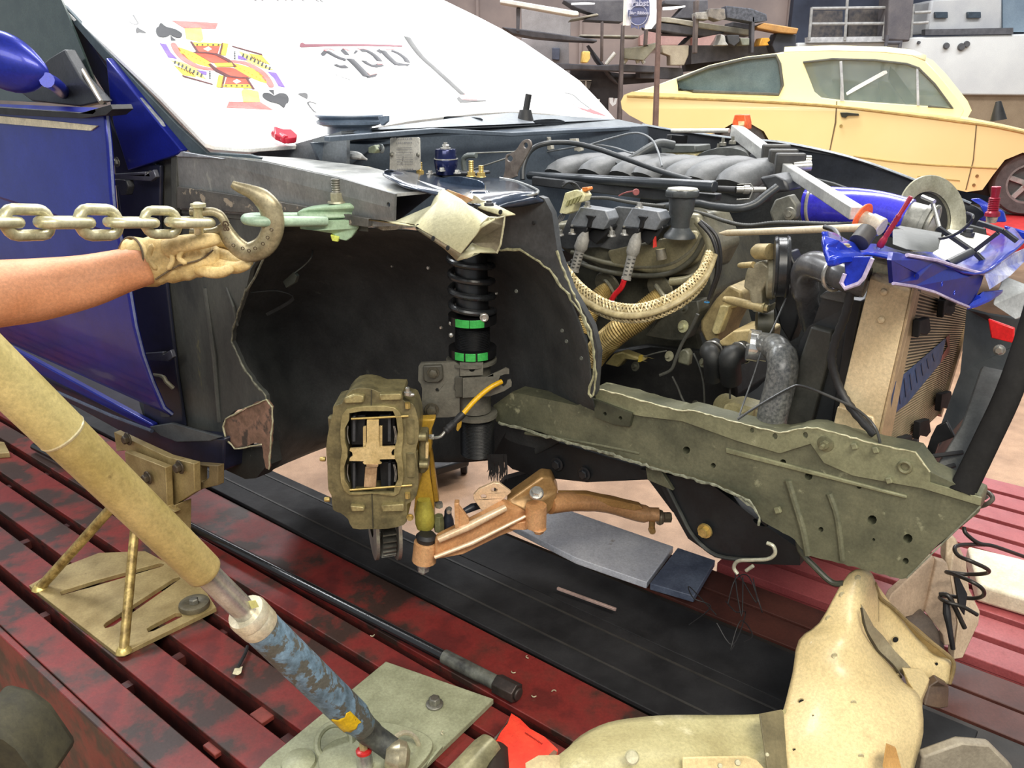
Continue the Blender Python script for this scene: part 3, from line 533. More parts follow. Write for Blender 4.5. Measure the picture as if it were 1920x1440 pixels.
# --- frame rail
z5 = zo(640, 480, 3); z6b = zo(1280, 480, 3); z9 = zo(1280, 960, 3)
VR = 1.40
top = torn(z5([(1400, 820), (1430, 790), (1420, 745), (1580, 780), (1640, 800), (1820, 850), (1900, 870)]), 2, 6, 8, 1.0)+torn(z6b([(20, 860), (300, 935), (545, 995), (700, 965), (760, 968), (1090, 1060), (1310, 1105), (1390, 1215)]), 0, 7, 12, .8)+[(1800, 912), (1838, 930)]
rest = torn([(1840, 936), (1834, 962), (1760, 1020), (1700, 1084), (1690, 1086), (1612, 1066), (1560, 1052), (1512, 1040), (1490, 1012), (1430, 978), (1414, 950), (1380, 930), (1330, 906), (1240, 880), (1150, 858), (1060, 826), (985, 802), (930, 790)], 3, 17, 10, 1.2)
holes = [(1287, 844, 7), (1337, 873, 5), (1468, 867, 6), (1516, 893, 7.5), (1500, 910, 0), (1611, 912, 5), (1635, 975, 9), (1702, 1010, 9), (1698, 1052, 6), (1539, 993, 5), (1536, 866, 0), (1638, 1012, 3)]
m = M(); m.slab(vs(top+rest+[(925, 760), (960, 735), (1080, 760)], VR), R*.05, [vs(circ(x, y, r, 10), VR) for x, y, r in holes if r]); rl = ob('frame_rail', m, RAILD, car, label='long olive dusty front frame rail with holes and torn top flange')
m = M(); m.slab(vs([(930, 790), (1250, 880), (1400, 940), (1500, 1010), (1690, 1080), (1836, 960), (1700, 860), (1200, 790)], VR+.05), R*.01); ob('rail_back_wall', m, HOLE, car)
# light top flange strip
f1 = z5([(1420, 745), (1580, 780), (1640, 800), (1820, 850), (1920, 872)])+z6b([(60, 870), (300, 935), (545, 995), (700, 965), (760, 968), (1090, 1060), (1310, 1105), (1390, 1215)])
f2 = [(x, y+(17 if x < 1560 else 0)) for x, y in f1]
pts = f1+[(1743, 906), (1840, 934), (1838, 948), (1730, 916), (1600, 892), (1545, 868), (1520, 832), (1462, 850), (1380, 826), (1280, 790), (1200, 780), (1120, 760)]
m = M(); m.slab(vs(pts, VR-.006), R*.005, [vs(circ(x, y, r, 12, r*1.2), VR-.006) for x, y, r in [(1453, 818, 5), (1510, 816, 5), (1410, 807, 4), (1697, 875, 9)]]); ob('rail_top_flange', m, RAILM, car)
edge_strip(torn([(p[0], p[1]) for p in f1], 0, len(f1)-1, 8, 1.2), VR-.008, 1.5, 'torn_edge')
edge_strip(torn([(935, 792), (1060, 828), (1140, 850), (1240, 882), (1330, 906), (1376, 926), (1414, 952)], 0, 6, 7, 1.6), VR-.006, 3.2, 'torn_edge', mat('pale_weld_edge', (150, 152, 132), (96, 98, 84), sc_=40))
edge_strip(torn([(1380, 928), (1404, 938), (1412, 948), (1424, 970), (1422, 985)], 0, 4, 6, 1.2), VR-.008, 2.4, 'torn_edge', mat('pale_weld_edge', (150, 152, 132)))
edge_strip([(1838, 950), (1700, 1084)], VR-.008, 2.0, 'torn_edge', mat('pale_weld_edge', (150, 152, 132)))
# pressed ridges, bracket, bolts on the rail
m = M(); m.slab(vs([(1112, 748), (1185, 775), (1180, 800), (1150, 796), (1116, 782)], VR-.012), R*.01, [vs(circ(1134, 776, 3.5), VR-.012), vs(circ(1163, 784, 3.5), VR-.012)]); ob('rail_bracket', m, mat('dark_bracket', (70, 72, 56), (50, 52, 42), rough=.5), car, bev=.001)
for L, w in [([(1478, 900), (1490, 940), (1505, 990), (1515, 1040)], 8), ([(1555, 925), (1570, 970), (1580, 1050)], 7), ([(985, 812), (1100, 830), (1200, 850)], 3)]:
    m = M(); m.tube(cr([PV(x, y, VR+.002) for x, y in L], 4), pr(w, PV(*L[0], VR)), 10); ob('pressed_ridge', m, RAILD, car)
m = M(); m.slab(vs([(1360, 840), (1700, 930), (1700, 936), (1360, 850)], VR-.004), R*.006); ob('pressed_ridge', m, RAILM, car, bev=.002)
for x, y, r, nm in [(1548, 832, 13, 'nut'), (1697, 875, 13, 'sleeve')]:
    p = PV(x, y, VR-.006); s = pr(1, p); m = M()
    if nm == 'nut': m.lathe(p, -R, [(0, 16*s), (.002, 15*s), (.003, 9*s)], 20); m.lathe(p, -R, [(.002, 9*s), (.012, 8*s)], 6); m.lathe(p, -R, [(.01, 4*s), (.022, 4*s)], 10)
    else: m.ring(p-R*.002, R, 10.5*s, 3.5*s, 24); m.cyl(p, p+R*.04, 10*s, n=18)
    ob('rail_'+nm, m, mat('dusty_bolt', (128, 126, 98), (92, 92, 70), rough=.45, metal=.3), car)
for x, y in [(1600, 838), (1640, 845), (1456, 958), (1665, 902)]:
    p = PV(x, y, VR-.008); s = pr(1, p); m = M(); m.slab(vs([(x-6, y-5), (x+4, y-6), (x+8, y+4), (x-2, y+6)], VR-.014), R*.008); ob('weld_scar', m, RAILM, car, bev=.001)
m = M(); p = PV(1322, 995, VR+.03); s = pr(1, p); m.lathe(p, -R, [(0, 15*s), (.004, 14*s)], 18); m.lathe(p, -R, [(.004, 10*s), (.014, 9*s)], 6); gb = ob('gold_bolt', m, ZINC, car)
# lower dark crossmember and control-arm mount
SUB = mat('subframe_black', (34, 36, 38), (24, 25, 27), sc_=4, rough=.5, c3=(60, 62, 58), thr=.7, sc3=8, spec=.4)
m = M(); m.slab(vs([(950, 806), (1060, 832), (1160, 862), (1240, 884), (1300, 900), (1300, 985), (1260, 960), (1215, 900), (1100, 905), (1010, 895), (960, 880), (925, 850)], 1.47), R*.10); ob('crossmember', m, SUB, car, bev=.006)
m = M(); m.slab(vs([(1200, 880), (1330, 905), (1420, 975), (1500, 1030), (1500, 1060), (1420, 1058), (1340, 1045), (1290, 1010), (1262, 960), (1240, 915)], 1.44), R*.07, [vs(circ(1425, 980, 14, 14, 5, .4), 1.44)]); ob('arm_mount_bracket', m, SUB, car, bev=.006)
m = M(); m.tube(cr([PV(x, y, 1.435) for x, y in [(1250, 910), (1275, 960), (1300, 1005), (1345, 1042), (1420, 1050)]], 5), pr(4, PV(1300, 1000, 1.43)), 8); ob('pressed_ridge', m, mat('worn_black_edge', (70, 72, 68), (44, 46, 44), rough=.4), car)
m = M(); m.tube(cr([PV(x, y, 1.43) for x, y in [(1497, 990), (1500, 1030), (1530, 1065), (1560, 1092), (1582, 1094)]], 5), pr(6, PV(1500, 1030, 1.4)), 10); ob('tow_loop', m, mat('worn_olive_rod', (84, 86, 72), (62, 64, 54), rough=.4), car)
for x, y in [(1045, 870), (1096, 888)]:
    p = PV(x, y, 1.465); m = M(); m.bolt(p, -R, pr(9, p), pr(8, p)); ob('subframe_bolt', m, mat('black_bolt', (50, 52, 56), rough=.3, metal=.4), car)
m = M(); m.slab(vs([(1210, 876), (1240, 884), (1262, 920), (1250, 915), (1214, 900)], 1.43), R*.01); ob('gusset', m, RAILD, car, bev=.001)
# grimy frayed boot strands below the strut
m = M()
for i in range(46):
    x = 917+random.uniform(-3, 32); y = 852; x2 = x+random.uniform(-8, 10); p = [PV(x, y, 1.33), PV((x+x2)/2+2, 880, 1.33), PV(x2, random.uniform(885, 905), 1.33)]
    m.tube(p, [.002, .0016, .0004], 4)
ob('frayed_strand', m, RUB, car, kind='stuff')
# inner rail / firewall behind engine, cowl
FW = mat('slate_firewall', (88, 98, 110), (74, 84, 96), sc_=3, rough=.42, metal=.1, coat=.1)
zB = zo(640, 0, 3)
def fwl(L, z0=None): return L
# firewall: plane u=-1.5.. facing the engine
m = M(); m.slab([PV(*p) for p in [(586, 268, 1.30), (700, 250, 1.5), (810, 248, 1.75), (930, 243, 2.05), (1216, 236, 2.6), (1216, 300, 2.6), (1180, 470, 2.4), (960, 470, 1.95), (800, 430, 1.65), (640, 400, 1.4)]], F*-.01); ob('firewall', m, FW, car)
m = M(); m.slab([PV(*p) for p in [(586, 262, 1.30), (640, 246, 1.35), (720, 238, 1.5), (860, 220, 1.85), (960, 211, 2.1), (1160, 224, 2.55), (1216, 236, 2.6), (930, 247, 2.05), (810, 250, 1.75), (700, 252, 1.5), (640, 262, 1.35)]], -UP*.006); cw = ob('cowl_panel', m, mat('grey_cowl', (116, 122, 128), (94, 100, 106), sc_=4, rough=.4, metal=.2), car)
for L in [[(800, 222), (840, 218), (900, 221), (895, 228), (840, 231), (800, 228)], [(1000, 226), (1040, 223), (1060, 229), (1030, 233)]]:
    m = M(); m.slab(vs(cr2(L, 3), 1.9), -UP*.004); ob('cowl_slot', m, mat('dark_slot', (50, 56, 64), rough=.6), cw)
m = M(); m.tube(cr([PV(x, y, 2.0) for x, y in [(830, 221), (850, 230), (870, 224), (905, 228), (925, 234)]], 4), .008, 8); ob('cowl_hose', m, PLAS, cw)
m = M(); p = PV(985, 225, 2.1); m.cyl(p-UP*.02, p+UP*.03, .03, .018, 14); m.cyl(p+UP*.02, p+UP*.075+X1*.01, .01, n=10); ob('wiper_pivot', m, RUB, cw)
m = M(); m.slab([PV(*p) for p in [(626, 268, 1.34), (690, 262, 1.42), (800, 252, 1.7), (812, 262, 1.7), (700, 272, 1.45), (640, 320, 1.36), (626, 316, 1.34)]], R*.01); ob('cowl_lip', m, FW, car, bev=.003)
m = M(); m.slab(us([(618, 256), (820, 240), (960, 248), (1216, 236), (1216, 243), (960, 256), (820, 250), (618, 266)], -1.50), -F*.02); ob('cowl_edge', m, FW, car, bev=.002)
m = M(); m.slab(vs([(470, 288), (560, 268), (610, 254), (650, 262), (650, 322), (560, 306), (480, 302)], 1.33), R*.01); ob('cowl_corner', m, mat('grey_cowl', (104, 112, 120)), car)
m = M(); m.slab(vs([(1180, 280), (1216, 292), (1400, 303), (1560, 343), (1700, 393), (1846, 430), (1850, 470), (1720, 520), (1720, 860), (1180, 850)], 2.52), R*.02); ob('far_wheel_housing', m, DARKM, car)
# data plate on the firewall
dp = thing('data_plate', 'worn aluminium data plate with faded stamped text on the slate panel', 'plate', z6v(780, 600, 1.44))
m = M(); m.slab([z6v(x, y, 1.44) for x, y in [(660, 350), (670, 343), (885, 338), (900, 345), (905, 595), (895, 605), (670, 612), (657, 605)]], R*.003); ob('plate', m, mat('tarnished_aluminium', (196, 194, 186), (170, 168, 160), sc_=14, rough=.5, c3=(140, 138, 132), thr=.62, sc3=30), dp)
c0 = z6v(780, 475, 1.438); xr = (z6v(900, 470, 1.438)-z6v(660, 475, 1.438)).normalized(); s = pr(1/4.364, c0); yd = UP
INK = mat('faded_print', (132, 134, 140), (110, 112, 118), rough=.7)
m = M()
for yy, n_, hh in [(118, 9, 16), (88, 8, 12), (50, 14, 7), (36, 13, 7), (14, 15, 6), (-6, 14, 6), (-24, 12, 6), (-42, 14, 6), (-60, 11, 6), (-80, 10, 6), (-124, 10, 20)]:
    for k in range(n_):
        w_ = 170/n_*random.uniform(.4, .75)
        m.box(c0+xr*((k+.5)/n_-.5)*190*s+yd*yy*s-R*.001, xr*w_*.4*s, R*.0004, yd*hh*.4*s)
ob('faded_print', m, INK, dp, kind='stuff', smooth=0)
for x in (672, 890):
    m = M(); p = z6v(x, 480, 1.436); m.lathe(p, -R, [(0, 18*s), (.003, 14*s), (.004, 3*s)], 14); ob('rivet', m, DSTEEL, dp)
# firewall bolts, grommet, brackets
for x, y, v, r, lb in [(230, 490, 1.38, 34, 'left'), (588, 430, 1.42, 36, 'right')]:
    t = thing('flange_bolt', 'round grey flanged bolt on slate panel, %s of the data plate pair' % ('farther from' if lb == 'left' else 'next to'), 'bolt', z6v(x, y, v)); p = z6v(x, y, v); s = pr(1/4.364, p)
    m = M(); m.lathe(p, -R, [(0, r*s*1.1), (8*s, r*s), (12*s, r*s*.8)], 20); ob('flange', m, mat('grey_flange_metal', (150, 156, 158), (110, 116, 118), rough=.4, metal=.4), t)
    m = M(); m.lathe(p-R*10*s, -R, [(0, r*s*.55), (26*s, r*s*.5)], 6); ob('hex_head', m, mat('dark_hex', (90, 94, 98), rough=.4, metal=.5), t)
m = M(); m.slab([z6v(x, y, 1.40) for x, y in [(480, 420), (530, 400), (550, 440), (530, 470), (480, 465)]], R*.02); ob('bracket', m, mat('pale_green_bracket', (170, 180, 150), rough=.5), None, 'small pale green bracket behind the flange bolt by the data plate', 'bracket', bev=.002)
m = M(); m.tube(cr([z6v(230, 445, 1.36), z6v(330, 480, 1.36), z6v(400, 490, 1.36), z6v(470, 520, 1.38)], 4), [.004, .004, .004, .005, .009, .01, .01, .01, .009, .008, .005, .003, .003], 10); ob('cable_end', m, mat('pale_cable_end', (176, 178, 178), rough=.35), None, 'short cable with pale tapered sleeve left of the data plate', 'cable')
# master cylinder / cap at left of cowl
t = thing('reservoir_cap', 'wide blue-black round cap standing on the cowl beside the white hood', 'cap', z6v(330, 300, 1.42)); p = z6v(335, 310, 1.42); s = pr(1/4.364, p)
m = M(); m.lathe(p, UP, [(0, 185*s), (60*s, 180*s), (62*s, 215*s), (80*s, 262*s), (100*s, 268*s), (118*s, 240*s), (140*s, 276*s), (150*s, 274*s), (152*s, 250*s)], 36); ob('cap', m, mat('blue_grey_plastic', (104, 118, 136), (84, 98, 116), rough=.35), t)
m = M(); m.slab([z6v(x, y, 1.38) for x, y in [(560, 170), (632, 162), (632, 210), (590, 245), (575, 220)]], R*.01); ob('lip_tab', m, mat('blue_grey_plastic', (70, 86, 110)), t, bev=.001)
# rusty two-hole bracket
m = M(); m.slab([z6v(x, y, 1.6) for x, y in cr2([(1740, 370), (1790, 355), (1812, 390), (1800, 440), (1700, 620), (1690, 660), (1590, 680), (1600, 600), (1605, 490), (1640, 470), (1690, 440)], 3)], R*.006, [[z6v(*q, 1.6) for q in circ(1768, 405, 20, 10, 24)], [z6v(*q, 1.6) for q in circ(1638, 512, 26, 10, 26)]]); ob('bracket', m, mat('brown_grey_bracket', (120, 112, 106), (92, 84, 80), sc_=14, rough=.5, c3=(150, 110, 84), thr=.66), None, 'brown-grey steel bracket with two holes standing behind the tower', 'bracket', bev=.001)
m = M(); m.tube(cr([z6v(1270, 620, 1.58), z6v(1262, 520, 1.58), z6v(1300, 488, 1.58), z6v(1365, 486, 1.58)], 4), pr(22/4.36, z6v(1270, 520, 1.58)), 10); ob('pipe', m, mat('green_grey_pipe', (104, 112, 110), rough=.4), None, 'short bent grey-green pipe behind the gold studs', 'pipe')
for a, b, r in [((1290, 470), (1690, 455), 6), ((1340, 600), (1610, 510), 6)]:
    m = M(); m.cyl(z6v(*a, 1.62), z6v(*b, 1.62), pr(r/4.36, z6v(*a, 1.6)), n=8); ob('linkage_rod', m, mat('thin_grey_rod', (134, 134, 126), rough=.35, metal=.3), None, 'thin grey rod running level behind the studs' if r and a[0] == 1290 else 'thin grey rod slanting up to the two-hole bracket', 'rod')
# far side apron and fender line
m = M(); m.slab([PV(*p) for p in [(1216, 236, 2.6), (1262, 246, 2.62), (1380, 262, 2.62), (1470, 268, 2.64), (1590, 296, 2.66), (1700, 335, 2.68), (1830, 388, 2.7), (1850, 402, 2.7), (1840, 440, 2.7), (1700, 400, 2.68), (1560, 350, 2.66), (1400, 310, 2.64), (1216, 300, 2.6)]], R*.01); ob('far_apron', m, mat('far_apron_black', (44, 48, 56), (34, 38, 44), rough=.4), car)
m = M(); pts = [PV(*p) for p in [(1205, 234, 2.6), (1262, 244, 2.62), (1380, 260, 2.62), (1470, 268, 2.64), (1590, 294, 2.66), (1700, 332, 2.68), (1820, 382, 2.7)]]; m.tube(cr(pts, 4), .012, 8, flat=.4); ob('far_fender_edge', m, mat('slate_edge', (104, 112, 118), (80, 86, 92), rough=.35, metal=.2), car)
m = M(); m.slab([PV(*p) for p in [(1365, 300, 2.4), (1400, 280, 2.45), (1440, 276, 2.5), (1470, 300, 2.5), (1460, 318, 2.4), (1380, 322, 2.35)]], -UP*.05); ob('far_strut_tower', m, DOME, car, bev=.012, seg=3)
m = M(); m.slab([PV(*p) for p in cr2([(1300, 300), (1320, 284), (1360, 276), (1400, 286), (1405, 312), (1380, 322), (1310, 322)], 3)] if False else [PV(x, y, 2.3) for x, y in cr2([(1300, 300), (1320, 284), (1360, 276), (1400, 286), (1405, 312), (1380, 322), (1310, 322)], 3)], R*.15); ob('far_tower_dome', m, mat('dusty_dome', (92, 94, 92), (70, 72, 72), rough=.35, metal=.3), car, bev=.01, seg=3)
m = M(); m.slab(us([(1260, 252), (1320, 256), (1330, 275), (1322, 284), (1310, 270), (1258, 268)], -1.35), -F*.02); ob('far_corner_gusset', m, BLACK, car, bev=.003)

# --- blue crumpled core support
zC = zo(1300, 320, 1920/620)
def c3(x, y, v): q = zC([(x, y)])[0]; return PV(q[0], q[1], v)
cs = thing('core_support', 'crumpled glossy blue radiator core support across the nose', 'panel', c3(1300, 600, 1.5))
m = M(); m.slab([c3(*p) for p in [(1150, 520, 1.22), (1160, 475, 1.24), (1240, 490, 1.30), (1410, 520, 1.42), (1480, 565, 1.48), (1600, 580, 1.56), (1690, 600, 1.62), (1670, 665, 1.62), (1640, 730, 1.6), (1600, 792, 1.58), (1540, 768, 1.53), (1400, 705, 1.43), (1280, 672, 1.34), (1160, 655, 1.25)]], F*-.006, [[c3(x, y, v) for x, y in circ(cx_, cy_, r, 12, ry)] for cx_, cy_, r, ry, v in [(1297, 614, 15, 20, 1.335)]]); ob('front_face', m, mat('deep_gloss_blue', (24, 38, 140), (18, 28, 108), sc_=3, rough=.3, metal=.05, spec=.3), cs)
rowsb = [
 [(745, 365, 1.1), (880, 395, 1.3), (1040, 440, 1.5), (1230, 465, 1.7), (1420, 490, 1.8), (1520, 520, 1.85), (1700, 400, 2.2), (1840, 330, 2.45)],
 [(765, 420, 1.1), (900, 430, 1.25), (1050, 470, 1.4), (1240, 500, 1.55), (1440, 540, 1.65), (1600, 540, 1.75), (1780, 450, 1.95), (1900, 380, 2.2)],
 [(780, 500, 1.1), (900, 490, 1.18), (1050, 500, 1.22), (1240, 500, 1.34), (1440, 535, 1.46), (1690, 600, 1.60), (1840, 480, 1.8), (1930, 410, 2.05)]]
m = M(); m.grid(gridpx([[ (lambda q: (q[0], q[1], v))(zC([(x, y)])[0]) for x, y, v in r] for r in rowsb], 4))
for i, v in enumerate(m.v): v.z += .004*math.sin(i*.9)
ob('top_face', m, BLUEL, cs, sol=.004, smooth=50)
m = M(); m.slab([c3(*p) for p in [(745, 365, 1.1), (760, 440, 1.08), (785, 510, 1.08), (830, 500, 1.08), (880, 490, 1.1), (1000, 480, 1.15), (900, 440, 1.12), (850, 400, 1.1)]], -UP*.012); ob('left_ear', m, BLUEL, cs, bev=.003)
m = M(); rb = [(870, 500), (1040, 500), (1030, 560), (990, 620), (960, 650), (880, 682), (862, 650), (880, 600)]
m.slab([c3(x, y, 1.12) for x, y in rb], R*.006); ob('bent_flange', m, BLUEL, cs, bev=.002)
m = M(); m.tube([c3(x, y, 1.115) for x, y in [(1040, 510), (990, 622), (960, 655), (880, 684), (860, 650), (880, 600)]], .003, 6); ob('pale_edge', m, mat('lilac_bare_edge', (196, 184, 210), (150, 140, 180), rough=.3), cs)
m = M(); m.tube([c3(*p) for p in [(1160, 655, 1.245), (1280, 672, 1.335), (1400, 705, 1.42), (1540, 768, 1.52), (1600, 792, 1.57)]], .0025, 6); m.tube([c3(*p) for p in [(1240, 490, 1.29), (1410, 520, 1.41), (1600, 580, 1.55), (1690, 600, 1.61)]], .003, 6); ob('pale_edge', m, mat('lilac_bare_edge', (196, 184, 210)), cs)
m = M(); m.slab([c3(*p) for p in [(1590, 790, 1.57), (1680, 700, 1.62), (1800, 690, 1.72), (1790, 700, 1.7), (1720, 745, 1.64), (1650, 775, 1.6)]], -UP*.006); ob('lower_tab', m, BLUEL, cs, bev=.001)
m = M(); m.slab([c3(*p) for p in [(1690, 600, 1.61), (1730, 570, 1.64), (1860, 480, 1.8), (1930, 450, 1.9), (1930, 520, 1.9), (1840, 610, 1.72), (1720, 690, 1.62)]], R*.01); ob('right_face', m, mat('white_blue_scuffed', (206, 208, 226), (70, 84, 190), sc_=5, rough=.25, coat=.3), cs)
for x, y, v, r in [(868, 440, 1.14, 26), (1420, 655, 1.42, 15), (1492, 706, 1.47, 14)]:
    p = c3(x, y, v)-F*-.004; s = pr(1/3.097, p); m = M(); (m.bolt(p, UP, r*s*.8, r*s*.6) if r > 20 else m.ring(p+F*.002, F, r*s, 2.5*s, 20)); ob('bolt' if r > 20 else 'stamped_ring', m, mat('tan_bolt', (150, 136, 110), rough=.4, metal=.5) if r > 20 else BLUEL, cs)
# small blue far corner (passenger side) 
m = M(); m.slab([c3(*p) for p in [(1605, 165, 2.62), (1650, 160, 2.64), (1720, 200, 2.66), (1800, 240, 2.66), (1815, 300, 2.66), (1720, 300, 2.64), (1650, 290, 2.62), (1690, 260, 2.62), (1660, 200, 2.62)]], R*.02); ob('far_corner', m, BLUEL, cs, bev=.004)
m = M(); m.slab([c3(*p) for p in [(1800, 320, 2.6), (1940, 360, 2.6), (1940, 420, 2.6), (1830, 390, 2.6)]], R*.02); ob('far_corner_lip', m, BLUEL, cs, bev=.004)
m = M(); m.box(W(-1.05, 2.06, .41), F*.60, R*.44, UP*.01); ob('undertray', m, SUB, car)
m = M(); m.slab([W(-1.62, 1.72, .42), W(-1.62, 2.55, .42), W(-1.62, 2.55, .95), W(-1.62, 1.72, .95)], F*.01); ob('lower_firewall', m, SUB, car)
# ================================================================== SUSPENSION CORNER
zs5 = zo(560, 660, 1473/440)     # caliper close-up frame
YC = 1.60
def k5(x, y, yy): q = zs5([(x, y)])[0]; return PY(q[0], q[1], yy)
def K(L, yy): return [k5(x, y, yy) for x, y in L]
def S5(p): return pr(440/1473, p)
CAL = mat('olive_gold_cast_metal', (146, 136, 98), (96, 90, 66), sc_=7, rough=.38, metal=.55, bump=.2, bsc=50, c3=(78, 74, 56), thr=.66, sc3=10, soft=.1)
CALL = mat('olive_gold_lit_edge', (176, 164, 118), (134, 124, 86), sc_=9, rough=.32, metal=.6)  # paler copy of the cast metal, painting in its lit edges
cal = thing('brake_caliper', 'olive-gold six piston brake caliper standing upright on the hub', 'brake caliper', k5(460, 1110, YC))
outl = [(340, 235), (420, 226), (480, 240), (520, 256), (650, 258), (652, 300), (690, 320), (720, 330), (745, 400), (755, 470), (750, 560), (735, 620), (745, 700), (752, 800), (740, 900), (700, 945), (680, 960), (682, 1040), (660, 1085), (560, 1110), (440, 1112), (340, 1108), (310, 1050), (260, 1010), (215, 990), (205, 900), (185, 860), (180, 720), (172, 600), (190, 480), (215, 380), (218, 340), (270, 325), (285, 290)]
hole = [(318, 385), (400, 372), (520, 372), (592, 372), (612, 420), (622, 500), (614, 560), (598, 610), (598, 660), (618, 700), (624, 800), (600, 850), (598, 884), (322, 884), (318, 850), (288, 800), (286, 720), (306, 660), (306, 610), (290, 560), (290, 480), (316, 430)]
m = M(); m.slab(K(cr2(outl, 2), YC), Y1*.085, [K(hole, YC)]); ob('caliper_body', m, CAL, cal, bev=.004, seg=3)
rim = [(300, 360), (460, 340), (600, 350), (650, 420), (655, 560), (645, 640), (660, 760), (640, 860), (600, 905), (460, 890), (320, 900), (265, 820), (262, 680), (272, 620), (262, 560), (265, 440)]
m = M(); m.slab(K(cr2(rim, 2), YC-.006), Y1*.008, [K(hole, YC-.006)]); ob('window_rim', m, CALL, cal, bev=.002)
for cy in (470, 680):   # piston bulges left + right
    for x0, x1, yy in [(190, 250, 0), (662, 752, 0)]:
        m = M(); c = k5((x0+x1)/2, cy+15, YC+.012); s = S5(c); w = (x1-x0)/2
        m.lathe(c-UP*95*s, UP, [(0, w*s*.6), (14*s, w*s), (176*s, w*s), (190*s, w*s*.6)], 20); ob('piston_housing', m, CAL, cal)
for L in [[(285, 290), (345, 268), (410, 276), (408, 318), (285, 322)], [(505, 268), (645, 262), (648, 300), (505, 304)], [(515, 965), (660, 955), (664, 1000), (520, 1004)], [(320, 965), (410, 975), (414, 1000), (330, 1004)]]:
    m = M(); m.slab(K(L, YC-.012), Y1*.02); ob('cast_boss', m, CALL, cal, bev=.003)
m = M(); m.slab(K([(454, 240), (460, 240), (458, 345), (452, 345)], YC-.002), Y1*.004); m.slab(K([(456, 890), (462, 890), (470, 1108), (464, 1108)], YC-.002), Y1*.004); ob('joint_line', m, mat('dark_joint_line', (66, 62, 46), rough=.6), cal)
m = M(); m.slab(K([(300, 380), (620, 380), (620, 890), (300, 890)], YC+.06), Y1*.02); ob('dark_back', m, HOLE, cal)
for side in (0, 1):
    for y0 in (395, 690):
        L = [(322, y0), (420, y0), (405, y0+190), (330, y0+190)] if not side else [(505, y0), (606, y0), (598, y0+190), (520, y0+190)]
        m = M(); m.slab(K(L, YC+.03), Y1*.03); ob('brake_pad', m, RUB, cal, bev=.002)
        xx = 348 if not side else 570
        m = M(); m.slab(K([(xx-10, y0+10), (xx+8, y0+8), (xx+8, y0+170), (xx-10, y0+170)], YC+.004), Y1*.02); ob('pad_backing_plate', m, PLAS, cal, bev=.001)
for x in (314, 598, 606):
    for y0 in (520, 760):
        m = M(); c = k5(x, y0, YC+.01); s = S5(c); m.tube(cr([c+UP*60*s, c+X1*(8*s)*(1 if x > 400 else -1), c-UP*60*s], 4), 3.4*s, 6); ob('piston_edge', m, STEEL, cal)
for y_, x0, x1 in [(412, 330, 690), (858, 322, 712)]:
    m = M(); a, b = k5(x0, y_+8, YC-.004), k5(x1, y_-10 if y_ < 500 else y_-22, YC-.004); m.cyl(a, b, 7*S5(a), n=10); ob('pad_pin', m, ZINC, cal)
GCL = mat('light_gold_spring', (228, 204, 150), (204, 178, 122), sc_=8, rough=.33, metal=.5)
cross = [(428, 430), (502, 430), (502, 560), (508, 598), (600, 594), (606, 606), (592, 612), (580, 632), (584, 652), (602, 658), (604, 672), (510, 674), (508, 690), (520, 700), (500, 706), (414, 706), (402, 696), (410, 686), (318, 684), (320, 668), (340, 652), (336, 630), (320, 620), (322, 608), (420, 602), (428, 560)]
m = M(); m.slab(K(cross, YC-.012), Y1*.006); ob('pad_spring', m, GCL, cal, bev=.001)
m = M(); m.slab(K([(404, 470), (424, 466), (424, 600), (404, 600)], YC+.0), Y1*.006); m.slab(K([(506, 466), (524, 466), (524, 600), (506, 600)], YC), Y1*.006); ob('spring_wing', m, GCL, cal, bev=.001)
m = M(); m.slab(K([(424, 706), (500, 706), (498, 722), (424, 722)], YC-.014), Y1*.01); m.slab(K([(418, 722), (492, 722), (484, 850), (408, 850)], YC-.006), Y1*.008); ob('spring_tail', m, mat('rosy_gold_spring', (206, 176, 140), (160, 130, 98), sc_=9, rough=.3, metal=.6), cal, bev=.001)
for x, y, r, ax_ in [(232, 425, 12, -X1), (238, 862, 12, -X1), (150, 672, 15, -X1), (178, 925, 17, -X1)]:
    p = k5(x+18, y, YC+.02); s = S5(p); m = M(); m.lathe(p, ax_, [(0, r*s), (26*s, r*s), (34*s, r*.8*s)], 12); ob('bleed_screw', m, ZINC, cal)
for x, y in [(684, 335), (684, 900)]:
    m = M(); p = k5(x, y, YC-.004); s = S5(p); m.lathe(p+UP*18*s, -UP, [(0, 18*s), (36*s, 18*s)], 6); ob('hex_fitting', m, ZINC, cal)
m = M(); c = k5(685, 250, YC); s = S5(c); m.lathe(c-UP*20*s, UP, [(0, 22*s), (20*s, 24*s), (24*s, 14*s), (46*s, 14*s), (52*s, 8*s)], 14); m.lathe(c-UP*20*s, X1, [(0, 14*s), (26*s, 14*s), (40*s, 9*s)], 12); ob('bleed_nipple', m, STEEL, cal)
m = M(); c = k5(700, 1035, YC); m.lathe(c, -Y1, [(0, 24*s), (8*s, 24*s)], 16); m.lathe(c-Y1*8*s, -Y1, [(0, 18*s), (20*s, 17*s)], 6); ob('mount_bolt', m, ZINC, cal)
m = M(); m.slab(K([(750, 500), (810, 500), (812, 560), (800, 590), (800, 660), (818, 690), (812, 740), (790, 765), (752, 765), (755, 640)], YC+.02), Y1*.03); ob('mounting_ear', m, CAL, cal, bev=.005, seg=3)
m = M(); c = k5(790, 705, YC+.01); s = S5(c); m.lathe(c-X1*30*s, X1, [(0, 26*s), (50*s, 26*s), (54*s, 22*s)], 18); ob('banjo_boss', m, CAL, cal); m = M(); c = k5(786, 530, YC+.01); m.lathe(c-X1*30*s, X1, [(0, 30*s), (44*s, 30*s), (48*s, 24*s)], 18); ob('banjo_boss', m, CAL, cal)
m = M(); m.slab(K([(796, 575), (816, 575), (812, 670), (796, 670)], YC), Y1*.01); ob('gold_tag', m, GCL, cal, bev=.001)
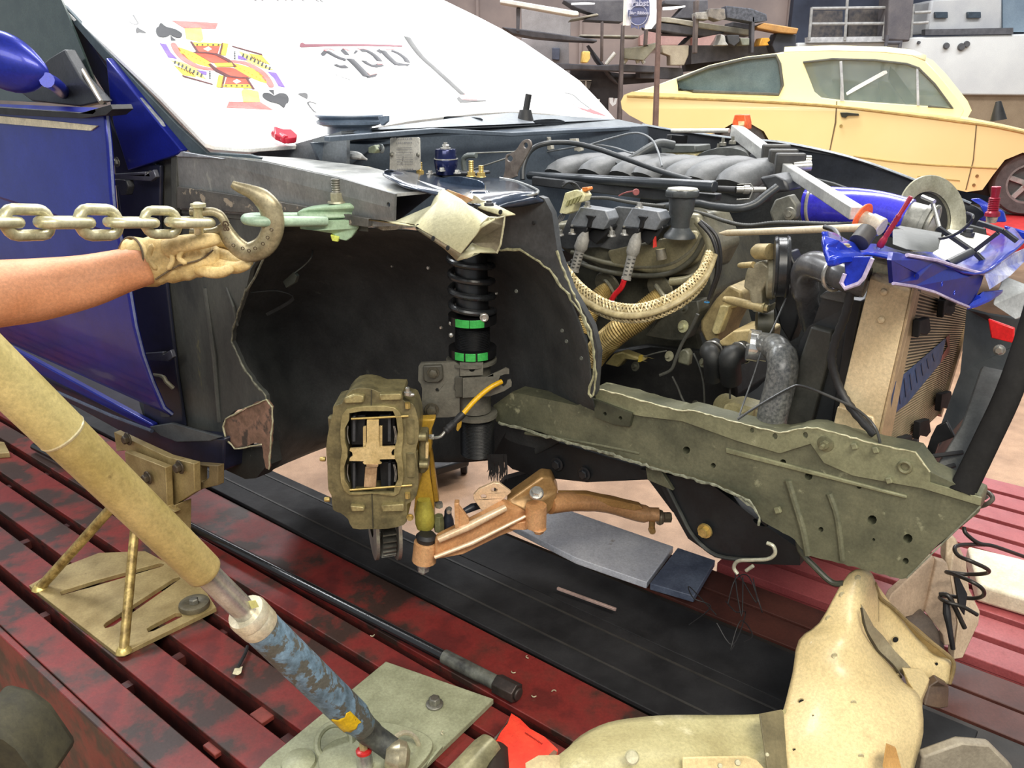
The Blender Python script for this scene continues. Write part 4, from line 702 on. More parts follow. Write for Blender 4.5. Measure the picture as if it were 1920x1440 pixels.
# rotor: vented disc seen edge-on behind the caliper
rot = thing('brake_disc', 'vented steel brake disc showing its lower edge under the caliper', 'brake disc', k5(540, 1260, YC+.1))
for x0, x1, nm in [(440, 0, 0), (560, 0, 0)]:
    c = k5(500 if x0 == 440 else 580, 1000, 1.80); rr = (c-k5(560, 1268, 1.80)).length; c = k5(455 if x0 == 440 else 590, 985, 1.80)
    axd = Vector((.96, .28, 0)).normalized(); rr = abs(c.z-k5(500, 1262, 1.80).z)
    m = M(); m.lathe(c, axd, [(-.004, rr*.55), (-.004, rr), (.004, rr), (.004, rr*.55)], 56, cap=False); ob('disc_face', m, mat('machined_disc_steel', (206, 200, 188), (170, 164, 152), sc_=3, rough=.3, metal=.85), rot)
m = M(); c = k5(528, 985, 1.80); axd = Vector((.96, .28, 0)).normalized(); o_ = axd.orthogonal().normalized(); w_ = axd.cross(o_)
for k in range(36):
    a = 2*math.pi*k/36; d_ = o_*math.cos(a)+w_*math.sin(a); m.box(c+d_*rr*.78, axd*.016, d_*rr*.16, axd.cross(d_)*.002)
ob('vane', m, DSTEEL, rot, kind='stuff')
# ---------------- coilover
zsv = zo(640, 480, 3)
co = thing('coilover_strut', 'black coilover strut with coil spring, green collars and grey bracket', 'strut', PY(890, 850, 1.78))
YS = 1.80
cx_ = 886
pa, pb = PY(882, 440, YS+.02), PY(888, 640, YS)
axs = (pb-pa).normalized(); s = pr(1, pb)
m = M(); m.tube([pa, PY(886, 586, YS)], 30*s, 24); ob('damper_body', m, mat('satin_black', (24, 25, 27), rough=.35, spec=.6), co)
m = M(); P_ = []; T = 4.3
top_ = PY(882, 470, YS+.02); bot_ = PY(886, 592, YS); o_ = X1; w_ = Y1
for i in range(int(T*24)+1):
    t = i/(T*24); a = 2*math.pi*T*t; c = top_+(bot_-top_)*t; P_.append(c+(o_*math.cos(a)+w_*math.sin(a))*39*s)
m.tube(P_, 6.2*s, 10); ob('coil_spring', m, mat('semi_gloss_spring', (44, 46, 49), (34, 36, 38), rough=.28, spec=.7), co)
GRN = mat('bright_green_anodised', (70, 190, 92), (52, 160, 74), sc_=6, rough=.28, metal=.3)
def collar(y, seg):
    c = PY(886, y, YS); m = M(); m.lathe(c, UP, [(-8*s, 40*s), (-8*s, 45*s), (8*s, 45*s), (8*s, 40*s)], 30); o = ob('collar_ring', m, mat('black_collar', (24, 24, 26), rough=.3), co)
    for a0, a1 in seg:
        m = M(); vv = []; n = 8
        for j in (-1, 1):
            for rr_ in (40, 47):
                for k in range(n+1):
                    a = math.radians(a0+(a1-a0)*k/n); vv.append(c+UP*j*7.5*s+(X1*math.sin(a)-Y1*math.cos(a))*rr_*s)
        N = n+1; ff = []
        for k in range(n): ff += [(k, k+1, N+k+1, N+k), (2*N+k, 3*N+k, 3*N+k+1, 2*N+k+1), (N+k, N+k+1, 3*N+k+1, 3*N+k), (k, 2*N+k, 2*N+k+1, k+1)]
        ff += [(0, N, 3*N, 2*N), (n, 2*N+n, 3*N+n, N+n)]
        m.add(vv, ff); ob('green_lug', m, GRN, o, bev=.001)
    return o
collar(596, [(-40, -5), (-4, 30)]); collar(657, [(-42, -18), (-14, 10), (14, 40)])
m = M(); c = PY(908, 594, YS-.047); m.lathe(c, -Y1, [(0, 8*s), (.006, 8*s)], 18); m.ring(c-Y1*.006, Y1, 5.5*s, 1.6*s, 18); ob('cap_screw', m, STEEL, co)
m = M(); c = PY(886, 627, YS); m.lathe(c, UP, [((-23+i*1.6)*s, (31 if i % 2 else 33)*s) for i in range(29)], 28); ob('threaded_body', m, mat('satin_black', (24, 25, 27)), co)
for y in (606, 628): m = M(); p = PY(846, y, YS-.02); m.lathe(p, -Y1, [(0, 5*s), (.004, 4*s), (.006, 1*s)], 12); ob('small_screw', m, STEEL, co)
GRY = mat('grey_bead_blasted', (112, 110, 100), (94, 92, 84), sc_=12, rough=.5, metal=.3)
m = M(); c = PY(884, 674, YS); m.lathe(c, UP, [(-3*s, 40*s), (-3*s, 48*s), (2*s, 48*s), (3*s, 44*s)], 32); ob('upper_ring', m, GRY, co)
m = M(); c = PY(890, 725, YS); m.lathe(c, UP, [(-48*s, 31*s), (50*s, 31*s)], 30); ob('bracket_tube', m, GRY, co)
m = M(); c = PY(892, 775, YS); m.lathe(c, UP, [(-4*s, 36*s), (-4*s, 42*s), (3*s, 42*s), (4*s, 36*s)], 32); ob('lower_ring', m, GRY, co)
m = M(); c = PY(895, 815, YS); m.lathe(c, UP, [((-38+i*1.5)*s, (32 if i % 2 else 33.5)*s) for i in range(51)], 28); ob('lower_thread', m, mat('satin_black', (24, 25, 27)), co)
m = M(); m.slab(ys([(862, 680), (906, 680), (906, 704), (862, 706)], YS-.052), Y1*.012, [ys(circ(885, 692, 5.5, 14, 6), YS-.052)]); ob('top_tab', m, GRY, co, bev=.001)
P_ = zs5([(765, 72), (980, 64), (1010, 80), (1010, 400), (940, 410), (790, 414), (770, 400), (775, 230), (765, 200), (750, 180), (752, 90)])
m = M(); m.slab(ys(P_, YS-.045), Y1*.012, [ys(zs5(circ(869, 240, 11, 12, 14)), YS-.045)]); ob('knuckle_bracket', m, GRY, co, bev=.002)
m = M(); m.slab(K([(780, 88), (900, 84), (908, 170), (890, 188), (795, 190), (780, 178)], YS-.055), Y1*.012); ob('bolt_pad', m, mat('dark_pad', (74, 72, 64), rough=.5), co, bev=.005)
for x, y, r in [(845, 130, 34), (835, 362, 40)]:
    m = M(); p = k5(x, y, YS-.055); s_ = S5(p); m.lathe(p, -Y1, [(0, r*1.15*s_), (6*s_, r*1.1*s_)], 20); m.lathe(p-Y1*5*s_, -Y1, [(0, r*.85*s_), (20*s_, r*.8*s_), (24*s_, r*.5*s_)], 6); ob('bracket_bolt', m, mat('brown_grey_bolt', (96, 92, 80), (74, 70, 60), rough=.4, metal=.4), co)
tab = zs5([(1030, 165), (1180, 155), (1260, 120), (1300, 98), (1322, 108), (1322, 136), (1290, 140), (1262, 160), (1262, 190), (1285, 210), (1290, 225), (1330, 172), (1338, 190), (1338, 215), (1290, 245), (1200, 278), (1030, 288)])
tab = zs5([(1030, 165), (1180, 155), (1262, 118), (1300, 98), (1322, 108), (1322, 138), (1292, 140), (1266, 150), (1256, 172), (1262, 205), (1284, 218), (1304, 200), (1310, 178), (1330, 172), (1338, 190), (1336, 216), (1290, 246), (1200, 278), (1030, 288)])
m = M(); m.slab(ys(tab, YS-.058), Y1*.005); ob('hose_tab', m, GRY, co, bev=.001)
m = M(); m.slab(K([(980, 160), (1030, 160), (1030, 285), (985, 285), (985, 240), (975, 235), (975, 205), (982, 200)], YS-.05), Y1*.01); ob('tab_foot', m, mat('dark_pad', (74, 72, 64)), co, bev=.001)
# brake hose
bh = thing('brake_hose', 'yellow brake hose with black sleeve running from caliper to strut tab', 'hose', k5(850, 540, YC))
P_ = cr([k5(1275, 185, YS-.07), k5(1200, 225, YS-.085), k5(1110, 300, YS-.10), k5(1030, 390, YS-.12)], 5)
m = M(); m.tube(P_, 16*S5(P_[0]), 12); ob('hose', m, mat('yellow_hose', (230, 182, 30), (200, 154, 20), sc_=10, rough=.35), bh)
P_ = [k5(1035, 385, YS-.12), k5(980, 440, YS-.13), k5(920, 500, YS-.14)]
Q_ = cr(P_, 6); s_ = S5(P_[0]); m = M(); m.tube(Q_, [(20+4*math.sin(i*.6))*s_ if i < 7 else (27 if i % 2 else 22)*s_ for i in range(len(Q_))], 14); ob('sleeve', m, RUB, bh)
m = M(); m.tube(cr([k5(922, 495, YS-.14), k5(890, 530, YS-.15), k5(850, 538, YS-.16), k5(825, 525, YS-.17)], 5), 10*s_, 10); m.lathe(k5(835, 532, YS-.165), X1, [(-14*s_, 17*s_), (14*s_, 17*s_)], 6); ob('banjo_fitting', m, STEEL, bh)
# knuckle (yellow painted upright)
kn = thing('steering_knuckle', 'yellow-gold steering knuckle upright between caliper and control arm', 'knuckle', k5(800, 1120, 1.7))
YG = mat('mustard_gold_paint', (204, 164, 62), (168, 132, 44), sc_=5, rough=.38, metal=.25)
m = M(); m.slab(K([(765, 425), (860, 420), (830, 500), (835, 600), (820, 640), (822, 760), (845, 900), (850, 960), (850, 1110), (790, 1120), (735, 1100), (722, 1000), (730, 920), (775, 760), (770, 600)], 1.70), Y1*.03); ob('upright', m, YG, kn, bev=.004, seg=3)
m = M(); m.slab(K([(822, 560), (838, 640), (880, 940), (850, 945), (832, 800), (822, 700)], 1.70), Y1*.02); ob('rib', m, mat('dark_mustard', (170, 130, 40), rough=.4, metal=.2), kn, bev=.002)
m = M(); c = k5(790, 1010, 1.69); s_ = S5(c); m.lathe(c-UP*105*s_, UP, [(0, 52*s_), (40*s_, 62*s_), (110*s_, 60*s_), (200*s_, 40*s_)], 22); ob('ball_joint_boss', m, mat('olive_yellow_paint', (176, 168, 72), (144, 134, 52), sc_=7, rough=.4, metal=.2), kn)
m = M(); m.slab(K([(1000, 420), (1030, 410), (1020, 470), (1000, 500), (988, 490)], 1.76), Y1*.01); ob('small_tab', m, YG, kn, bev=.001)
# tie-rod hardware
tr = thing('rod_end_joint', 'dark rubber and chrome rod end joint beside the knuckle foot', 'joint', k5(920, 1120, 1.72))
c = k5(880, 1060, 1.70); s_ = S5(c)
m = M(); m.lathe(c-UP*70*s_, UP, [(0, 34*s_), (60*s_, 36*s_), (110*s_, 30*s_)], 6); ob('green_nut', m, mat('greenish_steel', (140, 142, 104), (104, 108, 76), rough=.35, metal=.5), tr, bev=.001)
m = M(); c = k5(938, 1050, 1.72); m.lathe(c-UP*80*s_, UP, [(0, 26*s_), (30*s_, 38*s_), (80*s_, 34*s_), (110*s_, 24*s_), (140*s_, 22*s_), (160*s_, 12*s_)], 20); ob('rubber_boot', m, mat('blue_black_rubber', (44, 50, 62), rough=.4), tr)
m = M(); c = k5(880, 960, 1.71); m.lathe(c, UP, [(-14*s_, 26*s_), (16*s_, 26*s_)], 6); c = k5(945, 990, 1.71); m.lathe(c, Y1, [(-.012, 14*s_), (.004, 18*s_)], 16); ob('chrome_nut', m, STEEL, tr)
m = M(); m.tube([k5(1040, 1000, 1.74), k5(1090, 975, 1.75), k5(1150, 960, 1.78)], [20*s_, 26*s_, 20*s_], 16); ob('rod_shaft', m, mat('blue_black_rubber', (44, 50, 62)), tr)
# ---------------- control arm (rose-gold)
GLD = mat('rose_gold_paint', (222, 172, 124), (202, 148, 98), sc_=4, rough=.36, metal=.3, coat=.2)
GLL = mat('pale_rose_gold', (240, 212, 178), (220, 186, 148), sc_=5, rough=.34, metal=.25, coat=.2)
arm = thing('control_arm', 'rose-gold tubular lower control arm reaching from ball joint to subframe', 'control arm', PY(790, 1060, 1.66))
c = PY(797, 1032, 1.66); s_ = pr(1, c); axb = Vector((.12, 0, 1)).normalized()
m = M(); m.lathe(c-axb*22*s_, axb, [(0, 23*s_), (40*s_, 22*s_), (42*s_, 19*s_)], 28); ob('ball_joint_cup', m, GLD, arm)
m = M(); m.lathe(c+axb*20*s_, axb, [(0, 17*s_), (10*s_, 20*s_), (16*s_, 15*s_)], 22); ob('rubber_ring', m, RUB, arm)
m = M(); m.lathe(c-axb*44*s_, axb, [(0, 12*s_), (14*s_, 12*s_)], 6); m.lathe(c-axb*50*s_, axb, [(0, 6*s_), (8*s_, 7*s_)], 10); m.lathe(c-axb*31*s_, axb, [(0, 15*s_), (4*s_, 15*s_), (10*s_, 12*s_)], 18); ob('castle_nut', m, STEEL, arm, bev=.001)
m = M(); m.slab([PY(*p) for p in [(815, 1012, 1.64), (830, 1005, 1.64), (900, 970, 1.67), (945, 945, 1.70), (990, 958, 1.72), (990, 985, 1.72), (940, 1005, 1.70), (870, 1040, 1.66), (815, 1050, 1.64)]], Y1*.03); ob('main_beam', m, GLD, arm, bev=.006, seg=3)
m = M(); m.tube([PY(822, 1012, 1.635), PY(880, 986, 1.65), PY(948, 952, 1.69)], [.008, .01, .008], 12); m.tube([PY(815, 1045, 1.635), PY(885, 1018, 1.65), PY(985, 968, 1.70)], [.005, .0055, .004], 10); ob('top_tube', m, GLL, arm)
m = M(); m.slab(K([(982, 975), (1000, 960), (1068, 1050), (1068, 1120), (1040, 1125), (990, 1110)], 1.645), Y1*.012); m.slab(K([(976, 950), (1006, 950), (1006, 1105), (982, 1110)], 1.640), Y1*.02); ob('gusset', m, GLD, arm, bev=.002)
m = M(); m.slab(K([(1095, 900), (1130, 862), (1225, 820), (1260, 825), (1335, 880), (1290, 920), (1180, 1018), (1160, 1012), (1100, 930)], 1.72), Y1*.01, [K(circ(1160, 910, 19, 14, 16), 1.72), K(circ(1225, 869, 19, 14, 16), 1.72)]); ob('tab_plate', m, GLL, arm, bev=.003)
m = M(); m.slab([PY(*p) for p in [(948, 942, 1.72), (1015, 894, 1.74), (1035, 896, 1.75), (1046, 920, 1.75), (1040, 950, 1.75), (1010, 985, 1.72), (990, 985, 1.71), (985, 958, 1.71)]], Y1*.05); ob('pivot_block', m, mat('brown_gold', (176, 140, 92), (150, 116, 72), rough=.35, metal=.4), arm, bev=.006, seg=3)
m = M(); c = PY(1005, 965, 1.70); m.lathe(c-UP*24*s_, UP, [(0, 20*s_), (44*s_, 20*s_)], 20); ob('pivot_sleeve', m, GLD, arm)
m = M(); p = PY(1006, 925, 1.70); m.lathe(p, Vector((0, -.6, .8)), [(0, 14*s_), (4*s_, 13*s_)], 18); m.lathe(p+Vector((0, -.6, .8))*4*s_, Vector((0, -.6, .8)), [(0, 10*s_), (10*s_, 9*s_)], 6); ob('pivot_bolt', m, STEEL, arm)
m = M(); m.slab(K([(1310, 1090), (1440, 1060), (1500, 1080), (1500, 1100), (1420, 1118), (1320, 1112)], 1.70), Y1*.03); m.bolt(PY(1010, 990, 1.69), -UP, 10*s_, 10*s_); ob('lower_lug', m, GLD, arm, bev=.002)
P_ = [PY(*p) for p in [(1030, 945, 1.76), (1080, 940, 1.80), (1140, 945, 1.84), (1200, 962, 1.86), (1235, 965, 1.86)]]
m = M(); m.tube(cr(P_, 5), [20*pr(1, P_[0])]*8+[18*pr(1, P_[2])]*9+[14*pr(1, P_[4])]*4, 20, flat=.95); ob('curved_tube', m, GLD, arm)
m = M(); m.slab([PY(*p) for p in [(1046, 926, 1.775), (1100, 926, 1.80), (1200, 948, 1.835), (1206, 954, 1.84), (1190, 958, 1.835), (1130, 948, 1.81), (1090, 938, 1.79), (1050, 944, 1.775)]], Y1*.02); ob('flat_top', m, mat('orange_gold', (214, 166, 104), (190, 142, 84), rough=.3, metal=.35), arm, bev=.002)
m = M(); p = PY(1240, 970, 1.87); d = Vector((1, .1, -.05)).normalized(); s2 = pr(1, p); m.lathe(p-d*8*s2, d, [(0, 13*s2), (5*s2, 15*s2), (10*s2, 13*s2)], 20); m.lathe(p+d*4*s2, d, [(0, 10*s2), (14*s2, 10*s2)], 6); ob('bushing_nut', m, mat('grey_brown_metal', (140, 128, 104), rough=.4, metal=.5), arm)
m = M(); p = PY(1222, 990, 1.85); m.cyl(p+UP*16*s2, p-UP*2*s2, 6*s2, n=12); m.lathe(p-UP*2*s2, -Y1, [(0, 7*s2), (10*s2, 6*s2)], 12); ob('clip_pin', m, mat('gold_pin', (196, 156, 100), rough=.3, metal=.5), arm)
m = M(); m.slab([PY(*p) for p in [(945, 900, 2.1), (1060, 868, 2.1), (1060, 880, 2.1), (950, 925, 2.1), (925, 925, 2.1)]], Y1*.03); ob('rear_strut', m, SUB, arm, bev=.003)
# S hook + small pin hanging below the bracket
m = M(); m.tube(cr([PV(*p) for p in [(1383, 1076, 1.38), (1376, 1064, 1.38), (1384, 1052, 1.38), (1410, 1050, 1.38), (1440, 1048, 1.38), (1453, 1038, 1.38), (1450, 1024, 1.38), (1438, 1018, 1.38)]], 6), pr(3.6, PV(1400, 1050, 1.38)), 10); ob('s_hook', m, mat('bright_hook_wire', (214, 214, 192), rough=.3, metal=.5), None, 'bright S-shaped wire hook hanging under the frame rail', 'hook')
m = M(); m.cyl(PV(1399, 1070, 1.38), PV(1412, 1061, 1.38), pr(3.5, PV(1400, 1060, 1.38)), n=10); ob('pin', m, mat('bright_hook_wire', (214, 214, 192)), None, 'short bright pin just below the S-shaped hook', 'pin')
m = M()
for i in range(5):
    c = PV(1350+random.uniform(-50, 60), 1135+random.uniform(-30, 40), 1.5); m.tube(cr([c+Vector((random.uniform(-.04, .04), random.uniform(-.03, .03), random.uniform(-.05, .05))) for _ in range(5)], 5), .0013, 5)
ob('tangled_wire', m, RUB, None, 'tangle of thin black wire under the rail left of the beige panel', 'wire', kind='stuff')

# ================================================================== CHAIN, HOOK, CLAMP, ARM
CH = mat('zinc_chain', (212, 206, 174), (178, 172, 136), sc_=9, rough=.32, metal=.6, c3=(104, 96, 70), thr=.68, sc3=16, soft=.08)
chn = thing('chain', 'heavy gold-grey steel chain pulled tight across the blue door', 'chain', PY(200, 440, 1.5))
def link(xa, xb, hh, ya, yb, face, yc=415, rw=11, dy=0):
    """one oval link between image columns xa..xb; face=1 seen flat, 0 seen on edge"""
    a, b = PY(xa+rw, yc, ya), PY(xb-rw, yc, yb); d = (b-a).normalized(); c = (a+b)/2; s = pr(1, c); L = (b-a).length/2
    side = UP if face else Vector((d.y, -d.x, 0)); w = (hh-rw)*s; r = rw*s; pts = []
    for k in range(9): t = -math.pi/2+math.pi*k/8; pts.append(c+d*(L-w*.9+math.cos(t)*w*.9)+side*math.sin(t)*w)
    for k in range(9): t = math.pi/2+math.pi*k/8; pts.append(c+d*(-(L-w*.9)+math.cos(t)*w*.9)+side*math.sin(t)*w)
    m = M(); m.tube(pts, r, 12, closed=True, up=d.cross(side)); ob('chain_link', m, CH, chn, smooth=60)
Yd = lambda x: 1.30+.30*(x/400)
for xa, xb in [(-110, -25), (-2, 104), (138, 232), (262, 342)]: link(xa, xb, 35 if xa < 200 else 31, Yd(xa), Yd(xb), 1, 417, 11 if xa < 200 else 9)
for xa, xb in [(-62, 40), (68, 174), (197, 295), (312, 400)]: link(xa, xb, 30, Yd(xa)-.0, Yd(xb)-.0, 0, 417, 11.5 if xa < 190 else 9.5)
hk = thing('clevis_hook', 'forged steel clevis grab hook with worn raised letters, gripping green loop', 'hook', PY(440, 480, 1.62))
HKM = mat('worn_forged_steel', (168, 158, 128), (124, 114, 88), sc_=8, rough=.35, metal=.55, c3=(84, 68, 46), thr=.6, sc3=16, soft=.08)
z8 = zo(0, 320, 1920/560)
def h8(x, y, yy=1.62): q = z8([(x, y)])[0]; return PY(q[0], q[1], yy)
pts = [(1430, 340), (1470, 420), (1530, 490), (1600, 525), (1690, 490), (1740, 420), (1755, 330), (1735, 240), (1680, 175), (1610, 135), (1530, 105), (1492, 85)]
rad = [42, 56, 64, 66, 70, 72, 74, 74, 64, 44, 32, 22]
C_ = cr([h8(*p) for p in pts], 4); s8 = pr(560/1920, C_[0]); Rr = []
for i in range(len(C_)): t = i/4; a = int(min(t, len(rad)-2)); Rr.append((rad[a]+(rad[a+1]-rad[a])*(t-a))*s8)
m = M(); m.tube(C_, Rr, 16, up=Y1, flat=.62); ob('hook_body', m, HKM, hk, smooth=60)
for yo, yy in [(262, 1.60), (395, 1.62)]:
    P_ = cr([h8(1225, yo, yy), h8(1300, yo+4, yy), h8(1370, yo+ (2 if yo < 300 else -2), yy), h8(1420, (290 if yo < 300 else 372), yy), h8(1450, 340, yy)], 4); m = M(); m.tube(P_, 27*s8, 14); ob('clevis_prong', m, HKM, hk, smooth=60)
m = M(); a = h8(1272, 212, 1.59); m.cyl(a, a-UP*.006, 47*s8, n=20); m.cyl(a, h8(1280, 440, 1.61), 30*s8, n=16); ob('clevis_pin', m, CH, hk)
m = M(); m.ring(h8(1262, 440, 1.6), Vector((.3, -.8, .5)), 22*s8, 5*s8, 18, 6); m.tube(cr([h8(1240, 450, 1.6), h8(1290, 490, 1.6), h8(1330, 470, 1.6), h8(1290, 455, 1.6), h8(1270, 480, 1.6)], 4), 6*s8, 6); ob('hairpin_clip', m, STEEL, hk)
def along(txt, p, d, sz):
    ob('raised_letter', text_m(txt, p, d.normalized(), (-Y1).cross(d).normalized()*1, sz, .0012, .0006), mat('dark_raised_mark', (74, 58, 38), rough=.5), hk, smooth=0)
for txt, x, y, dx, dy, sz in [('G8', 1450, 355, .15, 1, .016)]:
    p = h8(x, y, 1.585); d = h8(x+dx*50, y+dy*50, 1.585)-p; ob('raised_letter', text_m(txt, p, d.normalized(), Vector((-d.z, 0, d.x)).normalized()*-1 if False else Vector((d.z*-1, 0, d.x)).normalized(), sz, .0012, .0006), mat('dark_raised_mark', (74, 58, 38), rough=.5), hk, smooth=0)
for k, (x, y) in enumerate([(1500, 480), (1560, 500), (1600, 515), (1640, 500), (1690, 470), (1720, 430), (1745, 380)]):
    m = M(); p = h8(x, y, 1.588); m.ring(p, Y1, .003, .0009, 10, 5); ob('forging_mark', m, mat('dark_raised_mark', (74, 58, 38)), hk)
# green pull clamp
cl = thing('pull_clamp', 'pale green steel pulling clamp bolted to the box rail end', 'clamp', PY(620, 450, 1.70))
GC = mat('pale_green_paint', (150, 176, 146), (126, 152, 124), sc_=6, rough=.45, bump=.1)
YK = 1.70
m = M(); m.slab([PY(*p) for p in [(576, 392, YK-.02), (655, 381, YK), (672, 388, YK), (690, 400, YK+.02), (690, 408, YK+.02), (640, 410, YK), (586, 412, YK-.02), (560, 412, YK-.02), (555, 398, YK-.02)]], Y1*.05); ob('upper_jaw', m, GC, cl, bev=.004)
m = M(); m.slab([PY(*p) for p in [(562, 413, YK-.02), (675, 413, YK), (672, 428, YK), (660, 445, YK), (650, 452, YK), (632, 448, YK), (622, 438, YK), (586, 432, YK-.02), (562, 430, YK-.02)]], Y1*.05); ob('lower_jaw', m, GC, cl, bev=.004)
m = M(); P_ = []; a, b = PY(480, 412, 1.63), PY(600, 411, YK+.01); d = (b-a).normalized(); sd = Vector((-d.y, d.x, 0)); w = .03; L = (b-a).length
for k in range(11): t = math.pi/2+math.pi*k/10; P_.append(a+d*(.012)+d*math.cos(t)*w+sd*math.sin(t)*w)
P_ += [b-sd*w]; P_ = [b+sd*w]+P_
m.tube(P_, pr(10, a), 14); ob('pull_loop', m, mat('pale_green_loop', (164, 188, 164), (140, 164, 142), rough=.4), cl, smooth=60)
p = PY(632, 380, YK+.02); s_ = pr(1, p)
m = M(); m.lathe(p, UP, [(i*2.2*s_, (9 if i % 2 else 7.6)*s_) for i in range(21)], 16); ob('threaded_stud', m, DSTEEL, cl)
m = M(); m.lathe(p, UP, [(0, 18*s_), (3*s_, 17*s_)], 20); m.lathe(p+UP*3*s_, UP, [(0, 13*s_), (14*s_, 13*s_), (16*s_, 11*s_)], 6); ob('nut', m, mat('grey_gold_nut', (168, 164, 140), rough=.35, metal=.6), cl)
m = M(); m.slab(ys([(619, 440), (636, 444), (634, 454), (622, 452)], YK-.005), Y1*.02); ob('yellow_tip', m, mat('yellow_green_tip', (196, 206, 90), rough=.5), cl, bev=.002)
# ---- person: only the forearm and gloved hand are in view
per = thing('person', 'bare forearm and tan work glove of a person steadying the hook', 'person', PY(-200, 620, 1.45))
SKIN = mat('tanned_skin', (222, 158, 118), (208, 140, 98), sc_=3, rough=.5, bump=.12, bsc=200, c3=(200, 124, 86), thr=.6, sc3=2, soft=.2)
pts = [(-330, 720, 1.25), (-180, 620, 1.35), (-60, 560, 1.44), (60, 545, 1.52), (160, 528, 1.57), (230, 508, 1.60), (285, 494, 1.62)]
rads = [74, 68, 66, 60, 50, 41, 36]
P_ = cr([PY(*p) for p in pts], 3); Rr = []
for i in range(len(P_)): t = i/3; a = int(min(t, len(rads)-2)); Rr.append(pr(rads[a]+(rads[a+1]-rads[a])*(t-a), P_[i]))
m = M(); m.tube(P_, Rr, 28, flat=1.0); fa = ob('forearm', m, SKIN, per, smooth=80, sub=1)
GLV = mat('tan_leather_glove', (226, 202, 146), (186, 156, 98), sc_=9, rough=.65, bump=.6, bsc=24, c3=(140, 112, 72), thr=.62, sc3=9, soft=.12)
GLV2 = mat('glove_seam_brown', (104, 88, 66), rough=.7)
def G(x, y, yy): return h8(x, y, yy)
pp = [(820, 590, 1.62, 150), (900, 588, 1.62, 156), (1020, 575, 1.63, 160), (1140, 565, 1.64, 158), (1260, 560, 1.65, 138), (1360, 560, 1.655, 104), (1420, 560, 1.655, 60)]
P_ = cr([G(*p[:3]) for p in pp], 4); r2 = []
for i in range(len(P_)): t = i/4; a = int(min(t, 5)); r2.append((pp[a][3]+(pp[a+1][3]-pp[a][3])*(t-a))*s8*(1+.05*math.sin(i*1.9)))
m = M(); m.tube(P_, r2, 22, flat=.7, up=Y1)
for k, v in enumerate(m.v): v += Vector((0, -.004*math.sin(k*.7), .002*math.sin(k*1.3)))
ob('glove_palm', m, GLV, per, smooth=80, sub=1)
# cuff
axc = (G(900, 590, 1.63)-G(780, 580, 1.6)).normalized()
m = M(); cc = G(850, 585, 1.615); q_ = []
m.lathe(cc, axc, [(-.006, .046), (0, .048), (.03, .047), (.05, .046)], 30, cap=False); ob('glove_cuff', m, GLV, per, sol=.002)
m = M(); m.ring(cc-axc*.005, axc, .0475, .0022, 30, 6); ob('cuff_seam', m, GLV2, per)
# five fingers: thumb on the near side of the hook, four curling under and behind it
fing = {
 'index_finger': ([(1300, 470, 1.66), (1400, 455, 1.68), (1480, 480, 1.69), (1540, 540, 1.68)], [.0125, .0115, .0105, .009]),
 'middle_finger': ([(1310, 530, 1.66), (1430, 545, 1.665), (1530, 590, 1.66), (1600, 585, 1.645)], [.0130, .012, .011, .0095]),
 'ring_finger': ([(1300, 580, 1.655), (1420, 610, 1.65), (1520, 625, 1.64), (1590, 600, 1.63)], [.0125, .0115, .0105, .009]),
 'little_finger': ([(1240, 615, 1.64), (1340, 650, 1.63), (1420, 655, 1.62), (1480, 630, 1.615)], [.0115, .0105, .0095, .0085]),
 'thumb': ([(1060, 510, 1.61), (1180, 470, 1.605), (1290, 455, 1.605), (1390, 440, 1.61)], [.017, .015, .013, .0105])}
for nm, (L, rr_) in fing.items():
    P_ = cr([G(*p) for p in L], 3); r2 = []
    for i in range(len(P_)): t = i/3; a = int(min(t, 2)); r2.append((rr_[a]+(rr_[a+1]-rr_[a])*(t-a))*1.22)
    d0 = (P_[-1]-P_[-2]).normalized(); P_.append(P_[-1]+d0*r2[-1]*.7); r2.append(r2[-1]*.55)
    m = M(); m.tube(P_, r2, 12); ob(nm, m, GLV, per, smooth=80, sub=1)
m = M(); m.tube(cr([G(1000, 700, 1.60), G(1060, 660, 1.60), G(1150, 610, 1.605), G(1290, 570, 1.625), G(1370, 510, 1.64)], 4), .0018, 6); ob('glove_seam', m, GLV2, per)
for L in [[(980, 470), (960, 560), (1010, 640)], [(1060, 480), (1110, 560), (1080, 640)], [(1180, 500), (1150, 560), (1200, 600)]]:
    m = M(); m.tube(cr([G(x, y, 1.598) for x, y in L], 4), [.001]+[.0055]*7+[.001], 8); ob('glove_fold', m, GLV, per, smooth=80)
# ================================================================== ENGINE
ze = zo(980, 220, 3.6)
def e(x, y, v): q = ze([(x, y)])[0]; return PV(q[0], q[1], v)
def E(L, v): return [e(p[0], p[1], p[2] if len(p) > 2 else v) for p in L]
SE = lambda p: pr(1/3.6, p)
ALU = mat('dusty_cast_aluminium', (196, 176, 128), (150, 134, 96), sc_=6, rough=.42, metal=.35, bump=.2, bsc=40, c3=(108, 96, 70), thr=.62, sc3=8, soft=.1)
VCV = mat('grey_valve_cover', (140, 136, 116), (100, 98, 86), sc_=4, rough=.36, metal=.4, c3=(160, 148, 112), thr=.66, sc3=5, soft=.12)
BLK = mat('dark_engine_block', (92, 90, 76), (62, 62, 56), sc_=6, rough=.5, bump=.3, bsc=30, c3=(104, 100, 80), thr=.66, sc3=7, soft=.1)
GUN = mat('gunmetal_plastic', (122, 126, 132), (100, 104, 110), sc_=7, rough=.42, bump=.1, bsc=90)
eng = thing('engine', 'dusty eight cylinder engine with grey valve cover and black intake', 'engine', W(-.9, 1.9, .45))
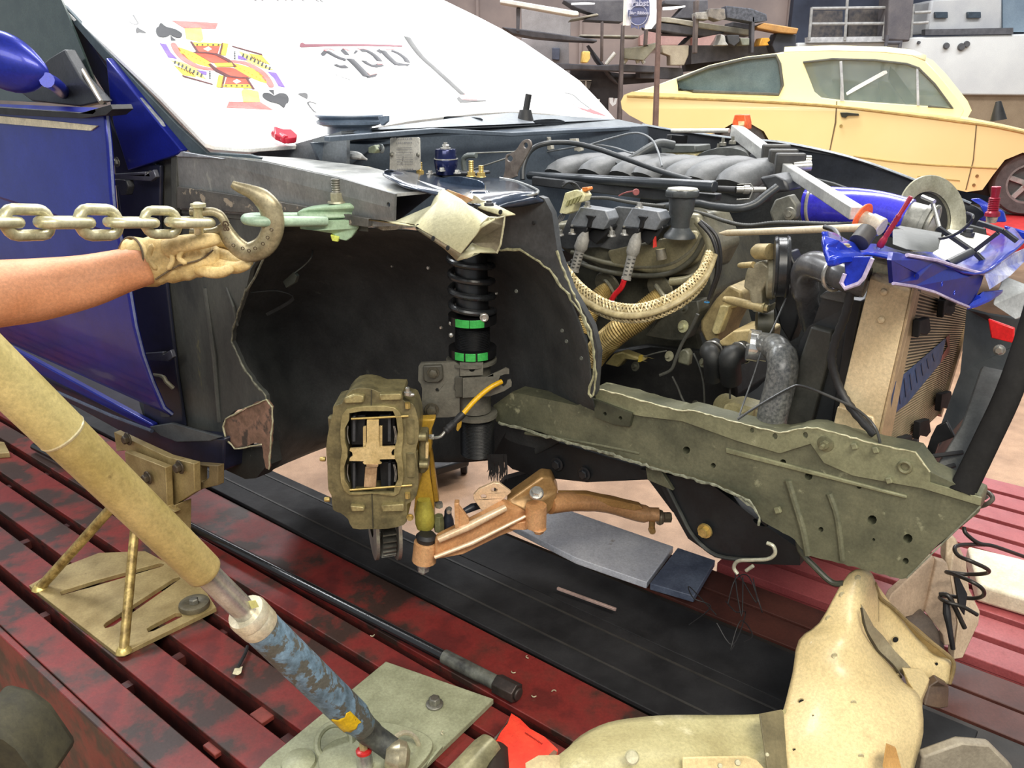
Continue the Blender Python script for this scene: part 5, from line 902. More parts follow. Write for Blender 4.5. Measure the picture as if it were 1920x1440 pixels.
# block & head behind everything
m = M(); m.slab(E([(200, 1000), (560, 960), (1240, 860), (1300, 1180), (1180, 1440), (1300, 1900), (460, 1900), (430, 1500), (380, 1200)], 1.78), R*.30); ob('block', m, BLK, eng, bev=.008)
m = M(); m.slab(E([(160, 720), (1000, 640), (1180, 650), (1240, 780), (1280, 900), (1200, 1060), (900, 1080), (560, 1060), (260, 900)], 1.72), R*.16); ob('valve_cover', m, VCV, eng, bev=.012, seg=3)
for k, (y, c_) in enumerate([(1000, VCV), (1060, BLK)]):
    m = M(); m.tube(cr(E([(330, y-90), (560, y-20), (800, y+10), (1000, y-10), (1150, y-110), (1235, y-260)], 1.70-k*.01), 5), SE(e(800, 1000, 1.7))*18, 10); ob('cover_rail', m, c_, eng, smooth=60)
# coil bracket
m = M(); m.slab(E([(230, 860), (330, 620), (560, 640), (640, 602), (1000, 640), (1000, 730), (880, 760), (840, 880), (620, 900), (520, 880), (300, 890)], 1.70), R*.012); ob('coil_bracket', m, mat('grey_bracket_metal', (104, 106, 108), (82, 84, 86), rough=.4, metal=.3), eng, bev=.002)
def coil(dx, dy, lab, red):
    t = thing('ignition_coil', lab, 'ignition coil', e(440+dx, 780+dy, 1.66)); v = 1.645
    Q = lambda L, vv=v: E([(x+dx, y+dy) for x, y in L], vv)
    m = M(); m.slab(Q([(385, 605), (560, 632), (585, 690), (545, 760), (440, 745), (318, 735), (330, 700)]), R*.045); ob('coil_body', m, GUN, t, bev=.003, seg=3)
    m = M(); m.slab(Q([(318, 735), (440, 745), (430, 775), (400, 790), (350, 775), (315, 752)], v-.004), R*.03); ob('coil_foot', m, BLACK, t, bev=.002)
    m = M(); m.slab(Q([(420, 658), (490, 668), (465, 700), (455, 745), (428, 745), (440, 690)], v-.006), R*.008); ob('coil_recess', m, BLACK, t, bev=.002)
    m = M(); m.slab(Q([(440, 750), (545, 765), (560, 700), (600, 740), (560, 800), (500, 860), (440, 820)], v+.02), R*.03); ob('connector', m, BLACK, t, bev=.003)
    for x, y in [(436, 590), (250, 780), (338, 770)]:
        p = e(x+dx, y+dy, v+.015 if y < 600 else v+.0); s = SE(p); b_ = M(); b_.lathe(p-UP*18*s, UP, [(0, 30*s), (10*s, 28*s)], 16); b_.lathe(p-UP*8*s, UP, [(0, 20*s), (28*s, 19*s)], 6)
        if y > 600: b_.cyl(p+UP*18*s, p+UP*44*s-X1*.003, 9*s, n=10)
        ob('bolt', b_, STEEL, t)
    if red: m = M(); m.slab(Q([(528, 825), (540, 800), (545, 870), (528, 878)], v-.003), R*.006); ob('red_clip', m, mat('red_clip', (214, 62, 54), rough=.4), t)
    # plug boot
    b0 = thing('spark_plug_boot', 'grey ceramic spark plug boot below the %s ignition coil' % ('right' if red else 'left'), 'boot', e(350+dx, 1030+dy, 1.64))
    a, b = e(425+dx*1.0, 765+dy, 1.65), e((345 if not red else 345)+dx, 1040+dy+ (50 if red else 0), 1.63); d = (b-a).normalized(); s = SE(a)
    BT_ = mat('grey_ceramic_boot', (150, 148, 142), (122, 120, 116), sc_=12, rough=.55, bump=.15)
    m = M(); m.lathe(a, d, [(0, 22*s), (.3*(b-a).length*.2, 26*s), (.2*(b-a).length, 42*s), (.42*(b-a).length, 46*s), (.5*(b-a).length, 34*s)], 22); ob('cap', m, BT_, b0)
    L_ = (b-a).length; m = M(); m.lathe(a, d, [(.48*L_, 33*s), (.95*L_, 31*s), (.955*L_, 35*s), (1.0*L_, 35*s)], 22); ob('tube', m, BT_, b0)
    m = M()
    for k in range(5):
        for g in (-.6, .6):
            o_ = (-Y1+X1*g).normalized(); c = a+d*L_*(.56+k*.08)+o_*32*s; m.box(c, d*.6*7*s, d.cross(o_).normalized()*10*s, o_*1.5*s)
    ob('slot', m, mat('dark_slot_grey', (74, 74, 72), rough=.6), b0, kind='stuff')
coil(0, 0, 'grey-black ignition coil on the left, beside the cream connector', 0); coil(352, 5, 'grey-black ignition coil on the right, beside the oil filler', 1)
m = M(); m.tube(cr(E([(685, 1100), (665, 1150), (620, 1200), (590, 1250)], 1.62), 5), SE(e(650, 1150, 1.62))*19, 12); ob('plug_lead', m, mat('bright_red_lead', (216, 40, 48), (180, 24, 34), rough=.35), None, 'short bright red spark plug lead below the right boot', 'cable')
# cream connector
t = thing('wire_connector', 'cream plastic multi-pin connector with orange seal above the left coil', 'connector', e(330, 600, 1.6))
m = M(); m.slab(E([(285, 510), (350, 490), (400, 500), (420, 530), (405, 570), (350, 585), (330, 640), (300, 655), (245, 645), (260, 600)], 1.60), R*.03); ob('housing', m, mat('cream_plastic', (222, 218, 176), (190, 184, 140), sc_=12, rough=.45), t, bev=.002)
for k in range(4): m = M(); m.slab(E([(300+k*26, 560-k*10), (316+k*26, 556-k*10), (300+k*24, 600-k*10), (288+k*24, 600-k*8)], 1.594), R*.01); ob('rib', m, mat('olive_plastic_rib', (160, 158, 112), rough=.5), t, bev=.001)
m = M(); m.slab(E([(395, 475), (440, 470), (445, 490), (420, 505), (400, 495)], 1.605), R*.02); ob('orange_seal', m, mat('orange_seal', (222, 130, 60), rough=.4), t, bev=.002)
for k in range(4): m = M(); m.tube(cr(E([(390-k*8, 490), (360-k*14, 450-k*4), (310-k*10, 440), (270-k*4, 470)], 1.61+k*.004), 4), .0022, 6); ob('wire', m, RUB, t)
for k in range(4): m = M(); m.tube(cr(E([(290-k*10, 650), (270-k*12, 690), (240, 710+k*8)], 1.61), 4), .0016, 6); ob('wire', m, mat('grey_wires', (120, 120, 120), rough=.4), t)
# oil filler
t = thing('oil_filler', 'tall black oil filler neck with round grey-topped cap', 'cap', e(1050, 800, 1.66)); p = e(1060, 490, 1.66); s = SE(p); q = e(1060, 780, 1.67); L_ = p.z-q.z
m = M(); m.lathe(q, UP, [(0, 60*s), (.12*L_, 62*s), (.35*L_, 66*s), (.5*L_, 84*s), (.8*L_, 90*s), (.84*L_, 90*s)], 30); ob('neck', m, mat('charcoal_plastic', (62, 66, 68), (50, 53, 56), rough=.45), t)
m = M(); m.lathe(q, UP, [(.84*L_, 112*s), (.86*L_, 116*s), (.97*L_, 116*s), (1.0*L_, 110*s)], 8); ob('cap_rim', m, mat('charcoal_plastic', (62, 66, 68)), t, bev=.002)
m = M(); m.lathe(q, UP, [(1.0*L_, 104*s), (1.03*L_, 100*s)], 30); ob('cap_top', m, mat('pale_worn_cap', (180, 180, 172), (130, 130, 124), sc_=16, rough=.5), t)
m = M(); m.lathe(q-UP*30*s, UP, [(0, 110*s), (20*s, 104*s), (40*s, 84*s), (70*s, 62*s)], 26); ob('neck_flange', m, mat('charcoal_plastic', (62, 66, 68)), t)
m = M(); p = e(930, 890, 1.66); s = SE(p); m.lathe(e(940, 960, 1.66), p-e(940, 960, 1.66), [(0, 36*s), (66*s, 34*s), (70*s, 32*s)], 20); o_ = ob('cover_stub', m, mat('brown_grey_stub', (104, 98, 84), rough=.5), eng); m = M(); m.lathe(p, p-e(940, 960, 1.66), [(0, 30*s), (3*s, 30*s), (4*s, 10*s)], 20); ob('stub_cap', m, mat('cream_washer', (200, 190, 150), rough=.5), eng)
# valve cover right round end
m = M(); m.tube(cr(E([(1180, 700), (1240, 790), (1270, 900), (1240, 1010), (1130, 1090), (1000, 1110)], 1.66), 6), SE(e(1200, 900, 1.66))*30, 12); ob('cover_end_bead', m, mat('dusty_bead', (150, 144, 116), (112, 108, 90), rough=.38, metal=.4), eng, smooth=60)
m = M(); m.slab(E([(560, 900), (1000, 800), (1160, 760), (1220, 860), (1180, 980), (1040, 1050), (860, 1060), (600, 1010)], 1.695), R*.02); ob('cover_lobe', m, mat('dusty_cover_lobe', (146, 138, 108), (100, 96, 82), sc_=3, rough=.36, metal=.35), eng, bev=.01, seg=3)
# intake manifold
IM = mat('charcoal_intake', (96, 98, 100), (80, 82, 84), sc_=8, rough=.5, bump=.1, bsc=100)
imf = thing('intake_manifold', 'ribbed charcoal plastic intake manifold along the engine top', 'manifold', e(800, 500, 2.0))
for x, y, r in [(270, 400, 130), (500, 400, 135), (720, 415, 140), (860, 425, 140), (1080, 440, 150), (1230, 455, 160), (1470, 480, 170)]:
    c = e(x, y, 2.0); s = SE(c); m = M(); P_ = [c+F*(-r*.75*s*math.cos(t))*.5+R*(.13-.13*math.cos(t)*1.0)+UP*(r*.45*s*math.sin(t)) for t in [math.pi*k/10 for k in range(11)]]
    m.tube(P_, r*.80*s, 16, flat=.75); ob('runner', m, IM, imf, smooth=70)
m = M(); m.slab(E([(110, 420), (260, 360), (1500, 390), (1620, 440), (1560, 600), (1300, 600), (200, 470)], 2.05), R*.12); ob('plenum', m, IM, imf, bev=.01, seg=3)
m = M(); a, b = e(40, 392, 1.86), e(1300, 470, 1.80); s = SE(b); m.tube([a, b], [34*s, 44*s], 8); ob('fuel_rail', m, mat('black_fuel_rail', (56, 60, 66), (44, 48, 52), rough=.3, metal=.3), imf, bev=.003)
m = M(); m.slab(E([(60, 400), (1310, 520), (1300, 570), (900, 560), (60, 460)], 1.83), R*.03); ob('rail_skirt', m, PLAS, imf, bev=.003)
m = M(); m.cyl(e(1320, 485, 1.82), e(1440, 490, 1.82), .008, n=12); ob('rail_pipe', m, RUB, imf)
t = thing('fuel_fitting', 'silver fuel rail fitting with spring clip right of the black rail', 'fitting', e(1520, 500, 1.82))
m = M(); s = SE(e(1500, 490, 1.82)); m.lathe(e(1440, 488, 1.82), X1, [(0, 22*s), (50*s, 22*s), (52*s, 30*s), (90*s, 30*s), (92*s, 20*s), (200*s, 18*s)], 14); ob('body', m, STEEL, t)
m = M(); m.tube(E([(1450, 455), (1540, 450), (1560, 480), (1530, 550), (1445, 555)], 1.80), 5*s, 6); ob('spring_clip', m, STEEL, t)
# hoses
def hose(name, lab, L, rpx, mt, cat='hose', k=5, corr=0, n=12):
    P_ = cr(E(L, 1.7), k); rr = rpx*SE(P_[len(P_)//2]); 
    if corr:
        P2 = cr(P_, 4); m = M(); m.tube(P2, [rr*(1.0 if i % 2 else .86) for i in range(len(P2))], n)
    else: m = M(); m.tube(P_, rr, n)
    return ob(name, m, mt, None, lab, cat, smooth=60)
hose('curved_hose', 'thick black arching hose over the intake manifold', [(0, 420, 1.75), (5, 330, 1.76), (50, 230, 1.78), (140, 180, 1.80), (300, 170, 1.85), (480, 205, 1.86), (700, 280, 1.85), (950, 370, 1.84), (1140, 425, 1.83)], 17, mat('black_hose', (54, 58, 62), (42, 45, 48), rough=.4))
hose('wiring_conduit', 'black corrugated conduit running right from the oil filler to the blue hose', [(1130, 630, 1.74), (1250, 660, 1.74), (1380, 705, 1.72), (1520, 730, 1.70), (1700, 712, 1.68), (1870, 712, 1.66), (2060, 720, 1.62), (2280, 720, 1.6)], 15, mat('conduit_black', (70, 70, 66), (54, 54, 52), rough=.5), corr=1)
hose('wiring_conduit', 'black corrugated conduit between the cream connector and the oil filler', [(420, 545, 1.72), (560, 545, 1.72), (700, 570, 1.72), (840, 590, 1.72), (960, 600, 1.72)], 13, mat('conduit_black', (70, 70, 66)), corr=1)
hose('coolant_hose', 'smooth black rubber hose curving from the oil filler up to the throttle', [(900, 610, 1.78), (1150, 580, 1.78), (1280, 600, 1.78), (1450, 615, 1.78), (1560, 590, 1.8), (1640, 530, 1.82), (1720, 470, 1.84)], 28, mat('black_hose', (54, 58, 62)))
hose('cable', 'thin black pair of cables falling from the oil filler past the valve cover', [(1190, 710, 1.62), (1270, 800, 1.62), (1310, 920, 1.62), (1310, 1050, 1.62), (1280, 1150, 1.62), (1255, 1230, 1.62)], 13, mat('black_cable', (38, 38, 40), rough=.4), 'cable')
hose('cable', 'outer thin black cable bowing beside the pair by the valve cover', [(1200, 700, 1.64), (1300, 790, 1.64), (1335, 920, 1.64), (1325, 1060, 1.64), (1265, 1220, 1.64)], 12, mat('black_cable', (38, 38, 40)), 'cable')
m = M(); m.ring(e(1243, 1248, 1.62), UP, 16*SE(e(1243, 1248, 1.62)), 4*SE(e(1243, 1248, 1.62)), 14); ob('cable_tie', m, mat('blue_tie', (40, 120, 170), rough=.4), None, 'tiny blue cable tie around the cables beside the front cover', 'cable tie')
hose('loom', 'grey cable looping down from the cowl over the intake manifold', [(440, 190, 2.1), (600, 140, 2.1), (760, 105, 2.1), (860, 140, 2.08), (910, 220, 2.05), (940, 330, 2.0)], 7, mat('grey_cable', (110, 114, 118), rough=.45), 'cable')
hose('loom', 'thin grey wire along the firewall above the manifold', [(120, 240, 2.1), (300, 210, 2.1), (440, 185, 2.1), (600, 200, 2.1), (740, 245, 2.05)], 6, mat('grey_cable', (110, 114, 118)), 'cable')
hose('breather_hose', 'fat grey-black bent hose end at the back of the intake manifold', [(640, 330, 2.05), (740, 280, 2.08), (850, 210, 2.12), (930, 175, 2.15), (1020, 190, 2.18)], 30, mat('grey_black_hose', (74, 78, 80), (58, 62, 64), rough=.45))
for x, y in [(150, 150), (340, 160), (370, 215), (170, 205)]:
    m = M(); p = e(x, y, 2.1); s = SE(p); m.slab(E([(x-26, y-14), (x+20, y-16), (x+26, y+10), (x+6, y+18), (x-8, y+10), (x-22, y+12)], 2.1), R*.015); ob('firewall_clip', m, mat('pale_wire_clip', (180, 176, 164), rough=.4), None, 'small pale wire clip on the slate firewall behind the black hose', 'clip', 'wire clips on the firewall', bev=.001)
# brake fluid reservoir
t = thing('fluid_reservoir', 'cream plastic fluid reservoir with black lid at the far firewall', 'reservoir', e(1060, 340, 2.3))
m = M(); m.slab(E([(955, 235), (1165, 235), (1160, 345), (960, 340)], 2.3), R*.08); ob('tank', m, mat('cream_tank', (208, 196, 150), (186, 172, 124), sc_=5, rough=.4), t, bev=.006)
m = M(); m.slab(E([(930, 190), (1165, 190), (1172, 236), (930, 240)], 2.29), R*.1); ob('lid', m, mat('dark_lid', (82, 86, 84), rough=.45), t, bev=.004)
for x, y in [(1320, 230), (1350, 190), (1415, 180)]:
    m = M(); p = e(x, y, 2.33); s = SE(p); m.lathe(p, UP, [(0, 24*s), (20*s, 24*s), (24*s, 12*s), (50*s, 11*s)], 10); ob('tower_stud', m, DSTEEL, None, 'chrome threaded stud on the far strut tower', 'bolt', 'studs on the far strut tower')
# red wire terminal and small parts on the rail skirt
m = M(); m.tube(cr(E([(650, 530, 1.79), (690, 510, 1.79), (750, 498, 1.79)], 1.79), 4), .002, 6); m.lathe(e(765, 505, 1.79), -Y1, [(0, 24*SE(e(765, 505, 1.79))), (.004, 20*SE(e(765, 505, 1.79)))], 12); ob('red_terminal', m, mat('dull_red_terminal', (150, 84, 84), rough=.5), None, 'small dull red wire terminal under the black fuel rail', 'terminal')
# exhaust headers: flexible gold wrapped tubes
HDR = mat('straw_gold_flex', (196, 172, 112), (148, 126, 76), sc_=12, rough=.38, metal=.5, c3=(120, 88, 60), thr=.62, sc3=9, soft=.1)
def header(lab, L, rpx, n=16, kk=10):
    P_ = cr(E(L, 1.6), kk); P2 = cr(P_, 2); rr = rpx*SE(P_[0]); t = thing('exhaust_header', lab, 'exhaust tube', P2[-1])
    m = M(); m.tube(P2, [rr*(1.0 if i % 2 else .93) for i in range(len(P2))], n); ob('flex_tube', m, HDR, t, smooth=0); m = M(); m.ring(P2[0], P2[1]-P2[0], rr*1.1, rr*.18, 22, 8); ob('flange_ring', m, VCV, t)
    return t
header('right gold corrugated exhaust tube running down-left behind the braided hose', [(960, 1215, 1.66), (860, 1290, 1.64), (760, 1370, 1.62), (640, 1450, 1.60), (540, 1540, 1.60), (460, 1640, 1.6)], 90)
header('left gold corrugated exhaust tube disappearing behind the torn panel', [(590, 1165, 1.68), (520, 1210, 1.66), (450, 1330, 1.64), (410, 1460, 1.62)], 64)
for x, y in [(575, 1130), (930, 1150)]:
    p = e(x, y, 1.72); s = SE(p); m = M(); m.lathe(p, e(x-100, y+90, 1.66)-p, [(0, 100*s), (14*s, 96*s), (18*s, 74*s)], 24); ob('port_flange', m, VCV, eng)
# braided hose arc
P_ = cr([PV(*p) for p in [(1036, 458, 1.52), (1050, 500, 1.50), (1085, 545, 1.49), (1130, 576, 1.48), (1180, 588, 1.48), (1230, 580, 1.50), (1280, 555, 1.54), (1315, 520, 1.58), (1332, 480, 1.62)]], 8)
t = thing('braided_strap', 'wide braided cream ground strap drooping across the engine side', 'strap', P_[30])
m = M(); s = pr(1, P_[30]); P2 = cr(P_, 2); m.tube(P2, 17*s, 12, flat=.45); ob('strap_core', m, mat('braid_core', (178, 164, 124), (140, 126, 90), rough=.45, sc_=20), t, smooth=70)
m = M()
for ph in range(7):
    for sg in (1, -1):
        Q_ = []
        for i in range(0, len(P2)):
            t_ = (P2[min(i+1, len(P2)-1)]-P2[max(i-1, 0)]).normalized(); n_ = (UP-t_*UP.dot(t_)).normalized() if abs(t_.z) < .95 else X1; b_ = t_.cross(n_); a = sg*i*.42+ph*2*math.pi/7
            n2 = b_; 
            Q_.append(P2[i]+n_*math.cos(a)*17.4*s*.55+b_*math.sin(a)*8*s+n_*math.cos(a)*17.4*s*.45)
        m.tube(Q_, 2.0*s, 4, cap=False)
ob('braid_strand', m, mat('braid_pale', (226, 212, 172), (186, 168, 122), sc_=30, rough=.35, metal=.3), t, kind='stuff', smooth=0)
# lower engine clutter
zf = zo(1050, 560, 4.8)
def g(x, y, v): q = zf([(x, y)])[0]; return PV(q[0], q[1], v)
def GG(L, v): return [g(x, y, v) for x, y in L]
m = M(); m.slab(GG([(960, 40), (1240, 20), (1260, 110), (1180, 260), (1120, 380), (1000, 380), (760, 340), (900, 160)], 1.66), R*.05); ob('head_bracket', m, mat('grey_bracket', (98, 96, 84), (70, 70, 62), rough=.45, metal=.3), eng, bev=.004)
for x, y, r, mt in [(1110, 250, 58, mat('pale_washer_bolt', (200, 200, 160), rough=.35, metal=.4)), (985, 518, 48, mat('grey_lug', (150, 148, 124), rough=.4)), (1292, 575, 44, mat('grey_lug', (150, 148, 124))), (1120, 90, 44, BLK), (1220, 955, 40, BLK), (680, 610, 44, mat('dark_steel_nut', (110, 110, 96), rough=.35, metal=.5))]:
    p = g(x, y, 1.64); s = pr(1/4.8, p); m = M(); m.lathe(p, -R*.8-X1*.3+UP*.3, [(0, r*s), (8*s, r*s), (10*s, r*.5*s), (40*s, r*.45*s)], 16); ob('engine_bolt', m, mt, eng)
m = M(); m.slab(GG([(400, 590), (480, 500), (560, 480), (720, 540), (740, 570), (700, 560), (600, 545), (560, 570), (520, 620)], 1.58), R*.03); ob('gold_bracket', m, mat('olive_gold_bracket', (150, 138, 92), (112, 102, 64), rough=.35, metal=.5), eng, bev=.005)
m = M(); m.slab(GG([(710, 515), (725, 515), (722, 570), (700, 570)], 1.57), R*.01); ob('gold_pin', m, mat('brass_pin', (226, 200, 90), rough=.25, metal=.7), eng)
m = M(); m.slab(GG([(1060, 500), (1090, 460), (1140, 460), (1165, 500), (1155, 610), (1050, 580)], 1.62), R*.02); ob('cast_pad', m, mat('grey_pad', (110, 110, 92), rough=.5), eng, bev=.004)
m = M(); m.slab(GG([(300, 500), (760, 420), (1300, 480), (1560, 620), (1600, 880), (1480, 1000), (1000, 1060), (500, 900), (310, 790)], 1.76), R*.2); ob('lower_block', m, mat('dark_lower_block', (44, 44, 42), (30, 30, 30), sc_=7, rough=.55, bump=.4, bsc=25), eng, bev=.006)
m = M(); m.cyl(g(1480, 960, 1.7), g(1700, 1100, 1.6), .03, n=20); m.slab(GG([(1430, 1040), (1480, 950), (1560, 940), (1740, 990), (1730, 1120), (1600, 1130)], 1.6), R*.06); ob('cream_sump', m, mat('cream_cast', (208, 198, 150), (180, 168, 122), rough=.45), eng, bev=.006)
for L, r in [([(1240, 140), (1180, 270), (1100, 400), (1050, 520), (1000, 640), (900, 690)], 16), ([(1200, 490), (1250, 600), (1290, 760), (1300, 960)], 9), ([(1010, 700), (1060, 800), (1100, 900), (1150, 960), (1230, 950)], 10), ([(1540, 620), (1530, 760), (1530, 900)], 9), ([(760, 520), (860, 490), (960, 470)], 7)]:
    m = M(); P_ = cr(GG(L, 1.60), 5); m.tube(P_, r*pr(1/4.8, P_[0]), 8); ob('engine_wire', m, mat('dark_grey_wire', (78, 78, 72), (56, 56, 52), rough=.45), eng)
# front cover + water pump + thermostat
m = M(); m.slab(GG([(1260, 200), (1400, 0), (1520, -120), (1640, -60), (1640, 60), (1530, 100), (1430, 310), (1400, 420), (1300, 380), (1260, 280)], 1.68), R*.12); ob('front_cover', m, ALU, eng, bev=.006)
m = M(); m.slab(GG([(1440, 60), (1520, 70), (1500, 140), (1430, 320), (1380, 320), (1360, 290)], 1.665), R*.03); ob('cover_pad', m, mat('cream_alu_pad', (214, 200, 148), (186, 170, 120), rough=.4, metal=.2), eng, bev=.003)
m = M(); m.slab(GG([(1410, 400), (1560, 290), (1700, 280), (1830, 320), (1810, 480), (1690, 560), (1600, 430), (1430, 430)], 1.62), R*.10); ob('water_pump', m, mat('cream_cast_aluminium', (216, 196, 146), (184, 162, 112), sc_=6, rough=.4, metal=.25), eng, bev=.012, seg=3)
for a, b, r in [((1300, 410), (1370, 540), 82), ((1560, 440), (1530, 560), 100)]:
    p, q = g(*a, 1.60), g(*b, 1.57); m = M(); s = pr(1/4.8, p); m.tube(cr([g(a[0]+110, a[1]+20, 1.63), g(a[0]+40, a[1]+60, 1.60), g(b[0], b[1]-20, 1.57), g(b[0]+10, b[1]+170, 1.6)], 5), r*s, 18); o = ob('water_hose', m, mat('matt_black_hose', (48, 49, 48), (36, 37, 37), rough=.5), None, 'black rubber hose stub %s of the cast water pump' % ('far left' if r < 90 else 'just left'), 'hose', smooth=70)
    m = M(); m.ring(g(a[0]+70, a[1]+45, 1.61), q-p+X1*-.03, r*1.04*s, 9*s, 26, 6); ob('hose_clamp', m, STEEL, o)
# alternator / tensioner bracket
zg = zo(1300, 320, 1920/620)
def r_(x, y, v): q = zg([(x, y)])[0]; return PV(q[0], q[1], v)
def RR(L, v): return [r_(x, y, v) for x, y in L]
SG = lambda p: pr(620/1920, p)
alt = thing('alternator_bracket', 'grey-gold cast alternator and tensioner bracket beside the black pulley', 'bracket', r_(380, 800, 1.62))
GAL = mat('grey_gold_cast', (170, 162, 136), (126, 120, 100), sc_=7, rough=.4, metal=.4, bump=.15)
m = M(); m.slab(RR([(320, 550), (400, 530), (440, 560), (430, 640), (395, 700), (400, 800), (440, 780), (430, 830), (340, 820), (320, 700), (290, 680), (300, 600)], 1.60), R*.04); ob('cast_arm', m, GAL, alt, bev=.004, seg=3)
m = M(); c = r_(440, 620, 1.62); s = SG(c); ax_ = Vector((.97, -.24, .05)).normalized(); m.lathe(c-ax_*20*s, ax_, [(0, 60*s), (10*s, 120*s), (40*s, 130*s), (60*s, 118*s), (64*s, 80*s)], 30); ob('tensioner_housing', m, GAL, alt)
for a, b, r in [((180, 745), (420, 800), 26), ((265, 550), (350, 545), 18), ((355, 470), (450, 470), 46)]:
    m = M(); p, q = r_(*a, 1.62), r_(*b, 1.60); m.lathe(p, q-p, [(0, r*.7*s), (.2*(q-p).length, r*s), ((q-p).length, r*s)], 16); ob('cast_boss', m, ALU, alt)
m = M(); p = r_(405, 795, 1.585); m.lathe(p, F, [(0, 30*s), (10*s, 30*s)], 16); m.lathe(p+F*8*s, F, [(0, 22*s), (22*s, 20*s)], 6); ob('hex_bolt', m, mat('gold_hex', (180, 166, 120), rough=.35, metal=.5), alt)
m = M(); c = r_(420, 890, 1.66); m.lathe(c-ax_*60*s, ax_, [(0, 80*s), (10*s, 105*s), (100*s, 105*s), (110*s, 70*s)], 26); ob('lower_housing', m, mat('dark_olive_cast', (82, 80, 66), (56, 56, 48), rough=.45, metal=.3), alt)
# big pulley
pl = thing('pulley', 'black belt pulley with dished face behind the grey hose elbow', 'pulley', r_(560, 700, 1.66))
c = r_(560, 560, 1.58); ax_ = Vector((.97, -.24, .05)).normalized(); m = M(); m.lathe(c-ax_*.03, ax_, [(0, 100*s), (0, 165*s), (12*s, 172*s), (20*s, 165*s), (60*s, 165*s), (68*s, 174*s), (80*s, 168*s), (80*s, 130*s), (66*s, 120*s), (66*s, 60*s), (84*s, 55*s), (84*s, 10*s)], 44); ob('pulley_wheel', m, mat('gloss_black_pulley', (44, 45, 48), (32, 33, 35), rough=.28), pl)
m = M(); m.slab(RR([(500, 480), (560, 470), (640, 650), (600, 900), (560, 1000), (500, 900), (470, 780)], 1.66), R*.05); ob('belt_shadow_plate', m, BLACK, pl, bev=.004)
hose('thin_wire', 'thin bare grey wire rising from the rail past the pulley', [(1440, 2080, 1.42), (1480, 1960, 1.45), (1560, 1740, 1.5), (1620, 1560, 1.52), (1700, 1400, 1.55), (1790, 1180, 1.6), (1830, 1000, 1.62)], 6, mat('thin_grey_wire', (120, 122, 122), (70, 70, 70), rough=.3), 'wire')
m = M(); m.tube(cr([PV(*p) for p in [(1383, 786, 1.40), (1420, 762, 1.42), (1480, 728, 1.44), (1505, 724, 1.44), (1560, 745, 1.43), (1610, 770, 1.42), (1640, 800, 1.41), (1650, 830, 1.41)]], 6), pr(2.6, PV(1500, 724, 1.44)), 8); ob('thin_wire', m, mat('satin_black_wire', (70, 70, 68), (50, 50, 50), rough=.3), None, 'thin dark wire arching over the fan shroud to the radiator foot', 'wire')
# upper radiator hose elbow, lower marbled hose
t = thing('radiator_hose', 'shiny grey upper radiator hose elbow under the blue crumpled panel', 'hose', r_(680, 720, 1.5))
m = M(); P_ = cr([r_(690, 900, 1.62), r_(650, 700, 1.56), r_(650, 590, 1.53), r_(700, 550, 1.50), (r_(800, 580, 1.47)), r_(900, 620, 1.45), r_(1010, 650, 1.45)], 6); m.tube(P_, [62*s]*6+[74*s]*(len(P_)-6), 24); ob('elbow', m, mat('shiny_grey_hose', (92, 92, 94), (74, 74, 76), rough=.25), t, smooth=70)
m = M(); m.ring(r_(830, 600, 1.46), r_(900, 620, 1.45)-r_(800, 590, 1.47), 82*s, 10*s, 30, 6); ob('clamp_band', m, STEEL, t)
t = thing('marbled_hose', 'thick mottled grey lower radiator hose with chrome joint', 'hose', r_(480, 1400, 1.5))
m = M(); P_ = cr([r_(395, 1000, 1.56), r_(440, 1010, 1.53), r_(500, 1050, 1.50), r_(520, 1130, 1.48), r_(500, 1260, 1.47), r_(460, 1420, 1.46), r_(440, 1600, 1.46)], 6); m.tube(P_, [62*s]*8+[74*s]*6+[82*s]*(len(P_)-14), 24); ob('hose', m, mat('mottled_grey_hose', (120, 120, 116), (70, 72, 72), sc_=60, rough=.3, spec=.7), t, smooth=70)
m = M(); p = r_(375, 1010, 1.56); m.lathe(p-X1*.02, X1*.95-Y1*.2+UP*-.1, [(0, 92*s), (60*s, 92*s), (62*s, 84*s), (110*s, 84*s)], 28); ob('chrome_sleeve', m, mat('chrome', (225, 225, 222), rough=.1, metal=1), t)
# throttle plate region
m = M(); m.slab(RR([(470, 170), (560, 140), (600, 200), (590, 280), (540, 320), (460, 300), (440, 240)], 1.74), R*.03); ob('throttle_plate', m, mat('dusty_plate', (106, 106, 98), (82, 82, 76), rough=.5, metal=.3), eng, bev=.004)
m = M(); p = r_(560, 250, 1.73); m.lathe(p, -R, [(0, 40*s), (10*s, 36*s), (12*s, 20*s), (26*s, 18*s)], 18); ob('throttle_bolt', m, DSTEEL, eng)
m = M(); m.slab(RR([(380, 40), (470, 20), (540, 60), (560, 120), (470, 130), (420, 110)], 1.9), R*.08); ob('sensor', m, PLAS, eng, bev=.006)
hose('coolant_hose', 'bent black bracket arm rising over the blue hose left of the core support', [(2040, 740, 1.3), (2100, 760, 1.28), (2130, 800, 1.26), (2150, 870, 1.24)], 18, BLACK, 'bracket')

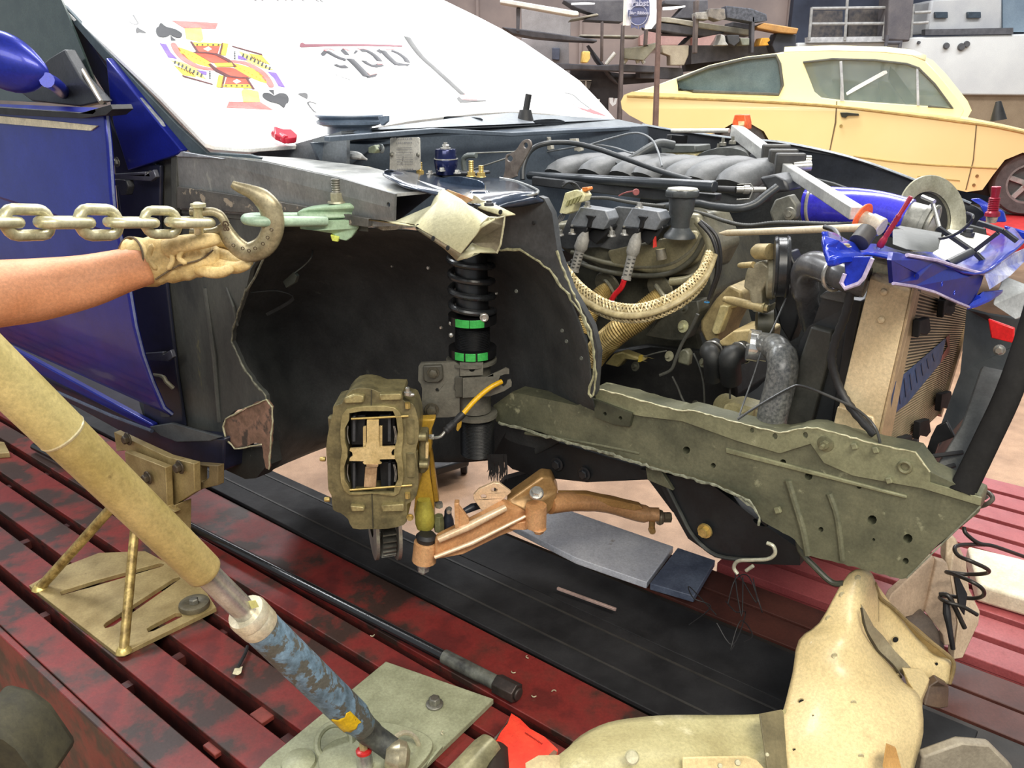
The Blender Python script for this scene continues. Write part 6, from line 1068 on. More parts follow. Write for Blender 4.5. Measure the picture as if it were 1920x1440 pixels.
# ================================================================== RADIATOR AND SHROUD
rad = thing('radiator', 'tall beige-gold aluminium radiator with ribbed core and blue printed panel', 'radiator', PV(1650, 820, 1.45))
TANK = mat('beige_aluminium_tank', (222, 202, 164), (198, 176, 138), sc_=3, rough=.38, metal=.25, c3=(178, 150, 108), thr=.66, sc3=5, soft=.15)
TL, TR_, BR, BL = PV(1632, 512, 1.45), PV(1710, 540, 1.45), PV(1640, 845, 1.45), PV(1560, 812, 1.45)
m = M(); m.slab([TL, TR_, BR, BL], R*.05); ob('side_tank', m, TANK, rad, bev=.008, seg=3)
m = M(); m.slab([PV(1560, 812, 1.452), PV(1572, 760, 1.452), PV(1640, 780, 1.452), PV(1652, 850, 1.452)], -R*.006); ob('tank_foot', m, TANK, rad, bev=.003)
def r2(x, y, v=1.448): return PV(x, y, v)
for x, y in [(1657, 548), (1652, 600)]: m = M(); p = r2(x, y); m.lathe(p, -R, [(0, pr(7, p)), (.002, pr(6, p)), (.003, pr(2, p))], 14); ob('dimple', m, TANK, rad)
uc = -.335
ctl, ctr2, cbr, cbl = PU(1716, 545, uc), PU(1818, 580, uc), PU(1757, 778, uc), PU(1650, 880, uc)
CORE = mat('core_dark_gap', (92, 84, 72), (70, 64, 56), rough=.6)
FIN = mat('core_tube_gold', (192, 176, 146), (164, 148, 120), rough=.35, metal=.45)
bm_ = M(); bm_.slab([ctl, ctr2, cbr, cbl], F*-.05); ob('core', bm_, CORE, rad)
n = 54
for i in range(n):
    t0 = (i+.2)/n; t1 = (i+.62)/n
    a, b = ctl+(cbl-ctl)*t0, ctr2+(cbr-ctr2)*t0; c, d = ctl+(cbl-ctl)*t1, ctr2+(cbr-ctr2)*t1
    m = M(); m.slab([a, b, d, c], F*.003); ob('cooling_tube', m, FIN, rad)
SK = [(1285-1280, 0)]
m = M(); q0, q1 = TR_, PU(1716, 545, uc); m.slab([TR_+F*.0, ctl+F*.004, cbl+F*.004, BR], F*.004); ob('tank_edge', m, mat('tan_edge', (190, 164, 128), rough=.35, metal=.3), rad, bev=.001)
m = M(); m.bar(ctr2+F*.003, cbr+F*.003, .012, .02, R); ob('core_frame', m, mat('tan_edge', (190, 164, 128)), rad, bev=.001)
# blue stencilled panel printed on the core: slanted stripes of paint on the tubes
SB = mat('blue_stencil_paint', (36, 72, 118), (26, 54, 92), sc_=14, rough=.5)
zr = zo(1280, 480, 3)
pol = zr([(1180, 720), (1480, 460), (1450, 600), (1260, 830), (1165, 905)])
P3 = [PU(x, y, uc+.004) for x, y in pol]
m = M(); m.slab(P3, F*.0008); ob('blue_print', m, SB, rad)
for k in range(7):
    m = M(); a = PU(*(lambda q: q)(zr([(1215+k*32, 720-k*28)])[0]), uc+.0055); b = PU(*zr([(1225+k*32, 830-k*40)])[0], uc+.0055); m.bar(a, b, .004, .0006, F); ob('letter_stroke', m, mat('dark_blue_letter', (28, 48, 84), rough=.5), rad, smooth=0)
m = M(); m.slab([PU(*p, uc+.005) for p in zr([(1480, 460), (1500, 440), (1500, 540), (1450, 600), (1460, 560), (1490, 510)])], F*.0008); ob('red_print', m, mat('faded_red_print', (150, 84, 76), rough=.6), rad)
for i, (x, y) in enumerate([(1325, 400), (1465, 290), (1455, 815), (1330, 970), (1230, 1060), (1475, 250)]):
    L = [(x-30, y-45), (x+25, y-60), (x+30, y-20), (x+34, y+10), (x+10, y+40), (x-25, y+30), (x-40, y+55)]
    m = M(); m.slab([PU(*p, uc+.008) for p in zr(L)], F*.012); ob('foam_pad', m, mat('black_foam', (22, 22, 24), rough=.8), rad, bev=.002)
m = M(); m.slab([PV(*p) for p in [(1625, 520, 1.47), (1660, 505, 1.49), (1672, 515, 1.5), (1670, 530, 1.48), (1640, 540, 1.47)]], UP*.03); ob('filler_neck', m, mat('pale_alu', (206, 192, 150), rough=.3, metal=.4), rad, bev=.003)
shr = thing('fan_shroud', 'black fan shroud standing behind the beige radiator tank', 'shroud', PV(1510, 800, 1.5))
m = M(); m.slab([PV(x, y, 1.52) for x, y in [(1545, 548), (1590, 545), (1610, 556), (1620, 560), (1566, 806), (1462, 806), (1500, 640), (1516, 612), (1524, 608)]], R*.45); ob('shroud_wall', m, mat('shroud_black', (48, 50, 52), (38, 40, 42), sc_=5, rough=.5), shr, bev=.006)
m = M(); m.slab([PV(x, y, 1.515) for x, y in [(1535, 556), (1548, 546), (1598, 544), (1586, 570), (1540, 560)]], R*.06); ob('shroud_top', m, mat('shroud_grey_top', (96, 98, 98), (80, 82, 82), rough=.45), shr, bev=.003)
m = M(); m.slab([PV(x, y, 1.50) for x, y in [(1520, 612), (1560, 622), (1552, 680), (1520, 800), (1465, 800), (1490, 700)]], R*.03); ob('shroud_rib', m, mat('shroud_dusty', (70, 70, 64), (54, 54, 50), rough=.5), shr, bev=.004)
m = M(); m.slab([PV(x, y, 1.495) for x, y in [(1592, 560), (1616, 565), (1570, 806), (1556, 806)]], R*.03); ob('shroud_edge', m, BLACK, shr, bev=.003)
P_ = cr([PV(*p) for p in [(1596, 540, 1.44), (1585, 590, 1.44), (1566, 640, 1.44), (1560, 680, 1.44), (1575, 730, 1.44), (1600, 770, 1.43), (1640, 815, 1.42)]], 6)
m = M(); m.tube(P_, [pr(9, P_[0])*(1 if i % 2 else .85) for i in range(len(P_))], 12); ob('wiring_conduit', m, RUB, None, 'black ribbed conduit hanging between fan shroud and radiator tank', 'conduit')
# things ahead of the radiator: dark supports
m = M(); m.slab([PV(*p) for p in [(1812, 580, 1.9), (1850, 590, 1.95), (1920, 600, 2.1), (1920, 640, 2.1), (1880, 700, 1.9), (1800, 820, 1.8), (1740, 900, 1.6), (1740, 860, 1.6), (1800, 700, 1.8)]], R*.02); ob('front_duct', m, mat('front_duct_black', (46, 48, 48), (34, 36, 36), rough=.55), None, 'black front duct panel standing ahead of the radiator', 'panel', bev=.004)
m = M(); m.slab([PV(*p) for p in [(1838, 690, 1.7), (1885, 700, 1.7), (1860, 770, 1.6), (1815, 860, 1.5), (1780, 905, 1.45), (1745, 890, 1.45), (1800, 800, 1.55)]], R*.02); ob('air_guide', m, mat('grey_guide', (96, 98, 98), (76, 78, 78), rough=.5), None, 'grey curved air guide between the black duct and the rubber seal', 'panel', bev=.004)
P_ = cr([PV(*p) for p in [(1950, 560, 1.62), (1926, 640, 1.58), (1890, 740, 1.52), (1848, 830, 1.46), (1802, 925, 1.40)]], 6)
m = M(); m.tube(P_, pr(23, P_[10]), 12, flat=.5); ob('bumper_seal', m, mat('flat_black_rubber', (26, 25, 24), (20, 19, 19), rough=.85, spec=.2), None, 'broad flat black rubber strip curving down the right side to the rail tip', 'strip', smooth=70)
m = M(); m.slab([PV(*p) for p in [(1852, 598, 1.72), (1902, 616, 1.72), (1900, 644, 1.72), (1858, 634, 1.72)]], R*.01); ob('red_reflector', m, mat('bright_red_plastic', (222, 30, 34), (200, 24, 28), rough=.3), None, 'bright red plastic reflector on the black duct', 'reflector', bev=.002)
m = M(); m.slab([PV(*p) for p in [(1880, 520, 1.9), (1930, 540, 1.9), (1930, 590, 1.9), (1905, 600, 1.85), (1860, 570, 1.8)]], R*.02); ob('light_fender_liner', m, mat('light_grey_panel', (176, 180, 182), rough=.4), None, 'light grey slotted panel at the right edge under the blue core support', 'panel', bev=.003)
p = PV(1874, 656, 1.71); m = M(); m.bolt(p, -R, pr(7, p), pr(8, p)); ob('bolt', m, STEEL, None, 'bright bolt below the red reflector', 'bolt')
m = M(); m.slab([PV(x, y, 1.55) for x, y in [(1755, 800), (1775, 790), (1790, 820), (1760, 832), (1750, 860), (1735, 850), (1745, 820)]], R*.01, []); ob('bracket_scrap', m, BLACK, None, 'small jagged black bracket below the radiator core', 'bracket', bev=.002)
m = M(); m.tube([PV(1742, 856, 1.45), PV(1804, 848, 1.5)], .004, 8); m.tube([PV(1744, 885, 1.44), PV(1790, 872, 1.47)], .004, 8); ob('support_rod', m, RUB, None, 'pair of thin black rods between rail corner and rubber strip', 'rod')

# ================================================================== INTAKE: blue silicone hose, white pot, bell-mouth
zi = zg
ih = thing('blue_intake_hose', 'violet-blue silicone intake hose with worm clamp and grey flange', 'hose', r_(900, 330, 2.0))
SIL = mat('violet_blue_silicone', (62, 58, 200), (50, 46, 176), sc_=5, rough=.22, coat=.5, bump=.1, bsc=30)
P_ = cr([r_(660, 205, 2.02), r_(760, 205, 2.02), r_(900, 215, 2.02), (r_(1050, 235, 2.02)), r_(1170, 265, 2.02), r_(1240, 285, 2.02)], 5); s2 = SG(P_[0])
m = M(); m.tube(P_, [104*s2]*5+[110*s2]*5+[112*s2]*(len(P_)-10), 32); ob('silicone_hose', m, SIL, ih, smooth=70)
m = M(); m.ring(P_[2], P_[4]-P_[1], 106*s2, 10*s2, 40, 6); ob('worm_clamp', m, mat('clamp_steel', (190, 186, 170), rough=.3, metal=.7), ih)
d = (P_[-1]-P_[-3]).normalized(); m = M(); m.lathe(P_[-1]-d*8*s2, d, [(0, 100*s2), (90*s2, 102*s2), (92*s2, 114*s2), (116*s2, 114*s2), (118*s2, 102*s2), (140*s2, 102*s2)], 36); ob('meter_housing', m, mat('grey_cast_meter', (156, 156, 150), (126, 126, 120), sc_=7, rough=.35, metal=.5), ih)
m = M(); m.ring(P_[-1]+d*125*s2, d, 108*s2, 12*s2, 36, 8); ob('clamp_ring', m, DSTEEL, ih)
bm2 = thing('bell_mouth', 'wide round brushed bell-mouth filter ring at the end of the intake', 'filter', r_(1380, 350, 2.1))
c = r_(1380, 275, 2.2); ax2 = (c-r_(1300, 300, 2.05)); ax2 = Vector((.28, -.9, .3)).normalized(); s3 = SG(c)*1.3
m = M(); m.lathe(c, ax2, [(-60*s3, 110*s3), (-20*s3, 120*s3), (0, 186*s3), (6*s3, 190*s3), (10*s3, 186*s3), (4*s3, 150*s3), (-10*s3, 120*s3)], 48, cap=False); ob('flared_ring', m, mat('brushed_olive_ring', (180, 178, 156), (150, 148, 126), sc_=9, rough=.3, metal=.5), bm2)
m = M(); m.lathe(c-ax2*.02, ax2, [(0, 140*s3), (10*s3, 138*s3)], 36); ob('filter_media', m, mat('dark_media', (34, 34, 33), rough=.7), bm2)
for x0, y0, x1, y1 in [(1390, 190, 1430, 340), (1330, 150, 1400, 180)]: m = M(); m.cyl(r_(x0, y0, 2.0), r_(x1, y1, 1.98), 9*s3, n=10); ob('clamp_screw', m, STEEL, bm2)
t = thing('battery', 'white battery with black cap and hold-down bar behind the blue panel', 'battery', r_(1500, 540, 1.9))
m = M(); m.slab([r_(x, y, v) for x, y, v in [(1480, 340, 2.1), (1600, 350, 2.12), (1730, 380, 2.12), (1690, 450, 1.95), (1600, 530, 1.8), (1540, 545, 1.75), (1390, 480, 1.75), (1420, 420, 1.9)]], UP*-.06); ob('case', m, mat('white_plastic', (226, 226, 218), (206, 206, 198), rough=.4), t, bev=.004)
m = M(); p = r_(1590, 370, 2.05); m.lathe(p, UP, [(-.004, 44*s), (14*s, 44*s), (16*s, 30*s), (36*s, 30*s)], 8); ob('vent_cap', m, BLACK, t)
for a, b in [((1420, 330), (1640, 480)), ((1640, 480), (1730, 570)), ((1640, 460), (1770, 360)), ((1650, 300), (1800, 350)), ((1800, 350), (1880, 410))]:
    m = M(); m.bar(r_(*a, 1.8), r_(*b, 1.8), .014, .008); ob('hold_down_bar', m, BLACK, t, bev=.001)
m = M(); m.slab([r_(x, y, v) for x, y, v in [(1150, 335, 1.7), (1410, 380, 1.7), (1390, 480, 1.6), (1230, 460, 1.5), (1150, 430, 1.5)]], R*.05); ob('air_box', m, mat('grey_box', (84, 86, 84), (70, 72, 70), rough=.45), None, 'grey plastic air box behind the blue core support', 'box', bev=.006)
m = M(); m.tube(cr([r_(*p) for p in [(1120, 300, 1.7), (1200, 345, 1.7), (1300, 380, 1.7), (1420, 395, 1.7), (1520, 370, 1.7), (1600, 310, 1.7), (1625, 265, 1.7), (1590, 245, 1.75)]], 6), 8*s, 8); ob('cable', m, mat('black_cable', (38, 38, 40)), None, 'thin black cable curling over the grey air box to the battery', 'cable')
m = M(); m.tube([r_(1480, 540, 1.6), r_(1550, 505, 1.62), r_(1610, 475, 1.65)], 22*s, 12); ob('rubber_handle', m, PLAS, None, 'short dark grey rubber grip lying on the blue panel by the battery', 'grip')

# ================================================================== MEASURING GAUGE
gau = thing('tram_gauge', 'silver square tram gauge bar with black collars and orange ends', 'gauge', PV(1500, 340, 1.9))
AL = mat('silver_bar', (206, 206, 202), (182, 182, 180), sc_=9, rough=.3, metal=.55)
za = zo(1280, 0, 3)
def a_(x, y, v): q = za([(x, y)])[0]; return PV(q[0], q[1], v)
p, q = a_(300, 735, 2.45), a_(520, 905, 2.2); m = M(); m.bar(p, q+(q-p)*.1, .034, .034); ob('outer_bar', m, AL, gau, bev=.002)
q2 = a_(980, 1200, 1.55); p2 = a_(590, 950, 2.05); m = M(); m.bar(p2-(q2-p2)*.1, q2, .024, .024); ob('inner_bar', m, AL, gau, bev=.002)
for x, y in [(520, 890), (560, 920), (600, 945)]:
    c = a_(x, y, 2.2-(x-520)*.0016); m = M(); d = (q2-p2).normalized(); sd = d.cross(UP).normalized(); m.box(c, d*.012, sd*.036, sd.cross(d)*.036); ob('collar', m, mat('black_collar_plastic', (62, 62, 62), (48, 48, 48), rough=.45), gau, bev=.005, seg=3)
m = M(); m.lathe(a_(650, 900, 2.1), R*-.2+X1, [(0, .012), (.03, .012)], 12); m.lathe(a_(690, 935, 2.08), X1, [(-.03, .01), (0, .014), (.012, .014)], 12); ob('thumb_screw', m, STEEL, gau)
OR = mat('orange_plastic', (236, 104, 52), (214, 84, 36), sc_=8, rough=.4)
m = M(); m.slab([a_(x, y, 2.45) for x, y in [(280, 730), (278, 690), (290, 645), (350, 645), (358, 690), (358, 730)]], R*.04); ob('orange_end', m, OR, gau, bev=.003)
m = M(); m.slab([a_(x, y, 2.445) for x, y in [(312, 682), (346, 682), (344, 706), (314, 706)]], R*.006); ob('end_label', m, mat('pale_orange', (240, 200, 150), rough=.5), gau)
m = M(); m.cyl(a_(-60, 735, 2.5), a_(262, 735, 2.47), .007, n=12); ob('far_rod', m, mat('pale_rod', (214, 212, 204), rough=.3, metal=.3), gau)
c = a_(1005, 1225, 1.5); ax3 = Vector((.60, -.74, -.28)).normalized(); s4 = pr(1/3, c)
m = M(); m.lathe(c, ax3, [(0, 40*s4), (0, 84*s4), (8*s4, 88*s4), (12*s4, 84*s4), (14*s4, 50*s4)], 36); ob('orange_disc', m, OR, gau)
m = M(); m.lathe(c+ax3*10*s4, ax3, [(0, 46*s4), (50*s4, 46*s4), (52*s4, 52*s4), (120*s4, 52*s4), (126*s4, 46*s4)], 28); ob('ferrule', m, mat('pale_bronze_ferrule', (206, 194, 176), (180, 168, 150), rough=.3, metal=.5), gau)
m = M(); p, q = a_(1010, 1280, 1.45), a_(205, 1312, 1.62); d = (q-p).normalized(); L_ = (q-p).length; m.lathe(p, d, [(0, 22*s4), (L_*.93, 21*s4), (L_, 4*s4)], 16); ob('pointer_rod', m, mat('cream_pointer', (212, 198, 170), (186, 170, 140), sc_=5, rough=.35), gau)
p = a_(1010, 1345, 1.3); m = M(); d = Vector((.35, -.2, -.9)).normalized(); d = (a_(985, 1370, 1.28)-a_(1030, 1310, 1.3)).normalized(); m.lathe(a_(1040, 1300, 1.3), d, [(0, 46*s4), (86*s4, 48*s4), (90*s4, 42*s4)], 24); ob('black_knob', m, mat('dark_knob', (56, 54, 54), rough=.5), gau)
# punches
RDP = mat('dark_red_punch', (150, 34, 56), (126, 24, 44), sc_=8, rough=.3, metal=.2)
def punch(a, b, lab, v, w=14):
    t = thing('punch', lab, 'punch', a_(*b, v)); p, q = a_(*a, v), a_(*b, v); d = (q-p).normalized(); L_ = (q-p).length; s_ = pr(1/3, p)*w/14
    m = M(); pr_ = [(0, 11*s_), (.02*L_, 14*s_), (.35*L_, 12*s_)]+[(L_*(.36+.03*i), (17 if i % 2 else 14)*s_) for i in range(16)]+[(.86*L_, 21*s_), (.97*L_, 22*s_), (L_, 16*s_)]
    m.lathe(p, d, pr_, 16); ob('shaft', m, RDP, t); m = M(); m.lathe(q-d*.002, d, [(0, 18*s_), (20*s_, 14*s_)], 12); ob('tip', m, STEEL, t)
punch((1285, 1105), (1105, 1390), 'dark red ribbed punch leaning beside the gauge ferrule', 1.28)
punch((1765, 1048), (1740, 1220), 'small dark red punch standing upright at the far blue corner', 2.55, 26)
# ================================================================== WHITE HOOD LYING ON THE WINDSHIELD
h0 = PV(490, 300, 1.20); h1 = PV(1162, 238, 2.6)
dup_ = (-F*math.cos(math.radians(27))+UP*math.sin(math.radians(27)))
HN = (h1-h0).cross(dup_).normalized()
if HN.z < 0: HN = -HN
def HP(x, y, off=0.0): return hit(x, y, h0+HN*off, HN)
hood = thing('hood_panel', 'white car hood laid over the windshield, printed with a playing card and lettering', 'hood', h0)
WH = mat('white_paint', (252, 253, 252), (247, 249, 248), sc_=3, rough=.35, coat=.2)
hl = [(100, 0), (-60, -150), (200, -420), (700, -340), (760, -60), (832, 0), (900, 33), (944, 56), (984, 80), (1040, 118), (1088, 152), (1120, 185), (1158, 228), (1162, 236), (1150, 236), (1080, 219), (1020, 212), (960, 209), (900, 212), (830, 219), (770, 226), (715, 236), (640, 250), (560, 272), (468, 278), (402, 273), (385, 268), (300, 180), (200, 86), (150, 42)]
m = M(); m.slab([HP(x, y) for x, y in hl], -HN*.012); ob('panel', m, WH, hood, bev=.002)
m = M(); m.tube([HP(x, y, -.012) for x, y in hl[12:27]], .006, 6); ob('edge_seal', m, mat('grey_seal', (90, 96, 98), rough=.5), hood)
yc1 = lambda L: [(220+x/4.8, y/4.8) for x, y in L]
yc2 = lambda L: [(540+x/4.8, y/4.8) for x, y in L]
LV = [0.0]
def decal(name, L, mt, lvl=1, sm=False, par=None):
    if sm: L = cr2(L, 4)
    m = M(); m.slab([HP(x, y, .0006*lvl) for x, y in L], HN*.0004); return ob(name, m, mt, par or hood, smooth=0)
def stroke(name, L, w, mt, lvl=1, par=None):
    P_ = cr([HP(x, y, .0006*lvl) for x, y in L], 4); m = M(); m.tube(P_, [pr(w*2.3, p) for p in P_], 8, flat=.09, up=HN); return ob(name, m, mt, par or hood)
cRED = mat('card_red', (216, 84, 62), rough=.45); cPINK = mat('card_pink', (224, 120, 116), rough=.45); cYEL = mat('card_yellow', (238, 212, 60), rough=.45)
cPUR = mat('card_purple', (122, 92, 186), rough=.45); cBLK = mat('card_black', (52, 52, 56), (46, 46, 50), rough=.45); cMAR = mat('card_maroon', (96, 40, 42), rough=.45); cLY = mat('card_pale_yellow', (240, 224, 110), rough=.45)
card = hood
def both(name, L, mt, lvl=1, sm=False):     # the figure is point-symmetric: draw it twice, second turned half round
    decal(name, yc1(L), mt, lvl, sm); 
cx0, cy0 = 940, 590
def turn(L):   # measured half-turn of the card in picture space (affine approx about the centre)
    return [(2*cx0+10-x, 2*cy0-6-y) for x, y in L]
parts = [
 ('hat_band', [(490, 186), (908, 207), (885, 260), (604, 256)], cPINK, 1, False),
 ('hair', [(604, 256), (755, 250), (775, 350), (750, 378), (620, 350)], cLY, 1, False),
 ('spade', [(392, 206), (440, 240), (520, 262), (580, 300), (576, 334), (540, 340), (500, 325), (480, 312), (456, 325), (420, 336), (370, 326), (348, 290), (352, 252), (370, 240)], cBLK, 2, True),
 ('spade_stem', [(478, 315), (500, 340), (528, 362), (482, 364)], cBLK, 2, False),
 ('purple_sleeve', [(380, 388), (440, 398), (480, 470), (540, 530), (460, 518)], cPUR, 1, False),
 ('pink_band', [(480, 400), (520, 388), (560, 440), (640, 530), (740, 590), (880, 618), (880, 632), (740, 620), (600, 555), (520, 480)], cPINK, 1, True),
 ('yellow_band', [(545, 430), (600, 440), (700, 480), (780, 520), (840, 570), (870, 605), (780, 592), (660, 550), (580, 490)], cYEL, 1, True),
 ('tunic_red', [(700, 412), (925, 412), (905, 480), (735, 470)], cRED, 2, False),
 ('collar_yellow', [(680, 380), (940, 392), (925, 418), (700, 414)], cYEL, 2, False),
 ('tunic_lower', [(700, 480), (800, 478), (900, 492), (980, 520), (1020, 566), (880, 566), (840, 560)], cRED, 2, False),
 ('dark_trim', [(652, 372), (672, 372), (735, 466), (800, 468), (900, 482), (1010, 535), (1075, 598), (1050, 602), (985, 550), (880, 496), (790, 480), (680, 474), (710, 462)], cMAR, 3, False),
 ('staff', [(950, 388), (1000, 392), (978, 500), (930, 490)], cYEL, 3, False),
 ('staff_edge', [(940, 386), (960, 386), (935, 490), (915, 486)], cMAR, 3, False),
 ('maroon_bar', [(1022, 408), (1300, 484), (1310, 500), (1040, 422)], cMAR, 2, False),
 ('gold_fringe', [(1180, 480), (1300, 500), (1380, 585), (1300, 560), (1220, 520)], cYEL, 1, False),
 ('lattice', [(1090, 460), (1180, 490), (1300, 570), (1410, 632), (1300, 612), (1160, 550)], cLY, 1, False),
 ('purple_wedge', [(1085, 498), (1130, 510), (1180, 545), (1085, 528)], cPUR, 2, False),
 ('diamond', [(775, 440), (820, 420), (850, 442), (815, 462)], WH, 3, False),
]
for nm, L, mt, lv, smo in parts:
    both(nm, L, mt, lv, smo); both(nm, turn(L), mt, lv, smo)
decal('gold_clasp', yc1([(870, 568), (1030, 566), (1045, 598), (900, 600)]), cYEL, 4)
for s_ in (0, 1):
    for k in range(5):
        L = [(712+k*48, 396), (728+k*48, 397), (726+k*48, 408), (710+k*48, 407)]; L = turn(L) if s_ else L; decal('black_dot', yc1(L), cBLK, 4)
    for k in range(8):
        L = [(1130+k*34, 480+k*17), (1146+k*34, 486+k*17), (1136+k*34, 512+k*17), (1122+k*34, 506+k*17)]; L = turn(L) if s_ else L; decal('dark_dash', yc1(L), cBLK, 3)
    for k in range(6):
        L = [(1200+k*26, 498+k*13), (1208+k*26, 500+k*13), (1230+k*22, 528+k*9), (1220+k*22, 528+k*9)]; L = turn(L) if s_ else L; decal('red_hatch', yc1(L), cMAR, 3)
    for k in range(5):
        L = [(1050, 462+k*15), (1066, 466+k*15), (1064, 474+k*15), (1048, 470+k*15)]; L = turn(L) if s_ else L; decal('dark_dash', yc1(L), cBLK, 3)
    for k in range(7):
        L = [(600+k*36, 460+k*19), (610+k*36, 464+k*19), (606+k*36, 472+k*19), (597+k*36, 468+k*19)]; L = turn(L) if s_ else L; decal('gold_dot', yc1(L), mat('card_ochre', (196, 160, 60), rough=.5), 3)
cG = mat('card_grey_ink', (130, 130, 132), rough=.5); cG2 = mat('card_dark_ink', (84, 84, 86), rough=.5)
stroke('index_letter', yc1([(142, 132), (160, 165), (184, 205), (165, 218), (130, 208), (108, 195)]), .8, cG)
decal('index_spade', yc1([(168, 262), (182, 246), (205, 262), (240, 280), (260, 298), (225, 296), (200, 292), (175, 298), (166, 282)]), cG2, 1, True)
decal('index_spade', yc1([(1626, 845), (1660, 838), (1690, 836), (1712, 850), (1710, 888), (1680, 878), (1650, 862)]), cG2, 1, True)
stroke('index_letter', yc1([(1790, 935), (1745, 916), (1715, 925), (1735, 960), (1775, 1005), (1790, 1006)]), .8, cG2)
# hand-painted lettering, upside down as the hood lies: J a c k
INK2 = mat('slate_sign_ink', (50, 50, 56), (44, 44, 50), rough=.5); GRI = mat('grey_sign_ink', (78, 78, 78), (68, 68, 68), rough=.5); PNK = mat('soft_pink_paint', (228, 120, 122), (232, 140, 142), rough=.5); MRN = mat('faded_maroon_line', (122, 62, 74), (104, 50, 62), rough=.5)
decal('underline', yc2([(102, 420), (112, 388), (130, 384), (160, 398), (430, 395), (700, 398), (900, 402), (1030, 408), (1028, 422), (700, 414), (400, 416), (120, 426)]), MRN)
def seg(name, L, w, mt, lvl=1): stroke(name, yc2(L), w, mt, lvl)
# a
seg('letter_stroke', [(930, 455), (990, 478), (1050, 520), (1075, 560)], 2.6, INK2); seg('letter_stroke', [(850, 455), (910, 520), (985, 585)], 3.2, INK2); decal('letter_stroke', yc2([(985, 560), (1030, 572), (1100, 574), (1080, 594), (1040, 590), (985, 590)]), INK2); decal('letter_stroke', yc2([(792, 458), (826, 436), (840, 486)]), INK2)
# c
seg('letter_stroke', [(650, 452), (710, 458), (780, 500), (825, 550)], 3.0, INK2); seg('letter_stroke', [(680, 545), (720, 575), (780, 595), (845, 580)], 2.6, INK2); decal('letter_stroke', yc2([(588, 480), (610, 450), (632, 460), (606, 484)]), INK2)
# k
seg('letter_stroke', [(558, 530), (640, 610), (712, 690)], 3.8, INK2); decal('letter_stroke', yc2([(700, 684), (740, 680), (808, 664), (790, 690), (712, 704)]), INK2)
decal('letter_stroke', yc2([(470, 455), (494, 435), (530, 465), (555, 498), (510, 492)]), INK2); seg('letter_stroke', [(350, 460), (400, 490), (460, 520), (520, 540)], 3.0, INK2); decal('letter_stroke', yc2([(292, 485), (326, 448), (350, 480), (330, 500), (310, 506)]), INK2); seg('letter_stroke', [(425, 580), (470, 600), (530, 598)], 2.6, INK2)
for L in [[(330, 455), (345, 438), (380, 436), (420, 452)], [(500, 440), (530, 438), (545, 456)], [(630, 440), (670, 432), (715, 444)], [(800, 572), (830, 572), (852, 566)], [(890, 446), (920, 436), (960, 438)]]: seg('pink_shade', L, 1.4, PNK, 2)
decal('pink_shade', yc2([(712, 652), (760, 650), (808, 662), (740, 678)]), mat('salmon_paint', (246, 160, 156), rough=.5), 2)
# J
stroke('letter_stroke', yc2([(1072, 332), (1130, 420), (1212, 520), (1330, 625), (1450, 735), (1575, 850)]), 3.0, GRI); decal('letter_stroke', yc2([(1518, 885), (1538, 868), (1568, 896), (1640, 902), (1780, 900), (1784, 910), (1700, 914), (1548, 922)]), GRI, 2); decal('pink_shade', yc2([(1555, 860), (1600, 845), (1680, 870), (1716, 886), (1700, 900), (1570, 896)]), PNK)
yc3 = lambda L: [(900+x/5.647, y/5.647) for x, y in L]
stroke('scroll_line', yc3([(895, 980), (985, 1005), (1060, 1070), (1175, 1155)]), .9, cG2); decal('red_flame', yc3([(950, 1080), (1030, 1130), (1130, 1160), (1175, 1155), (1260, 1190), (1345, 1232), (1200, 1202), (1080, 1160), (990, 1110)]), mat('coral_flame', (214, 72, 78), rough=.5)); decal('pink_shade', yc2([(1350, 40), (1400, 50), (1500, 110), (1500, 125), (1400, 90)]), mat('pale_pink_flame', (250, 220, 226), rough=.5))
for k, (x, y) in enumerate([(1230, 2), (1290, 0), (1430, 2), (1500, 0), (1560, 2), (1660, 4), (1790, 8), (1830, 12)]): stroke('small_script', yc1([(x, y-12), (x+10, y), (x+24, y+2)]), .9, cG2)
for k, (x, y) in enumerate([(440, 680), (490, 696), (520, 706), (548, 716), (1330, 440)]): stroke('small_script', yc2([(x-8, y-10), (x+2, y+2), (x+12, y-2)]), .5, cG)
m = M(); m.cyl(HP(514, 250, .02), HP(536, 262, .03), pr(8, HP(514, 250)), n=12); m.slab([HP(x, y, .02) for x, y in [(512, 246), (530, 252), (545, 252), (556, 262), (555, 268), (538, 270), (528, 268), (514, 262)]], HN*.015); ob('knob', m, mat('crimson_knob', (196, 36, 62), (168, 26, 48), rough=.35), None, 'crimson plastic knob at the lower edge of the white hood', 'knob', bev=.003)

# ================================================================== YELLOW CAR
ya = math.radians(20); YA = Vector((math.cos(ya), -math.sin(ya), 0)); YN = Vector((math.sin(ya), math.cos(ya), 0)); y0_ = PY(1560, 250, 6.6)
def PC(x, y, o=0.0): return hit(x, y, y0_+YN*o, YN)
def CC(L, o=0.0): return [PC(x, y, o) for x, y in L]
YEL = mat('pale_yellow_paint', (250, 224, 160), (246, 218, 150), sc_=.4, rough=.38, coat=.2)
YELR = mat('cream_yellow_paint', (253, 242, 190), (250, 236, 178), sc_=.4, rough=.35, coat=.2)
yc = thing('yellow_car', 'pale yellow fastback coupe parked behind the stripped car', 'car', PC(1560, 400))
zy = zo(1280, 0, 3)
low = [(1164, 190), (1170, 178), (1185, 172), (1280, 176), (1440, 184)]+[(1440, 184), (1570, 196), (1700, 212), (1800, 222), (1860, 232), (1960, 252), (2080, 280), (2080, 420), (2000, 420)]
arch2 = [(1990, 400), (1975, 330), (1950, 296), (1918, 286), (1884, 300), (1862, 328), (1842, 356)]
sill_ = [(1812, 360), (1700, 333), (1600, 310), (1452, 292)]
